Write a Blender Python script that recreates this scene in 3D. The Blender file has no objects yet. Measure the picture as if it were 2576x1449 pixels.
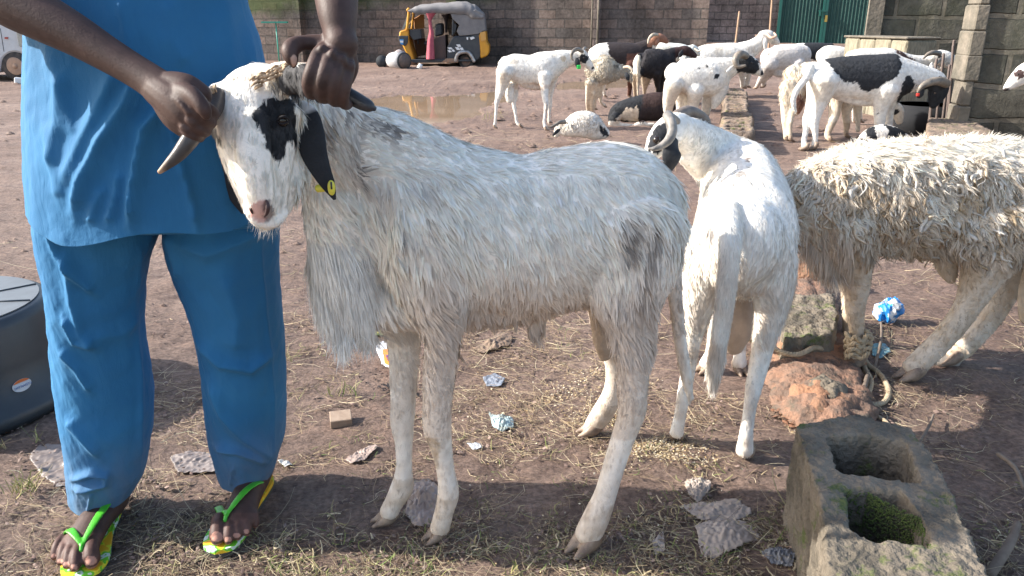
import bpy, bmesh, math, random
import numpy as np
from mathutils import Vector, Matrix, noise as mnoise
random.seed(7)
RNG = np.random.default_rng(11)
SC = bpy.context.scene
COL = SC.collection

# ------------------------------------------------------------------ camera
CAM_H = 1.22
FOC = 1946.0                     # focal length in units of a 2576 px wide frame
PITCH = math.atan(674.5 / FOC)
cd = bpy.data.cameras.new("camera"); cam = bpy.data.objects.new("camera", cd); COL.objects.link(cam)
cd.sensor_width = 36.0; cd.lens = 36.0 * FOC / 2576.0
cd.clip_start = 0.05; cd.clip_end = 2000
cam.location = (0, 0, CAM_H); cam.rotation_euler = (math.pi / 2 - PITCH, 0, 0)
SC.camera = cam
# ------------------------------------------------------------------ sky and sun
SUN_EL = math.radians(31.0)
SUN_DIR = Vector((-math.cos(SUN_EL), 0.035, math.sin(SUN_EL))).normalized()     # towards the sun
w = bpy.data.worlds.new("World"); SC.world = w; w.use_nodes = True
nt = w.node_tree; sk = nt.nodes.new("ShaderNodeTexSky"); sk.sky_type = 'NISHITA'; sk.sun_disc = False
sk.sun_elevation = SUN_EL; sk.sun_rotation = math.atan2(SUN_DIR.x, SUN_DIR.y)
sk.air_density = 1.1; sk.dust_density = 2.0; sk.ozone_density = 1.0
bg = nt.nodes["Background"]; bg.inputs[1].default_value = 0.15
nt.links.new(sk.outputs[0], bg.inputs[0])
sd = bpy.data.lights.new("sun", 'SUN'); sd.energy = 4.8; sd.angle = math.radians(0.6); sd.color = (1.0, 0.95, 0.87)
so = bpy.data.objects.new("sun", sd); COL.objects.link(so)
so.rotation_euler = (-SUN_DIR).to_track_quat('-Z', 'Y').to_euler(); so.location = (-8, 1, 6)
SC.view_settings.view_transform = 'Standard'; SC.view_settings.look = 'None'
SC.view_settings.exposure = 1.15; SC.view_settings.gamma = 1.0
try: SC.view_settings.use_curve_mapping = False
except Exception: pass
SC.render.engine = 'CYCLES'

# ------------------------------------------------------------------ measuring: photo position -> place
cT, sT = math.cos(PITCH), math.sin(PITCH)
def ray(x, y):
    a = x - 1288.0; b = y - 724.5
    return Vector((a, FOC * cT - b * sT, -FOC * sT - b * cT))
def P(x, y, Y):
    r = ray(x, y); s = Y / r.y
    return Vector((r.x * s, Y, CAM_H + r.z * s))
def G(x, y, z=0.0):
    r = ray(x, y); s = (z - CAM_H) / r.z
    return Vector((r.x * s, r.y * s, z))
def GY(y): return G(1288, y).y
def mpp(p):                       # metres per unit at a point
    return (p[1] * cT - (p[2] - CAM_H) * sT) / FOC
def proj(co):                     # Nx3 -> measuring coordinates
    x, y, z = co[:, 0], co[:, 1], co[:, 2] - CAM_H
    d = y * cT - z * sT; u = y * sT + z * cT
    return 1288.0 + FOC * x / d, 724.5 - FOC * u / d
def Z1(x, y): return 1636.8 + x * .3657, y * .3657
def Z2(x, y): return 1207.4 + x * .2639, 33.5 + y * .2639
def ZD(x, y): return x, y

# ------------------------------------------------------------------ numeric helpers
_k = RNG.normal(size=(3, 14, 3)); _ph = RNG.uniform(0, 6.28, size=(3, 14))
def vnoise(co, scale, ch=0):      # smooth pseudo noise, about -1..1
    q = co * scale; a = np.zeros(len(co))
    for i in range(14):
        a += np.sin(q @ (_k[ch, i] * (1 + .25 * i)) * 2.0 + _ph[ch, i]) / (1 + .12 * i)
    return a / 4.2
def inpoly(px, py, poly):
    r = np.zeros(len(px), bool); n = len(poly)
    for i in range(n):
        x1, y1 = poly[i]; x2, y2 = poly[(i + 1) % n]
        c = ((y1 > py) != (y2 > py)) & (px < (x2 - x1) * (py - y1) / ((y2 - y1) or 1e-9) + x1)
        r ^= c
    return r
def ell(cx, cy, rx, ry=None, n=14):
    ry = ry or rx
    return [(cx + rx * math.cos(6.2832 * i / n), cy + ry * math.sin(6.2832 * i / n)) for i in range(n)]
def catmull(pts, sub):
    a = np.array(pts, float); n = len(a)
    if n < 3 or sub < 2: return a
    out = []
    for i in range(n - 1):
        p0 = a[max(i - 1, 0)]; p1 = a[i]; p2 = a[i + 1]; p3 = a[min(i + 2, n - 1)]
        for k in range(sub):
            t = k / sub
            out.append(.5 * ((2 * p1) + (-p0 + p2) * t + (2 * p0 - 5 * p1 + 4 * p2 - p3) * t * t + (-p0 + 3 * p1 - 3 * p2 + p3) * t ** 3))
    out.append(a[-1]); return np.array(out)

# ------------------------------------------------------------------ mesh collector
class MB:
    def __init__(s): s.v = []; s.f = []
    def add(s, v, f):
        o = len(s.v); s.v.extend([tuple(p) for p in v]); s.f.extend([tuple(i + o for i in q) for q in f]); return s
    def box(s, lo, hi, M=None):
        v = [Vector((x, y, z)) for z in (lo[2], hi[2]) for y in (lo[1], hi[1]) for x in (lo[0], hi[0])]
        if M: v = [M @ p for p in v]
        return s.add(v, [(0, 2, 3, 1), (4, 5, 7, 6), (0, 1, 5, 4), (2, 6, 7, 3), (0, 4, 6, 2), (1, 3, 7, 5)])
    def ring_tube(s, c, rn, rv, ref=None, seg=16, cap=True, twist=0.0):
        """c: Nx3 centres, rn/rv radii along (t x ref) and ref-ish"""
        c = [Vector(p) for p in c]; n = len(c); rings = []
        pv = None
        for i in range(n):
            t = (c[min(i + 1, n - 1)] - c[max(i - 1, 0)])
            if t.length < 1e-9: t = Vector((0, 0, 1))
            t.normalize()
            if ref is not None:
                v = Vector(ref); v = v - t * v.dot(t)
                if v.length < .05: v = pv or t.orthogonal()
            else:
                v = (pv - t * pv.dot(t)) if pv else t.orthogonal()
            v.normalize(); pv = v.copy(); u = t.cross(v)
            rings.append((c[i], t, u, v, rn[i], rv[i]))
        if cap:
            a = rings[0]; b = rings[-1]
            def caps(r, sg):
                out = []
                m = min(r[4], r[5])
                for q in (.35, .7, .93): out.append((r[0] + r[1] * sg * m * q * .9, r[1], r[2], r[3], r[4] * math.sqrt(1 - q * q), r[5] * math.sqrt(1 - q * q)))
                return out
            rings = caps(a, -1)[::-1] + rings + caps(b, 1)
        o = len(s.v)
        for (p, t, u, v, a, b) in rings:
            for k in range(seg):
                th = 6.283185 * k / seg
                s.v.append(tuple(p + u * (a * math.cos(th)) + v * (b * math.sin(th))))
        m = len(rings)
        for i in range(m - 1):
            for k in range(seg):
                k2 = (k + 1) % seg
                s.f.append((o + i * seg + k, o + i * seg + k2, o + (i + 1) * seg + k2, o + (i + 1) * seg + k))
        s.f.append(tuple(o + k for k in range(seg))[::-1]); s.f.append(tuple(o + (m - 1) * seg + k for k in range(seg)))
        return s
    def tube(s, pts, ref=(0, 1, 0), seg=16, sub=4, cap=True, T=ZD, k=1.0):
        """pts: (x, y, Y, r_in_picture, r_lateral_factor) in measuring coordinates"""
        a = []
        for q in pts:
            x, y = T(q[0], q[1]); Y = q[2]; p = P(x, y, Y); m = mpp(p) * k
            a.append((p.x, p.y, p.z, q[3] * m, q[3] * m * (q[4] if len(q) > 4 else 1.0)))
        a = catmull(a, sub); a[:, 3:] = np.maximum(a[:, 3:], 1e-4)
        return s.ring_tube(a[:, :3], a[:, 3], a[:, 4], ref, seg, cap)
    def wtube(s, pts, ref=None, seg=12, sub=4, cap=True):
        """pts: world (x, y, z, r[, r2])"""
        a = catmull([(q[0], q[1], q[2], q[3], q[4] if len(q) > 4 else q[3]) for q in pts], sub)
        return s.ring_tube(a[:, :3], np.maximum(a[:, 3], 1e-5), np.maximum(a[:, 4], 1e-5), ref, seg, cap)
    def ball(s, c, r, seg=12, sc=(1, 1, 1), M=None):
        o = len(s.v); n = seg // 2
        for i in range(n + 1):
            ph = math.pi * i / n
            for k in range(seg):
                th = 6.283185 * k / seg
                p = Vector((r * sc[0] * math.sin(ph) * math.cos(th), r * sc[1] * math.sin(ph) * math.sin(th), r * sc[2] * math.cos(ph)))
                if M: p = M @ p
                s.v.append(tuple(p + Vector(c)))
        for i in range(n):
            for k in range(seg):
                k2 = (k + 1) % seg
                s.f.append((o + i * seg + k, o + (i + 1) * seg + k, o + (i + 1) * seg + k2, o + i * seg + k2))
        return s
    def cyl(s, p0, p1, r0, r1=None, seg=16):
        r1 = r0 if r1 is None else r1
        return s.ring_tube([p0, p1], [r0, r1], [r0, r1], None, seg, False)
    def prism(s, poly, d0, d1, f):
        """poly of 2D points; f(u, v, d) -> world"""
        n = len(poly); v = [f(u, w_, d0) for u, w_ in poly] + [f(u, w_, d1) for u, w_ in poly]
        return s.add(v, [tuple(range(n)), tuple(range(2 * n - 1, n - 1, -1))] + [(i, i + n, (i + 1) % n + n, (i + 1) % n) for i in range(n)])
    def mesh(s, name):
        me = bpy.data.meshes.new(name); me.from_pydata(s.v, [], s.f); me.update(); return me

def fixn(me):
    bm = bmesh.new(); bm.from_mesh(me); bmesh.ops.recalc_face_normals(bm, faces=bm.faces); bm.to_mesh(me); bm.free(); return me
def add_obj(name, me, mat=None, parent=None, smooth=True):
    o = bpy.data.objects.new(name, me); COL.objects.link(o)
    if mat: me.materials.append(mat)
    if smooth and len(me.polygons): me.polygons.foreach_set("use_smooth", [True] * len(me.polygons))
    if parent:
        me.transform(Matrix.Translation(-rootpos(parent))); o.parent = parent; me['off'] = tuple(rootpos(parent))
    return o
def rootpos(o):
    p = Vector((0, 0, 0))
    while o: p += o.location; o = o.parent
    return p
def obj(name, mb, mat, parent=None, smooth=True, bevel=0):
    me = mb.mesh(name); fixn(me)
    if bevel:
        bm = bmesh.new(); bm.from_mesh(me)
        bmesh.ops.bevel(bm, geom=bm.edges[:], offset=bevel, segments=1, affect='EDGES', clamp_overlap=True)
        bm.to_mesh(me); bm.free()
    return add_obj(name, me, mat, parent, smooth)
def tag(o, label=None, cat=None, group=None, kind=None):
    if label: o['label'] = label
    if cat: o['category'] = cat
    if group: o['group'] = group
    if kind: o['kind'] = kind
    return o
def root(name, loc, label, cat, group=None):
    e = bpy.data.objects.new(name, None); COL.objects.link(e); e.location = loc; e.empty_display_size = .1
    return tag(e, label, cat, group)
def union(mb, voxel, smooth=4, name="body", fac=.5):
    """one continuous surface from overlapping closed volumes"""
    me = mb.mesh("tmp"); fixn(me) if False else None
    bm = bmesh.new(); bm.from_mesh(me); bmesh.ops.recalc_face_normals(bm, faces=bm.faces); bm.to_mesh(me); bm.free()
    o = bpy.data.objects.new("tmp", me); COL.objects.link(o)
    m = o.modifiers.new("r", 'REMESH'); m.mode = 'VOXEL'; m.voxel_size = voxel; m.adaptivity = 0
    if smooth:
        m2 = o.modifiers.new("s", 'SMOOTH'); m2.factor = fac; m2.iterations = smooth
    dg = bpy.context.evaluated_depsgraph_get(); dg.update()
    r = bpy.data.meshes.new_from_object(o.evaluated_get(dg)); r.name = name
    bpy.data.objects.remove(o); bpy.data.meshes.remove(me)
    return r
def vco(me):
    a = np.empty(len(me.vertices) * 3, np.float32); me.vertices.foreach_get("co", a); return a.reshape(-1, 3).astype(float)
def vno(me):
    a = np.empty(len(me.vertices) * 3, np.float32); me.vertices.foreach_get("normal", a); return a.reshape(-1, 3).astype(float)
def setco(me, co): me.vertices.foreach_set("co", co.astype(np.float32).ravel()); me.update()
def setcol(me, rgb, name="coat"):
    at = me.color_attributes.new(name, 'FLOAT_COLOR', 'POINT')
    a = np.ones((len(rgb), 4), np.float32); a[:, :3] = rgb; at.data.foreach_set("color", a.ravel())

# ------------------------------------------------------------------ materials
def newmat(name):
    m = bpy.data.materials.new(name); m.use_nodes = True; n = m.node_tree; return m, n, n.nodes["Principled BSDF"]
def N(n, t, **kw):
    x = n.nodes.new(t)
    for k, v in kw.items(): setattr(x, k, v)
    return x
def mat(name, col, rough=.7, col2=None, scale=8, bump=0.0, bscale=None, metal=0.0, spec=.5, detail=5, contrast=(.35, .65), coords='Object', alpha=1, trans=0, sheen=0, stretch=None):
    m, n, b = newmat(name); L = n.links.new
    b.inputs['Base Color'].default_value = (*col, 1); b.inputs['Roughness'].default_value = rough
    b.inputs['Metallic'].default_value = metal; b.inputs['Specular IOR Level'].default_value = spec
    if sheen: b.inputs['Sheen Weight'].default_value = sheen
    if trans: b.inputs['Transmission Weight'].default_value = trans
    if alpha < 1: b.inputs['Alpha'].default_value = alpha
    tc = N(n, 'ShaderNodeTexCoord'); src = tc.outputs[coords]
    if stretch:
        mp = N(n, 'ShaderNodeMapping'); mp.inputs['Scale'].default_value = stretch; L(src, mp.inputs[0]); src = mp.outputs[0]
    if col2:
        t = N(n, 'ShaderNodeTexNoise'); t.inputs['Scale'].default_value = scale; t.inputs['Detail'].default_value = detail; t.inputs['Roughness'].default_value = .65
        r = N(n, 'ShaderNodeValToRGB'); r.color_ramp.elements[0].position = contrast[0]; r.color_ramp.elements[1].position = contrast[1]
        r.color_ramp.elements[0].color = (*col, 1); r.color_ramp.elements[1].color = (*col2, 1)
        L(src, t.inputs['Vector']); L(t.outputs[0], r.inputs[0]); L(r.outputs[0], b.inputs['Base Color'])
    if bump:
        t2 = N(n, 'ShaderNodeTexNoise'); t2.inputs['Scale'].default_value = bscale or scale * 3; t2.inputs['Detail'].default_value = 6
        bp = N(n, 'ShaderNodeBump'); bp.inputs['Strength'].default_value = 1.0; bp.inputs['Distance'].default_value = bump
        L(src, t2.inputs['Vector']); L(t2.outputs[0], bp.inputs['Height']); L(bp.outputs[0], b.inputs['Normal'])
    return m
def coatmat(name, rough=.85, transl=.0, var=.12, bump=.0, bscale=60, spec=.25, vscale=30):
    m, n, b = newmat(name); L = n.links.new
    at = N(n, 'ShaderNodeAttribute'); at.attribute_name = "coat"
    tc = N(n, 'ShaderNodeTexCoord'); t = N(n, 'ShaderNodeTexNoise'); t.inputs['Scale'].default_value = vscale; t.inputs['Detail'].default_value = 6
    L(tc.outputs['Object'], t.inputs['Vector'])
    mr = N(n, 'ShaderNodeMapRange'); mr.inputs['From Min'].default_value = .3; mr.inputs['From Max'].default_value = .7
    mr.inputs['To Min'].default_value = 1 - var; mr.inputs['To Max'].default_value = 1 + var * .6; L(t.outputs[0], mr.inputs[0])
    mx = N(n, 'ShaderNodeVectorMath', operation='MULTIPLY'); L(at.outputs['Color'], mx.inputs[0]); L(mr.outputs[0], mx.inputs[1])
    L(mx.outputs[0], b.inputs['Base Color']); b.inputs['Roughness'].default_value = rough; b.inputs['Specular IOR Level'].default_value = spec
    if bump:
        t2 = N(n, 'ShaderNodeTexNoise'); t2.inputs['Scale'].default_value = bscale; t2.inputs['Detail'].default_value = 6
        bp = N(n, 'ShaderNodeBump'); bp.inputs['Distance'].default_value = bump; L(tc.outputs['Object'], t2.inputs['Vector'])
        L(t2.outputs[0], bp.inputs['Height']); L(bp.outputs[0], b.inputs['Normal'])
    if transl:
        tr = N(n, 'ShaderNodeBsdfTranslucent'); L(mx.outputs[0], tr.inputs[0]); ms = N(n, 'ShaderNodeMixShader'); ms.inputs[0].default_value = transl
        out = [q for q in n.nodes if q.type == 'OUTPUT_MATERIAL'][0]
        L(b.outputs[0], ms.inputs[1]); L(tr.outputs[0], ms.inputs[2]); L(ms.outputs[0], out.inputs[0])
    return m
M_COAT = coatmat("short_coat", bump=.008, bscale=38, var=.2)
M_COATN = coatmat("short_coat_near", bump=.0012, bscale=170, vscale=40)
M_FUR = coatmat("fur", rough=.8, transl=.3, var=.1)
M_SKIN = coatmat("skin", rough=.58, var=.22, spec=.3, vscale=38, bump=.0004, bscale=260)
M_HORN = mat("horn", (.10, .09, .08), .45, (.24, .20, .16), 14, .0015, 60, stretch=(1, 1, 1))
M_HORN2 = mat("pale_horn", (.30, .24, .18), .5, (.48, .40, .31), 25, .002, 90)
M_HOOF = mat("hoof", (.16, .11, .08), .5, (.34, .25, .18), 30, .0008)
M_EYE = mat("eye", (.02, .013, .01), .2, spec=.5)

# ------------------------------------------------------------------ fur strands
def fur(me, n, length, width, flow, color, seed=1, dens=None, lift=.25, swirl=.5, sfreq=6., curl=0., levels=3, grav=.15, lock=False, droop=0., clump=0., csize=.02, cvar=0., cdark=None):
    rg = np.random.default_rng(seed)
    me.calc_loop_triangles(); nt_ = len(me.loop_triangles)
    tri = np.empty(nt_ * 3, np.int32); me.loop_triangles.foreach_get("vertices", tri); tri = tri.reshape(-1, 3)
    co = vco(me) + np.array(me.get('off', (0, 0, 0))); no = vno(me)
    A = co[tri[:, 0]]; B = co[tri[:, 1]]; Cc = co[tri[:, 2]]
    ar = np.linalg.norm(np.cross(B - A, Cc - A), axis=1) * .5
    cen = (A + B + Cc) / 3
    if dens is not None: ar = ar * dens(cen)
    ar = ar / ar.sum(); ti = rg.choice(nt_, n, p=ar)
    u = rg.random((n, 2)); s_ = np.sqrt(u[:, :1]); w0 = 1 - s_; w1 = s_ * (1 - u[:, 1:]); w2 = s_ * u[:, 1:]
    p = w0 * A[ti] + w1 * B[ti] + w2 * Cc[ti]
    nn = w0 * no[tri[ti, 0]] + w1 * no[tri[ti, 1]] + w2 * no[tri[ti, 2]]
    nn /= np.linalg.norm(nn, axis=1)[:, None] + 1e-9
    fl = flow(p)
    wv = np.stack([vnoise(p, sfreq, 0), vnoise(p, sfreq, 1), vnoise(p, sfreq, 2)], 1)
    wv2 = np.stack([vnoise(p, sfreq * 4, 2), vnoise(p, sfreq * 4, 0), vnoise(p, sfreq * 4, 1)], 1)
    d = fl + swirl * wv + swirl * .6 * wv2 + rg.normal(size=(n, 3)) * .1
    d -= nn * (d * nn).sum(1)[:, None]; d /= np.linalg.norm(d, axis=1)[:, None] + 1e-9
    lf = lift * (1 + .5 * rg.normal(size=n)); d = d + nn * np.clip(lf, .03, 2)[:, None]
    d /= np.linalg.norm(d, axis=1)[:, None]
    Ln = length(p) * (.6 + .7 * rg.random(n)); W = width(p) if callable(width) else np.full(n, width); W = W * (.6 + .8 * rg.random(n))
    side = np.cross(d, nn); side /= np.linalg.norm(side, axis=1)[:, None] + 1e-9
    up = np.cross(side, d)
    c = color(p, rg)
    if clump or cvar:
        jit = np.stack([vnoise(p, 30, i) for i in range(3)], 1) * csize * .6
        key = np.floor((p + jit) / csize).astype(np.int64); kk = key[:, 0] * 73856093 ^ key[:, 1] * 19349663 ^ key[:, 2] * 83492791
        _, inv = np.unique(kk, return_inverse=True); inv = inv.ravel(); nc = inv.max() + 1; cnt = np.bincount(inv, minlength=nc)
        cen_ = np.stack([np.bincount(inv, weights=p[:, i], minlength=nc) / cnt for i in range(3)], 1)[inv]
        dm = np.stack([np.bincount(inv, weights=d[:, i], minlength=nc) / cnt for i in range(3)], 1); dm = dm + rg.normal(size=dm.shape) * .22; dm = dm[inv]
        d = d * (1 - clump * .6) + dm * clump * .6; d /= np.linalg.norm(d, axis=1)[:, None]
        pull = (cen_ - p) * clump; cr_ = rg.normal(size=nc)[inv]; c = np.clip(c * (1 + cvar * cr_[:, None]), .01, .92)
        if cdark is not None:
            q_ = (cr_ > cdark[0])[:, None] * cdark[1] * (.4 + .6 * rg.random((n, 1))) * (cdark[3](p)[:, None] if len(cdark) > 3 else 1.); c = c * (1 - q_) + np.array(cdark[2]) * q_
        Ln = Ln * (1 + .25 * np.random.default_rng(seed + 5).normal(size=nc)[inv]).clip(.5, 1.6)
    else: pull = 0 * p
    cph = rg.uniform(0, 6.28, n); cf = curl * (.5 + rg.random(n))
    V = []; K = []
    nring = 4 if lock else 2
    for k in range(levels + 1):
        t = k / levels; tt = t
        q = p + d * (Ln * tt)[:, None]; q[:, 2] -= grav * Ln * tt * tt; q += pull * tt; q += nn * (-droop * Ln * tt * tt)[:, None]
        q += side * (np.sin(cph + tt * 4.5) * cf * Ln - np.sin(cph) * cf * Ln)[:, None]
        ww = W * (1 - .55 * t if lock else 1 - .35 * t)
        if k == levels: V.append(q[:, None, :])
        elif lock:
            if k == 0: ww = W * .75
            V.append(np.stack([q - side * (ww * .5)[:, None], q + up * (ww * .17)[:, None], q + side * (ww * .5)[:, None], q - up * (ww * .12)[:, None]], 1))
        else: V.append(np.stack([q - side * (ww * .5)[:, None], q + side * (ww * .5)[:, None]], 1))
    V = np.concatenate(V, 1); nv = V.shape[1]
    base = (np.arange(n) * nv)[:, None]
    F4 = []; 
    for k in range(levels - 1):
        for j in range(nring if lock else 1):
            j2 = (j + 1) % nring; F4.append(base + np.array([[k * nring + j, k * nring + j2, (k + 1) * nring + j2, (k + 1) * nring + j]]))
    F3 = []; k = levels - 1
    for j in range(nring if lock else 1):
        j2 = (j + 1) % nring; F3.append(base + np.array([[k * nring + j, k * nring + j2, nv - 1]]))
    F4 = np.concatenate(F4, 0) if F4 else np.zeros((0, 4), int); F3 = np.concatenate(F3, 0)
    return rawmesh("fleece", V.reshape(-1, 3), F4, F3, np.repeat(c, nv, 0) * np.tile(np.linspace(.92, 1.04, nv), n)[:, None])
def rawmesh(name, V, F4, F3, c=None):
    m = bpy.data.meshes.new(name)
    m.vertices.add(len(V)); m.vertices.foreach_set("co", V.astype(np.float32).ravel())
    nl = len(F4) * 4 + len(F3) * 3; m.loops.add(nl)
    m.loops.foreach_set("vertex_index", np.concatenate([F4.ravel(), F3.ravel()]).astype(np.int32))
    m.polygons.add(len(F4) + len(F3))
    m.polygons.foreach_set("loop_start", np.concatenate([np.arange(len(F4)) * 4, len(F4) * 4 + np.arange(len(F3)) * 3]).astype(np.int32))
    m.update(calc_edges=True)
    if c is not None: setcol(m, c)
    return m
# ================================================================== THE SETTING
# ---- ground, one sheet
def axis(lo, hi, dlo, dhi, step, grow):
    a = list(np.arange(dlo, dhi, step)); s = step; x = dhi
    while x < hi: a.append(x); s *= grow; x += s
    a.append(hi); s = step; x = dlo; b = []
    while x > lo: s *= grow; x -= s; b.append(x)
    b[-1] = lo
    return np.array(b[::-1] + a)
gx = axis(-300, 300, -1.7, 2.3, .022, 1.035); gy = axis(-40, 500, .95, 3.2, .018, 1.03)
XX, YY = np.meshgrid(gx, gy); gco = np.stack([XX.ravel(), YY.ravel(), np.zeros(XX.size)], 1)
PUD = [[G(*q) for q in pl] for pl in (
    [(905, 262), (935, 248), (1010, 240), (1100, 243), (1180, 238), (1245, 232), (1300, 236), (1290, 250), (1235, 262), (1200, 272), (1215, 285), (1180, 293), (1100, 304), (1050, 313), (960, 318), (900, 300)],
    [(1405, 210), (1480, 203), (1590, 200), (1640, 206), (1600, 216), (1500, 222), (1400, 224)])]
def pudmask(x, y, grow=0.0):
    m = np.zeros(len(x), bool)
    for pl in PUD:
        cx = sum(p.x for p in pl) / len(pl); cy = sum(p.y for p in pl) / len(pl)
        m |= inpoly(x, y, [(cx + (p.x - cx) * (1 + grow), cy + (p.y - cy) * (1 + grow)) for p in pl])
    return m
def gheight(co):
    x, y = co[:, 0], co[:, 1]; h = vnoise(co, .9, 0) * .006 + vnoise(co, 4.5, 1) * .006 + vnoise(co, 13., 2) * .0042
    far = np.clip((y - 4) / 6, 0, 1); h += far * (vnoise(co * np.array([.6, 1, 1]), 1.6, 1) * .016 + np.maximum(vnoise(co * np.array([.5, 1.3, 1]), 3.2, 0), .0) * .03)
    near = np.clip(1 - abs(y - 1.9) / 2.5, 0, 1); h += near * np.abs(vnoise(co, 30., 0)) * .004
    inside = pudmask(x, y, .0); rim = pudmask(x, y, .1)
    h = np.where(inside, -.05, np.where(rim, np.minimum(h, .0) - .004, h))
    h += np.clip((y - 19) / 9, 0, 1) * np.clip((x - 3.2) / 3, 0, 1) * .40
    return h
gco[:, 2] = gheight(gco) - .004
ny, nx = XX.shape; idx = np.arange(ny * nx).reshape(ny, nx)
F4 = np.stack([idx[:-1, :-1].ravel(), idx[:-1, 1:].ravel(), idx[1:, 1:].ravel(), idx[1:, :-1].ravel()], 1)
gm = rawmesh("ground", gco, F4, np.zeros((0, 3), int))
def ground_mat():
    m, n, b = newmat("mud"); L = n.links.new
    tc = N(n, 'ShaderNodeTexCoord'); src = tc.outputs['Object']
    def noi(s, d=6, r=.6, st=None):
        t = N(n, 'ShaderNodeTexNoise'); t.inputs['Scale'].default_value = s; t.inputs['Detail'].default_value = d; t.inputs['Roughness'].default_value = r
        if st:
            mp = N(n, 'ShaderNodeMapping'); mp.inputs['Scale'].default_value = st; L(src, mp.inputs[0]); L(mp.outputs[0], t.inputs['Vector'])
        else: L(src, t.inputs['Vector'])
        return t
    def ramp(t, cs):
        r = N(n, 'ShaderNodeValToRGB'); e = r.color_ramp
        while len(e.elements) < len(cs): e.elements.new(.5)
        for i, (p, c) in enumerate(cs): e.elements[i].position = p; e.elements[i].color = (*c, 1)
        L(t.outputs[0], r.inputs[0]); return r
    a = ramp(noi(.55, 8, .7), [(.3, (.165, .108, .083)), (.5, (.245, .168, .132)), (.72, (.325, .238, .19))])
    c2 = ramp(noi(9, 8, .75), [(.32, (.55, .5, .5)), (.5, (.95, .95, .95)), (.7, (1.25, 1.2, 1.15))])
    c3 = ramp(noi(70, 4, .6), [(.35, (.6, .58, .58)), (.6, (1.1, 1.1, 1.1))])
    mx = N(n, 'ShaderNodeVectorMath', operation='MULTIPLY'); L(a.outputs[0], mx.inputs[0]); L(c2.outputs[0], mx.inputs[1])
    mx2 = N(n, 'ShaderNodeVectorMath', operation='MULTIPLY'); L(mx.outputs[0], mx2.inputs[0]); L(c3.outputs[0], mx2.inputs[1])
    L(mx2.outputs[0], b.inputs['Base Color'])
    rr = N(n, 'ShaderNodeMapRange'); rr.inputs['To Min'].default_value = .5; rr.inputs['To Max'].default_value = .95; L(noi(2.5).outputs[0], rr.inputs[0]); L(rr.outputs[0], b.inputs['Roughness'])
    b.inputs['Specular IOR Level'].default_value = .35
    h = N(n, 'ShaderNodeMath', operation='ADD'); h2 = N(n, 'ShaderNodeMath', operation='MULTIPLY'); h2.inputs[1].default_value = .35
    L(noi(28, 8, .7, (1, 2.2, 1)).outputs[0], h.inputs[0]); L(noi(110, 4, .6).outputs[0], h2.inputs[0]); L(h2.outputs[0], h.inputs[1])
    bp = N(n, 'ShaderNodeBump'); bp.inputs['Distance'].default_value = .012; L(h.outputs[0], bp.inputs['Height'])
    h3 = noi(4.5, 8, .7, (1, 2.5, 1)); bp2 = N(n, 'ShaderNodeBump'); bp2.inputs['Distance'].default_value = .05
    L(h3.outputs[0], bp2.inputs['Height']); L(bp.outputs[0], bp2.inputs['Normal']); L(bp2.outputs[0], b.inputs['Normal'])
    return m
tag(add_obj("ground", gm, ground_mat()), kind='structure')
def gz(x, y): return float(gheight(np.array([[x, y, 0.]]))[0]) - .004
# ---- puddle water, level sheets in the hollows
M_WATER = mat("muddy_water", (.30, .21, .14), .04, (.36, .26, .18), 1.2, spec=.5)
pw = MB()
for pl in PUD:
    cx = sum(p.x for p in pl) / len(pl); cy = sum(p.y for p in pl) / len(pl)
    pw.add([(cx + (p.x - cx) * 1.14, cy + (p.y - cy) * 1.14, -.009) for p in pl], [tuple(range(len(pl)))])
tag(obj("puddle_water", pw, M_WATER, smooth=False), kind='structure')
for o_ in [bpy.data.objects["puddle_water"]]:
    if o_.data.polygons[0].normal.z < 0: o_.data.flip_normals()

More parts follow.
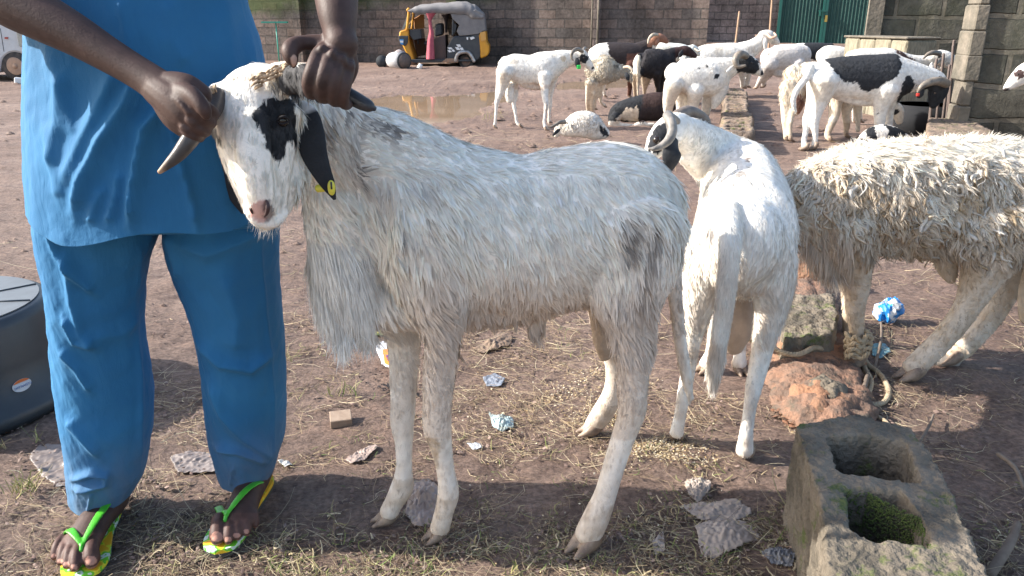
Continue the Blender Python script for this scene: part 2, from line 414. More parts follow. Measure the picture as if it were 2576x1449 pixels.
# ---- block walls
def blockmat(name, c1, c2, mortar, bw, bh, ms=.012, moss=None, bumpd=.02, rough_noise=12, mlo=.45, voff=0.0):
    m, n, b = newmat(name); L = n.links.new
    tc = N(n, 'ShaderNodeTexCoord'); mp = N(n, 'ShaderNodeMapping'); mp.inputs['Rotation'].default_value = (math.radians(-90), 0, 0); mp.inputs['Location'].default_value = (0, voff, 0)
    sx = N(n, 'ShaderNodeSeparateXYZ'); cb = N(n, 'ShaderNodeCombineXYZ'); L(tc.outputs['Object'], sx.inputs[0])
    ad = N(n, 'ShaderNodeMath', operation='ADD'); L(sx.outputs[0], ad.inputs[0]); L(sx.outputs[1], ad.inputs[1])
    wob = N(n, 'ShaderNodeTexNoise'); wob.inputs['Scale'].default_value = 2.2; wob.inputs['Detail'].default_value = 3; L(tc.outputs['Object'], wob.inputs['Vector'])
    wm = N(n, 'ShaderNodeMath', operation='MULTIPLY_ADD'); wm.inputs[1].default_value = bh * .26; L(wob.outputs[0], wm.inputs[0]); L(sx.outputs[2], wm.inputs[2])
    L(ad.outputs[0], cb.inputs[0]); L(wm.outputs[0], cb.inputs[1])
    br = N(n, 'ShaderNodeTexBrick'); L(cb.outputs[0], br.inputs['Vector']); br.inputs['Scale'].default_value = 1
    br.inputs['Brick Width'].default_value = bw; br.inputs['Row Height'].default_value = bh; br.inputs['Mortar Size'].default_value = ms; br.inputs['Mortar Smooth'].default_value = .3
    br.inputs['Color1'].default_value = (*c1, 1); br.inputs['Color2'].default_value = (*c2, 1); br.inputs['Mortar'].default_value = (*mortar, 1); br.inputs['Bias'].default_value = .0
    t = N(n, 'ShaderNodeTexNoise'); t.inputs['Scale'].default_value = rough_noise; t.inputs['Detail'].default_value = 8; t.inputs['Roughness'].default_value = .7; L(tc.outputs['Object'], t.inputs['Vector'])
    mr = N(n, 'ShaderNodeMapRange'); mr.inputs['From Min'].default_value = .3; mr.inputs['From Max'].default_value = .7; mr.inputs['To Min'].default_value = .6; mr.inputs['To Max'].default_value = 1.3; L(t.outputs[0], mr.inputs[0])
    mx = N(n, 'ShaderNodeVectorMath', operation='MULTIPLY'); L(br.outputs[0], mx.inputs[0]); L(mr.outputs[0], mx.inputs[1]); last = mx.outputs[0]
    if moss:
        t3 = N(n, 'ShaderNodeTexNoise'); t3.inputs['Scale'].default_value = .5; t3.inputs['Detail'].default_value = 9; t3.inputs['Roughness'].default_value = .7; L(tc.outputs['Object'], t3.inputs['Vector'])
        zz = N(n, 'ShaderNodeMath', operation='MULTIPLY_ADD'); zz.inputs[1].default_value = moss[2]; L(sx.outputs[2], zz.inputs[0]); L(t3.outputs[0], zz.inputs[2])
        xx = N(n, 'ShaderNodeMath', operation='MULTIPLY_ADD'); xx.inputs[1].default_value = moss[3]; L(sx.outputs[0], xx.inputs[0]); L(zz.outputs[0], xx.inputs[2])
        r = N(n, 'ShaderNodeValToRGB'); r.color_ramp.elements[0].position = mlo; r.color_ramp.elements[1].position = min(mlo + .2, 1)
        L(xx.outputs[0], r.inputs[0]); sc = N(n, 'ShaderNodeMath', operation='MULTIPLY'); sc.inputs[1].default_value = moss[1]; L(r.outputs[0], sc.inputs[0])
        mm = N(n, 'ShaderNodeMix', data_type='RGBA'); L(sc.outputs[0], mm.inputs[0]); L(last, mm.inputs[6]); mm.inputs[7].default_value = (*moss[0], 1); last = mm.outputs[2]
    t4 = N(n, 'ShaderNodeTexNoise'); t4.inputs['Scale'].default_value = .9; t4.inputs['Detail'].default_value = 8; t4.inputs['Roughness'].default_value = .72; L(tc.outputs['Object'], t4.inputs['Vector'])
    m4 = N(n, 'ShaderNodeMapRange'); m4.inputs['From Min'].default_value = .35; m4.inputs['From Max'].default_value = .62; m4.inputs['To Min'].default_value = .5; m4.inputs['To Max'].default_value = 1.15; L(t4.outputs[0], m4.inputs[0])
    mx4 = N(n, 'ShaderNodeVectorMath', operation='MULTIPLY'); L(last, mx4.inputs[0]); L(m4.outputs[0], mx4.inputs[1]); last = mx4.outputs[0]
    L(last, b.inputs['Base Color']); b.inputs['Roughness'].default_value = .95; b.inputs['Specular IOR Level'].default_value = .15
    inv = N(n, 'ShaderNodeMath', operation='MULTIPLY_ADD'); inv.inputs[1].default_value = -1.0; L(br.outputs['Fac'], inv.inputs[0]); L(t.outputs[0], inv.inputs[2])
    bp = N(n, 'ShaderNodeBump'); bp.inputs['Distance'].default_value = bumpd; L(inv.outputs[0], bp.inputs['Height']); L(bp.outputs[0], b.inputs['Normal'])
    return m
def frame_obj(o, origin, ang):            # put a mesh modelled in its own frame at its place
    o.location = origin; o.rotation_euler = (0, 0, ang); return o
M_W1 = blockmat("grey_block_moss", (.215, .165, .14), (.13, .115, .107), (.125, .11, .10), .50, .255, .018, ((.070, .095, .035), .8, .42, -.035), mlo=.62)
M_W1b = blockmat("pinkish_block", (.27, .21, .19), (.19, .16, .145), (.14, .12, .11), .50, .255, .018, None)
M_W2 = blockmat("large_dark_block", (.13, .12, .098), (.085, .082, .068), (.20, .175, .14), .62, .325, .03, ((.07, .08, .04), .6, .0, 0.), .05, 5, mlo=.48)
M_CON = mat("weathered_concrete", (.20, .17, .135), .95, (.10, .09, .07), 5, .012, 22)
PHI = math.radians(-14)
# wall 1: behind the three-wheeler
o1 = P(640, 150, 25.6)
W1o = Vector((o1.x - 9, 25.6 + 9 * math.tan(-PHI) , 0)); 
mb = MB(); mb.box((0, 0, -.2), (23.2, .23, 3.2))
for bx_ in (10.2, ): pass
w1 = root("block_wall", W1o, "long mossy grey block wall behind the parked three wheeler", "wall"); w1.rotation_euler = (0, 0, PHI)
def lobj(name, mb_, mt, par, smooth=False, bevel=0):     # child modelled in the parent's own frame
    me = mb_.mesh(name); fixn(me); o = bpy.data.objects.new(name, me); COL.objects.link(o); me.materials.append(mt); o.parent = par
    if bevel:
        bm = bmesh.new(); bm.from_mesh(me); bmesh.ops.bevel(bm, geom=bm.edges[:], offset=bevel, segments=1, affect='EDGES', clamp_overlap=True); bm.to_mesh(me); bm.free()
    if smooth: me.polygons.foreach_set("use_smooth", [True] * len(me.polygons))
    return o
lobj("masonry", mb, M_W1, w1)
R1 = Matrix.Rotation(PHI, 4, 'Z'); R1i = R1.inverted()
def on_w1(x):                              # distance along wall 1 for a picture column
    a = (x - 1288) / FOC                   # X = a * zd ~ a*(Y*cT+.4)
    best = min(((abs((W1o + (R1 @ Vector((s, 0, 0)))).x - a * ((W1o + (R1 @ Vector((s, 0, 0)))).y * cT + .4)), s) for s in np.arange(0, 24, .02)))
    return best[1]
for px_, wd, dp in ((768, .22, .34), (880, .3, .46), (1150, .3, .46), (1500, .16, .44)):
    s = on_w1(px_); m_ = MB(); m_.box((s - wd / 2, -dp, -.2), (s + wd / 2, -.003, 3.2)); lobj("buttress", m_, M_W1b if px_ > 1300 else M_W1, w1)
s_ = on_w1(1560); mcap = MB()
# thin rods of the unfinished column at the third buttress
for dx, r_ in ((-.10, .025), (.07, .03)):
    s = on_w1(1500) + dx; m_ = MB(); m_.cyl((s, -.5, -.1), (s, -.5, 3.2), r_, seg=8); lobj("steel_rod", m_, M_CON, w1, True)
# wall 1b: further right, paler and pinkish, further back
W2o = Vector((P(1690, 120, 31.2).x, 31.2, 0))
w2 = root("block_wall", W2o, "pinkish grey block wall left of the green gate", "wall"); w2.rotation_euler = (0, 0, math.radians(-9))
mb = MB(); mb.box((0, 0, -.2), (3.95, .23, 4.2)); lobj("masonry", mb, M_W1b, w2)
GA = P(1957, 107, 27.3); GB = P(2162, 107, 27.9)
mb = MB(); mb.box((-.1, -.62, -.2), (.25, -.003, 4.2)); lobj("buttress", mb, M_W1b, w2)
# gate
M_GATE = mat("green_gate_paint", (.010, .050, .045), .45, (.018, .072, .06), 6, .0)
M_GATE2 = mat("green_gate_trim", (.014, .10, .08), .4)
gy0 = 30.4; gl = P(1950, 107, gy0); gr = P(2168, 107, gy0)
gate = root("metal_gate", Vector((gl.x, gy0, .40)), "dark green corrugated metal gate with two leaves and a bolt", "gate")
gw = gr.x - gl.x; ga = math.radians(-10); gate.rotation_euler = (0, 0, ga)
for k in range(2):
    m_ = MB(); n_ = 26; x0 = k * gw / 2 + .05; x1 = (k + 1) * gw / 2 - .03
    vs = []; fs = []
    for i in range(n_ * 2):
        xx = x0 + (x1 - x0) * i / (n_ * 2 - 1); dd = -.035 if (i // 2) % 2 else 0.0
        vs += [(xx, dd, 0), (xx, dd, 3.0)]
    for i in range(n_ * 2 - 1): fs.append((2 * i, 2 * i + 2, 2 * i + 3, 2 * i + 1))
    m_.add(vs, fs); lf = lobj("gate_leaf", m_, M_GATE, gate)
    for xx in (x0, x1 - .0):
        f_ = MB(); f_.box((xx - .05, -.09, -.02), (xx + .05, -.04, 3.05)); lobj("frame_bar", f_, M_GATE2, gate)
m_ = MB(); m_.box((0, -.10, -.06), (gw, -.045, .0)); lobj("sill_bar", m_, M_GATE2, gate)
m_ = MB(); m_.box((gw / 2 - .22, -.15, 1.1), (gw / 2 + .02, -.1, 1.16)); m_.box((gw / 2 - .2, -.16, .95), (gw / 2 - .14, -.1, 1.15)); lobj("bolt", m_, M_GATE2, gate)
m_ = MB(); m_.box((gw / 2 + .02, -.16, .75), (gw / 2 + .1, -.1, .98)); lobj("padlock", m_, mat("brass", (.5, .35, .1), .4, metal=.8), gate)

# wall 2: dark large blocks, right of the gate, and its end pier
def wallbox(label, A, B, h, th, mt, z0=-.1):
    d = (B - A); L_ = Vector((d.x, d.y, 0)).length; an = math.atan2(d.y, d.x)
    r = root("block_wall", Vector((A.x, A.y, 0)), label, "wall"); r.rotation_euler = (0, 0, an)
    m_ = MB(); m_.box((0, 0, z0), (L_, th, h)); lobj("masonry", m_, mt, r); return r, L_
A2 = P(2162, 250, 11.5); B2 = P(2500, 300, 11.2)
w3, L3 = wallbox("dark wall of large rough blocks right of the green gate", A2, B2, 3.0, .25, M_W2)
m_ = MB(); m_.box((-.06, -.06, -.1), (.14, -.003, 3.0)); lobj("mortar_edge", m_, M_CON, w3)
A3 = P(2418, 330, 7.8); B3 = P(2800, 400, 7.55)
w4, L4 = wallbox("near dark block wall with a ragged pale mortared end", A3, B3, 2.6, .3, M_W2)
m_ = MB(); rr_ = random.Random(4)
for i in range(12):
    z = i * .235 - .05; q = rr_.uniform(0, .035); m_.box((-.05 - q, -.02 - q * .3, z), (.03 + q, .28 + q, z + .225 + rr_.uniform(0, .02)))
lobj("ragged_end", m_, M_CON, w4, bevel=.012)
# low block wall stub (weathered) in front of wall 2
A5 = P(2108, 230, 11.4); B5 = P(2262, 240, 10.2)
r5 = root("low_block_wall", Vector((A5.x, A5.y, 0)), "weathered low block wall behind the standing sheep near the gate", "wall")
d5 = B5 - A5; r5.rotation_euler = (0, 0, math.atan2(d5.y, d5.x)); L5 = Vector((d5.x, d5.y, 0)).length
zt = P(2180, 97, 10.8).z
m_ = MB()
for i in range(4): m_.box((i * L5 / 4, 0, -.1), ((i + 1) * L5 / 4 - .012, .46, zt - .01 * (i % 2)))
lobj("masonry", m_, mat("lichen_block", (.30, .27, .20), .95, (.16, .14, .10), 9, .012, 20, stretch=(3, 3, .8)), r5, bevel=.02)
m_ = MB(); m_.box((-.02, -.02, zt + .002), (L5, .5, zt + .03)); lobj("mortar_cap", m_, M_CON, r5, bevel=.012)

# ---- hollow block foundation row: the perforated row behind, the single block by the wall, the near block
def rough(me, amp, fr, fr2=None):
    co = vco(me); no = vno(me)
    co += no * (vnoise(co, fr, 0) * amp + vnoise(co, (fr2 or fr * 4), 1) * amp * .5 + vnoise(co, fr * 11, 2) * amp * .28)[:, None]
    setco(me, co)
M_BLK = None
def blockrock(name, c1, c2, c3, msc=6, bump=.010):
    m = mat(name, c1, .95, c2, msc, bump, 60, contrast=(.4, .62)); n = m.node_tree; L = n.links.new
    b = n.nodes["Principled BSDF"]; src = b.inputs['Base Color'].links[0].from_socket
    g = N(n, 'ShaderNodeTexCoord'); t = N(n, 'ShaderNodeTexNoise'); t.inputs['Scale'].default_value = 9; t.inputs['Detail'].default_value = 9; t.inputs['Roughness'].default_value = .75
    L(g.outputs['Object'], t.inputs['Vector']); r = N(n, 'ShaderNodeValToRGB'); r.color_ramp.elements[0].position = .55; r.color_ramp.elements[1].position = .62; L(t.outputs[0], r.inputs[0])
    mm = N(n, 'ShaderNodeMix', data_type='RGBA'); L(r.outputs[0], mm.inputs[0]); L(src, mm.inputs[6]); mm.inputs[7].default_value = (*c3, 1); L(mm.outputs[2], b.inputs['Base Color']); return m
M_NB = blockrock("mossy_block", (.20, .165, .125), (.095, .08, .06), (.085, .105, .03), 7, .016)
M_LAT = blockrock("laterite", (.30, .155, .09), (.16, .10, .07), (.12, .10, .06), 9)
def holed(corners, holes, z1, z0, label, name, mt, vox=.008, amp=.006, cat="block"):
    """corners/holes in plan (world xy); a block with open cells"""
    m = MB(); f = lambda u, v, d: (u, v, d)
    m.prism(corners, z0, z1, f)
    me = m.mesh("t"); fixn(me); o = bpy.data.objects.new("t", me); COL.objects.link(o); cut = []
    for h in holes:
        mm_ = MB(); mm_.prism(h, z0 + .04, z1 + .1, f); mh = mm_.mesh("h"); fixn(mh); oh = bpy.data.objects.new("h", mh); COL.objects.link(oh); cut.append(oh)
        md = o.modifiers.new("b", 'BOOLEAN'); md.operation = 'DIFFERENCE'; md.object = oh; md.solver = 'EXACT'
    rm = o.modifiers.new("r", 'REMESH'); rm.mode = 'VOXEL'; rm.voxel_size = vox
    sm = o.modifiers.new("s", 'SMOOTH'); sm.iterations = 3
    dg = bpy.context.evaluated_depsgraph_get(); dg.update(); r = bpy.data.meshes.new_from_object(o.evaluated_get(dg)); r.name = name
    for q in cut + [o]: bpy.data.objects.remove(q)
    rough(r, amp, 14)
    oo = add_obj(name, r, mt); tag(oo, label, cat); return oo
zt = .27
tp = lambda x, y, z=zt: tuple(G(x, y, z)[:2])
holed([tp(2000, 1066), tp(2060, 1248), tp(2085, 1460), tp(2095, 1560), tp(2530, 1560), tp(2490, 1449), tp(2380, 1206), tp(2300, 1078), tp(2160, 1042)],
      [[tp(2082, 1098), tp(2112, 1186), tp(2215, 1200), tp(2316, 1212), tp(2282, 1112), tp(2180, 1094)],
       [tp(2127, 1232), tp(2146, 1330), tp(2180, 1356), tp(2352, 1382), tp(2318, 1300), tp(2270, 1236), tp(2180, 1228)]],
      zt, -.06, "big mossy hollow block with two open cells in the lower right foreground", "hollow_block", M_NB, .0075, .0055)
# perforated row
a0 = G(1815, 345, .2); 
M_ROW = blockrock("row_block", (.24, .175, .13), (.13, .10, .08), (.10, .11, .04), 8)
rowA = Vector((*G(1858, 330, .22)[:2], 0)); rowB = Vector((*G(1848, 218, .22)[:2], 0))
nrow = 6
for i in range(nrow):
    t0 = i / nrow; t1 = (i + .93) / nrow; c0 = rowA.lerp(rowB, t0); c1 = rowA.lerp(rowB, t1); d = (rowB - rowA).normalized(); s = Vector((d.y, -d.x, 0)); hw = .15 + .02 * math.sin(i * 2.1)
    q = lambda c, k: tuple((c + s * k)[:2])
    cor = [q(c0, -hw), q(c0, hw), q(c1, hw), q(c1, -hw)]
    hs = []
    for j in range(3):
        h0 = c0.lerp(c1, .1 + j * .3); h1 = c0.lerp(c1, .3 + j * .3); hs.append([q(h0, -hw * .7), q(h0, hw * .7), q(h1, hw * .7), q(h1, -hw * .7)])
    o = holed(cor, hs, .22 + .02 * math.sin(i * 3.3), -.05, "hollow block in the row behind the curled horn sheep, number", "hollow_block", M_ROW, .022, .012)
    o['label'] = ['nearest block of the low perforated row, closest to the white ram with curled horns', 'second block from the near end of the perforated row', 'third block from the near end of the perforated row', 'third block from the far end of the perforated row', 'second block from the far end of the perforated row', 'farthest block of the low perforated row, toward the high headed ram'][i]; o['group'] = "blocks of the perforated row"
# single block near the right wall
c = [tuple(G(*q, .27)[:2]) for q in ((2332, 318), (2338, 296), (2440, 297), (2500, 330), (2480, 352), (2335, 350))]
holed(c, [], .27, -.05, "brown block lying before the wall behind the shaggy ram", "block", M_ROW, .022, .012)
# dark drinking trough beside the pier
M_DARK = mat("black_plastic", (.022, .025, .03), .8, (.04, .045, .05), 8)
ct = P(2322, 300, 8.9); m_ = MB(); zc = P(2300, 262, 8.9).z
m_.ring_tube([(ct.x, 8.9, 0), (ct.x, 8.9, zc), (ct.x, 8.9, zc + .0), (ct.x, 8.9, .1)], [.28, .34, .31, .26], [.28, .34, .31, .26], (1, 0, 0), 28, False)
tag(obj("drinking_tub", m_, mat("tub_painted_shade", (.010, .011, .014), .9)), "dark drinking tub under the head of the black saddled ram", "tub")  # near-black colour paints in the shade below the ram's head
# broken laterite lumps and an old block between the white ram and the shaggy ram
def lump(x, y, r, h, label, mt=M_LAT, seed=0, sx=1., sy=1., Yo=0):
    g = G(x, y); m_ = MB(); m_.ball((0, 0, 0), r, 28, (sx, sy, h / r)); me = m_.mesh("broken_block")
    co = vco(me); s = np.array([seed * 3.1, seed, 0.]); k = 1 + .28 * vnoise(co + s, 9, 0) + .14 * vnoise(co + s, 26, 1) + .07 * vnoise(co + s, 60, 2)
    co *= k[:, None]; co += np.array([g.x, g.y + Yo, h * .25]); setco(me, co)
    return tag(add_obj("broken_block", me, mt), label, "broken block")
lump(2018, 720, .10, .13, "orange laterite lump behind the white ram's leg, farthest of the crumbled pieces", seed=1)
cc = [tuple(G(*q, .13)[:2]) for q in ((1965, 800), (1962, 745), (2092, 735), (2110, 790), (2098, 845), (1970, 850))]
holed(cc, [], .13, -.03, "dark mossy square block lying between the white ram and the shaggy ram", "block", M_NB, .01, .009)
lump(2035, 905, .14, .065, "crumbled reddish block with the rope lying over it", seed=2, sx=1.2)
lump(2065, 1030, .10, .075, "orange broken laterite piece just behind the big hollow block", seed=3, sx=1.1)
lump(2110, 1062, .08, .075, "dark gritty lump against the far edge of the big hollow block", M_NB, seed=5, Yo=.1)

# the crumbling bank of earth and rubble that carries on the foundation line
m_ = MB(); bp_ = []
for x, y, w_, h_ in ((1985, 660, .09, .05), (2010, 730, .13, .06), (2030, 820, .15, .06), (2035, 900, .17, .065), (2050, 970, .17, .06), (2070, 1030, .16, .065), (2110, 1075, .12, .06)):
    g = G(x, y); bp_.append((g.x, g.y, -.01, w_, h_ + .012))
m_.wtube(bp_, (0, 0, 1), 40, 14); me_ = m_.mesh("rubble_bank"); fixn(me_); co = vco(me_); no = vno(me_)
co += no * (.018 * vnoise(co, 10, 0) + .014 * vnoise(co, 26, 1) + .008 * vnoise(co, 60, 2))[:, None]; setco(me_, co)
tag(add_obj("rubble_bank", me_, blockrock("red_rubble", (.24, .135, .09), (.13, .09, .07), (.10, .08, .06), 16, .012)), "low crumbling bank of reddish rubble running back from the big hollow block", "rubble bank")
# ================================================================== SHEEP
WHITE = (.78, .75, .70); CREAM = (.66, .56, .44); BLACK = (.028, .030, .035); BROWN = (.13, .06, .045); TAN = (.42, .30, .19)  # BLACK raised slightly and bluish, a little lens haze put into the colour
def leginterp(pts, T, Yt, Yh):
    q = [T(p[0], p[1]) for p in pts]; L = [0]
    for i in range(1, len(q)): L.append(L[-1] + math.hypot(q[i][0] - q[i - 1][0], q[i][1] - q[i - 1][1]))
    return [Yt + (Yh - Yt) * (l / L[-1]) for l in L]
def sheep(name, label, T, S, Yc, body, neck=None, head=None, legs=(), tail=None, ears=(), horns=(), patches=(), base=WHITE, extra=(), vox=.013, smooth=3,
          woolly=None, eyes=(), lat=.8, headlat=.8, toe=-1, cat="sheep", group=None, hoofcol=None, tips=(), earcol=None, tagc=None, hornmat=None, halfw=.11, ref=(0, 1, 0), neckY=None):
    """S scales radii given in the source crop; Yc distance of the animal"""
    mb = MB(); A = lambda a, l, dY=0: [(p[0], p[1], (p[3] if len(p) > 3 else Yc) + dY, p[2] * S, (p[4] if len(p) > 4 else l)) for p in a]
    mb.tube(A(body, lat), ref, 20, 4, T=T)
    if neck: mb.tube(A(neck, .75), ref, 16, 4, T=T)
    if head: mb.tube(A(head, headlat), ref, 16, 4, T=T)
    for e in extra: mb.tube(A(e, .9), ref, 12, 4, T=T)
    hoofs = []
    for lg in legs:
        pts = lg[0]; side = lg[1]; Yt = Yc + side * halfw
        hx, hy = T(pts[-1][0], pts[-1][1]); Yh = min(max(GY(hy), Yc - .3), Yc + .35) if hy > 130 else Yc
        if len(lg) > 2 and lg[2] == 'free': Yh = Yt
        Ys = leginterp(pts, T, Yt, Yh)
        a = [(p[0], p[1], y_, p[2] * S, .9) for p, y_ in zip(pts, Ys)]
        if len(lg) > 2 and lg[2] == 'free': mb.tube(a, ref, 12, 4, T=T)
        else:
            mb.tube(a[:-1] + [(a[-1][0], a[-1][1] - pts[-1][2] * .9, a[-1][2], a[-1][3] * .8, .9)], ref, 12, 4, T=T); hoofs.append((pts, Yh, lg))
    if tail: mb.tube(A(tail, .8), ref, 10, 4, T=T)
    me = union(mb, vox, smooth, "body")
    co = vco(me); c0 = co.mean(0); rloc = Vector((c0[0], Yc, 0))
    def coat(cw, rg=None, jit=True):
        px, py = proj(cw); c = np.tile(np.array(base), (len(cw), 1)).astype(float)
        wob = 9 * S
        nx_ = px + vnoise(cw, 26, 0) * wob; ny_ = py + vnoise(cw, 26, 1) * wob
        for pt in patches:
            pl = [T(*q) for q in pt[0]]; msk = inpoly(nx_, ny_, pl)
            if len(pt) > 2 and pt[2] == 'near': msk &= cw[:, 1] < Yc + .02
            k = pt[3] if len(pt) > 3 else 1.0
            c[msk] = c[msk] * (1 - k) + np.array(pt[1]) * k
        dirt = np.clip(vnoise(cw, 7, 2) * .7 + vnoise(cw, 19, 1) * .4 - .15, 0, 1)[:, None] * .5; c = c * (1 - dirt) + c * np.array([.72, .6, .46]) * dirt
        low = np.clip(1 - cw[:, 2:3] / .30, 0, 1) * .35; c = c * (1 - low) + c * np.array([.8, .68, .55]) * low
        return c
    setcol(me, coat(co))
    r = root(name, rloc, label, cat, group)
    near = vox < .009
    add_obj("body", me, M_COATN if near else M_COAT, r)
    for pts, Yh, lg in hoofs:
        hx, hy = T(pts[-1][0], pts[-1][1]); p = P(hx, hy, Yh); zg = max(p.z, gz(p.x, p.y)) if Yh < 20 else p.z; m = mpp(p) * S; rr = pts[-1][2] * m
        h = MB(); tx = toe * rr * 1.1
        for s in (-1, 1):
            h.wtube([(p.x - toe * rr * .2, p.y + s * rr * .42, zg + rr * 1.3, rr * .55), (p.x + tx * .1, p.y + s * rr * .45, zg + rr * .7, rr * .56), (p.x + tx, p.y + s * rr * .4, zg + rr * .28, rr * .3)], (0, 1, 0), 8, 3)
        obj("hoof", h, M_HOOF, r)
    for i, e in enumerate(ears):
        h = MB(); h.tube([(q[0], q[1], (q[3] if len(q) > 3 else Yc), q[2] * S, .35) for q in e], (0, 1, 0), 12, 4, T=T)
        m2 = h.mesh("ear"); fixn(m2); ec = np.tile(np.array(earcol[i] if earcol else BLACK), (len(m2.vertices), 1)); setcol(m2, ec); add_obj("ear", m2, M_COAT, r)
    for hn in horns:
        h = MB(); h.tube([(q[0], q[1], (q[3] if len(q) > 3 else Yc), q[2] * S, 1.) for q in hn], None, 12, 6, T=T)
        m2 = h.mesh("horn"); fixn(m2); co2 = vco(m2); add_obj("horn", m2, hornmat or M_HORN, r)
    for e in eyes:
        x, y = T(e[0], e[1]); p = P(x, y, e[3] if len(e) > 3 else Yc - .07); h = MB(); h.ball(p, e[2] * S * mpp(p), 10); obj("eye", h, M_EYE, r)
    if tagc:
        x, y = T(tagc[0], tagc[1]); p = P(x, y, tagc[4] if len(tagc) > 4 else Yc - .1); h = MB(); rr = tagc[2] * S * mpp(p); h.box((p.x - rr, p.y - .01, p.z - rr), (p.x + rr, p.y + .01, p.z + rr))
        obj("ear_tag", h, mat("tag_colour", tagc[3], .5), r, False, .004)
    if woolly:
        wl = dict(woolly); n = wl.pop('n'); L_ = wl.pop('len'); W_ = wl.pop('w'); ww = wl.pop('where', None); tint = wl.pop('tint', None); fl_ = wl.pop('flow', (-.3, 0, -1))
        def dn(cw):
            z = cw[:, 2]; d = np.clip((z - wl_z) / .1, 0.0, 1)
            if ww is not None:
                px, py = proj(cw); d = d * inpoly(px, py, [T(*q) for q in ww])
            return d + 1e-5
        wl_z = wl.pop('zmin', .3)
        def colf(cw, rg):
            c = coat(cw); j = 1 + rg.normal(size=(len(cw), 1)) * .10; c = c * j
            if tint: k = np.clip(rg.normal(size=(len(cw), 1)) * .35 + tint[1] + vnoise(cw, 9, 0)[:, None] * .5, 0, 1); c = c * (1 - k) + np.array(tint[0]) * k
            return np.clip(c, .01, .9)
        f = fur(me, n, lambda q: np.full(len(q), L_), W_, lambda q: np.tile(np.array(fl_, float), (len(q), 1)), colf, dens=dn, **wl)
        add_obj("fleece", f, M_FUR, r, smooth=True)
    return r, me
S1 = .3657; S2 = .2639
GRP = "sheep of the herd standing behind"
hair = lambda n, L=.022, w=.006, **k: dict(n=n, len=L, w=w, seed=3, lift=.25, swirl=.4, **k)

# white ram in profile by the puddle
sheep("sheep", "white ram with black eye patch and green ear tag, in profile by the puddle", Z2, S2, 9.35,
      [(235, 490, 82), (290, 505, 118), (380, 525, 132), (480, 540, 138), (590, 525, 152), (690, 500, 135), (730, 500, 95)],
      [(690, 490, 130), (790, 445, 98), (860, 425, 72), (930, 405, 55)],
      [(925, 395, 48), (970, 405, 60), (1010, 450, 48), (1050, 505, 34), (1075, 540, 24)],
      [([(235, 560, 85), (225, 640, 66), (205, 740, 38), (165, 835, 25), (155, 920, 17), (148, 1020, 16), (140, 1098, 22)], -1),
       ([(300, 600, 70), (325, 700, 44), (335, 800, 28), (322, 860, 22), (340, 960, 16), (352, 1040, 16), (385, 1092, 22)], 1),
       ([(620, 600, 80), (618, 700, 48), (620, 800, 32), (632, 880, 26), (620, 960, 16), (612, 1040, 17), (628, 1122, 26)], -.9),
       ([(690, 600, 60), (672, 700, 42), (662, 800, 30), (664, 880, 25), (660, 960, 16), (658, 1020, 17), (662, 1066, 22)], .9)],
      tail=[(200, 470, 26, 9.35), (178, 560, 20, 9.35), (165, 700, 17, 9.3), (148, 850, 10, 9.3)],
      extra=[[(300, 690, 34), (285, 760, 44), (285, 830, 36), (295, 850, 18)], [(400, 660, 40), (500, 690, 40), (600, 700, 30)]],
      ears=[[(925, 425, 12, 9.22), (928, 470, 26, 9.2), (935, 520, 14, 9.2)]],
      horns=[[(975, 362, 17, 9.28), (925, 342, 19, 9.22), (880, 372, 17, 9.18), (872, 418, 12, 9.17), (888, 448, 6, 9.16)], [(985, 352, 15, 9.42), (1000, 330, 12, 9.5), (1025, 350, 8, 9.55)]],
      patches=[(ell(990, 432, 46, 40), BLACK), (ell(1080, 520, 20, 14), BLACK), (ell(235, 620, 70, 60), CREAM, 'x', .6), (ell(320, 460, 50, 28), (.45, .38, .3), 'x', .5), (ell(490, 700, 190, 40), (.62, .48, .38), 'x', .6), (ell(795, 430, 28, 28), CREAM), (ell(632, 900, 12, 60), (.35, .26, .2), 'x', .7)],
      eyes=[(990, 425, 8, 9.23)], tagc=(942, 512, 18, (.02, .5, .08), 9.15), toe=1, woolly=hair(2500), group=GRP)
# small matted sheep behind it
sheep("sheep", "small matted dirty white sheep with its head turned down to the right", Z2, S2, 10.4,
      [(1075, 520, 85), (1110, 535, 120), (1180, 545, 135), (1250, 555, 110), (1280, 560, 80)],
      [(1260, 550, 85), (1330, 555, 62), (1385, 555, 48)], [(1375, 545, 42), (1405, 575, 38), (1428, 615, 26), (1440, 635, 17)],
      [([(1050, 650, 45), (1030, 760, 26), (1022, 860, 17), (1028, 945, 20)], -1), ([(1085, 660, 45), (1072, 780, 26), (1066, 870, 18), (1075, 962, 22)], -.6),
       ([(1120, 660, 40), (1108, 780, 24), (1096, 850, 16), (1098, 922, 18)], .3), ([(1150, 640, 40), (1150, 760, 22), (1150, 840, 16), (1190, 900, 18)], .8), ([(1210, 640, 45), (1205, 760, 24), (1210, 850, 16), (1222, 925, 18)], -.3)][:4] ,
      tail=[(1045, 540, 20), (1055, 640, 20), (1085, 775, 12)],
      ears=[[(1400, 565, 10, 10.25), (1405, 600, 22, 10.22), (1415, 635, 12, 10.22)]], horns=[[(1375, 515, 14, 10.3), (1420, 512, 15, 10.24), (1452, 545, 12, 10.2), (1440, 565, 7, 10.2)]], hornmat=M_HORN2,
      patches=[(ell(1300, 500, 30, 16), BLACK, 'x', .5)], base=(.72, .66, .56), toe=1, woolly=dict(n=2600, len=.034, w=.012, seed=5, lift=.5, swirl=1.0, lock=True, zmin=.42, tint=((.55, .47, .37), .05), curl=.3), group=GRP)
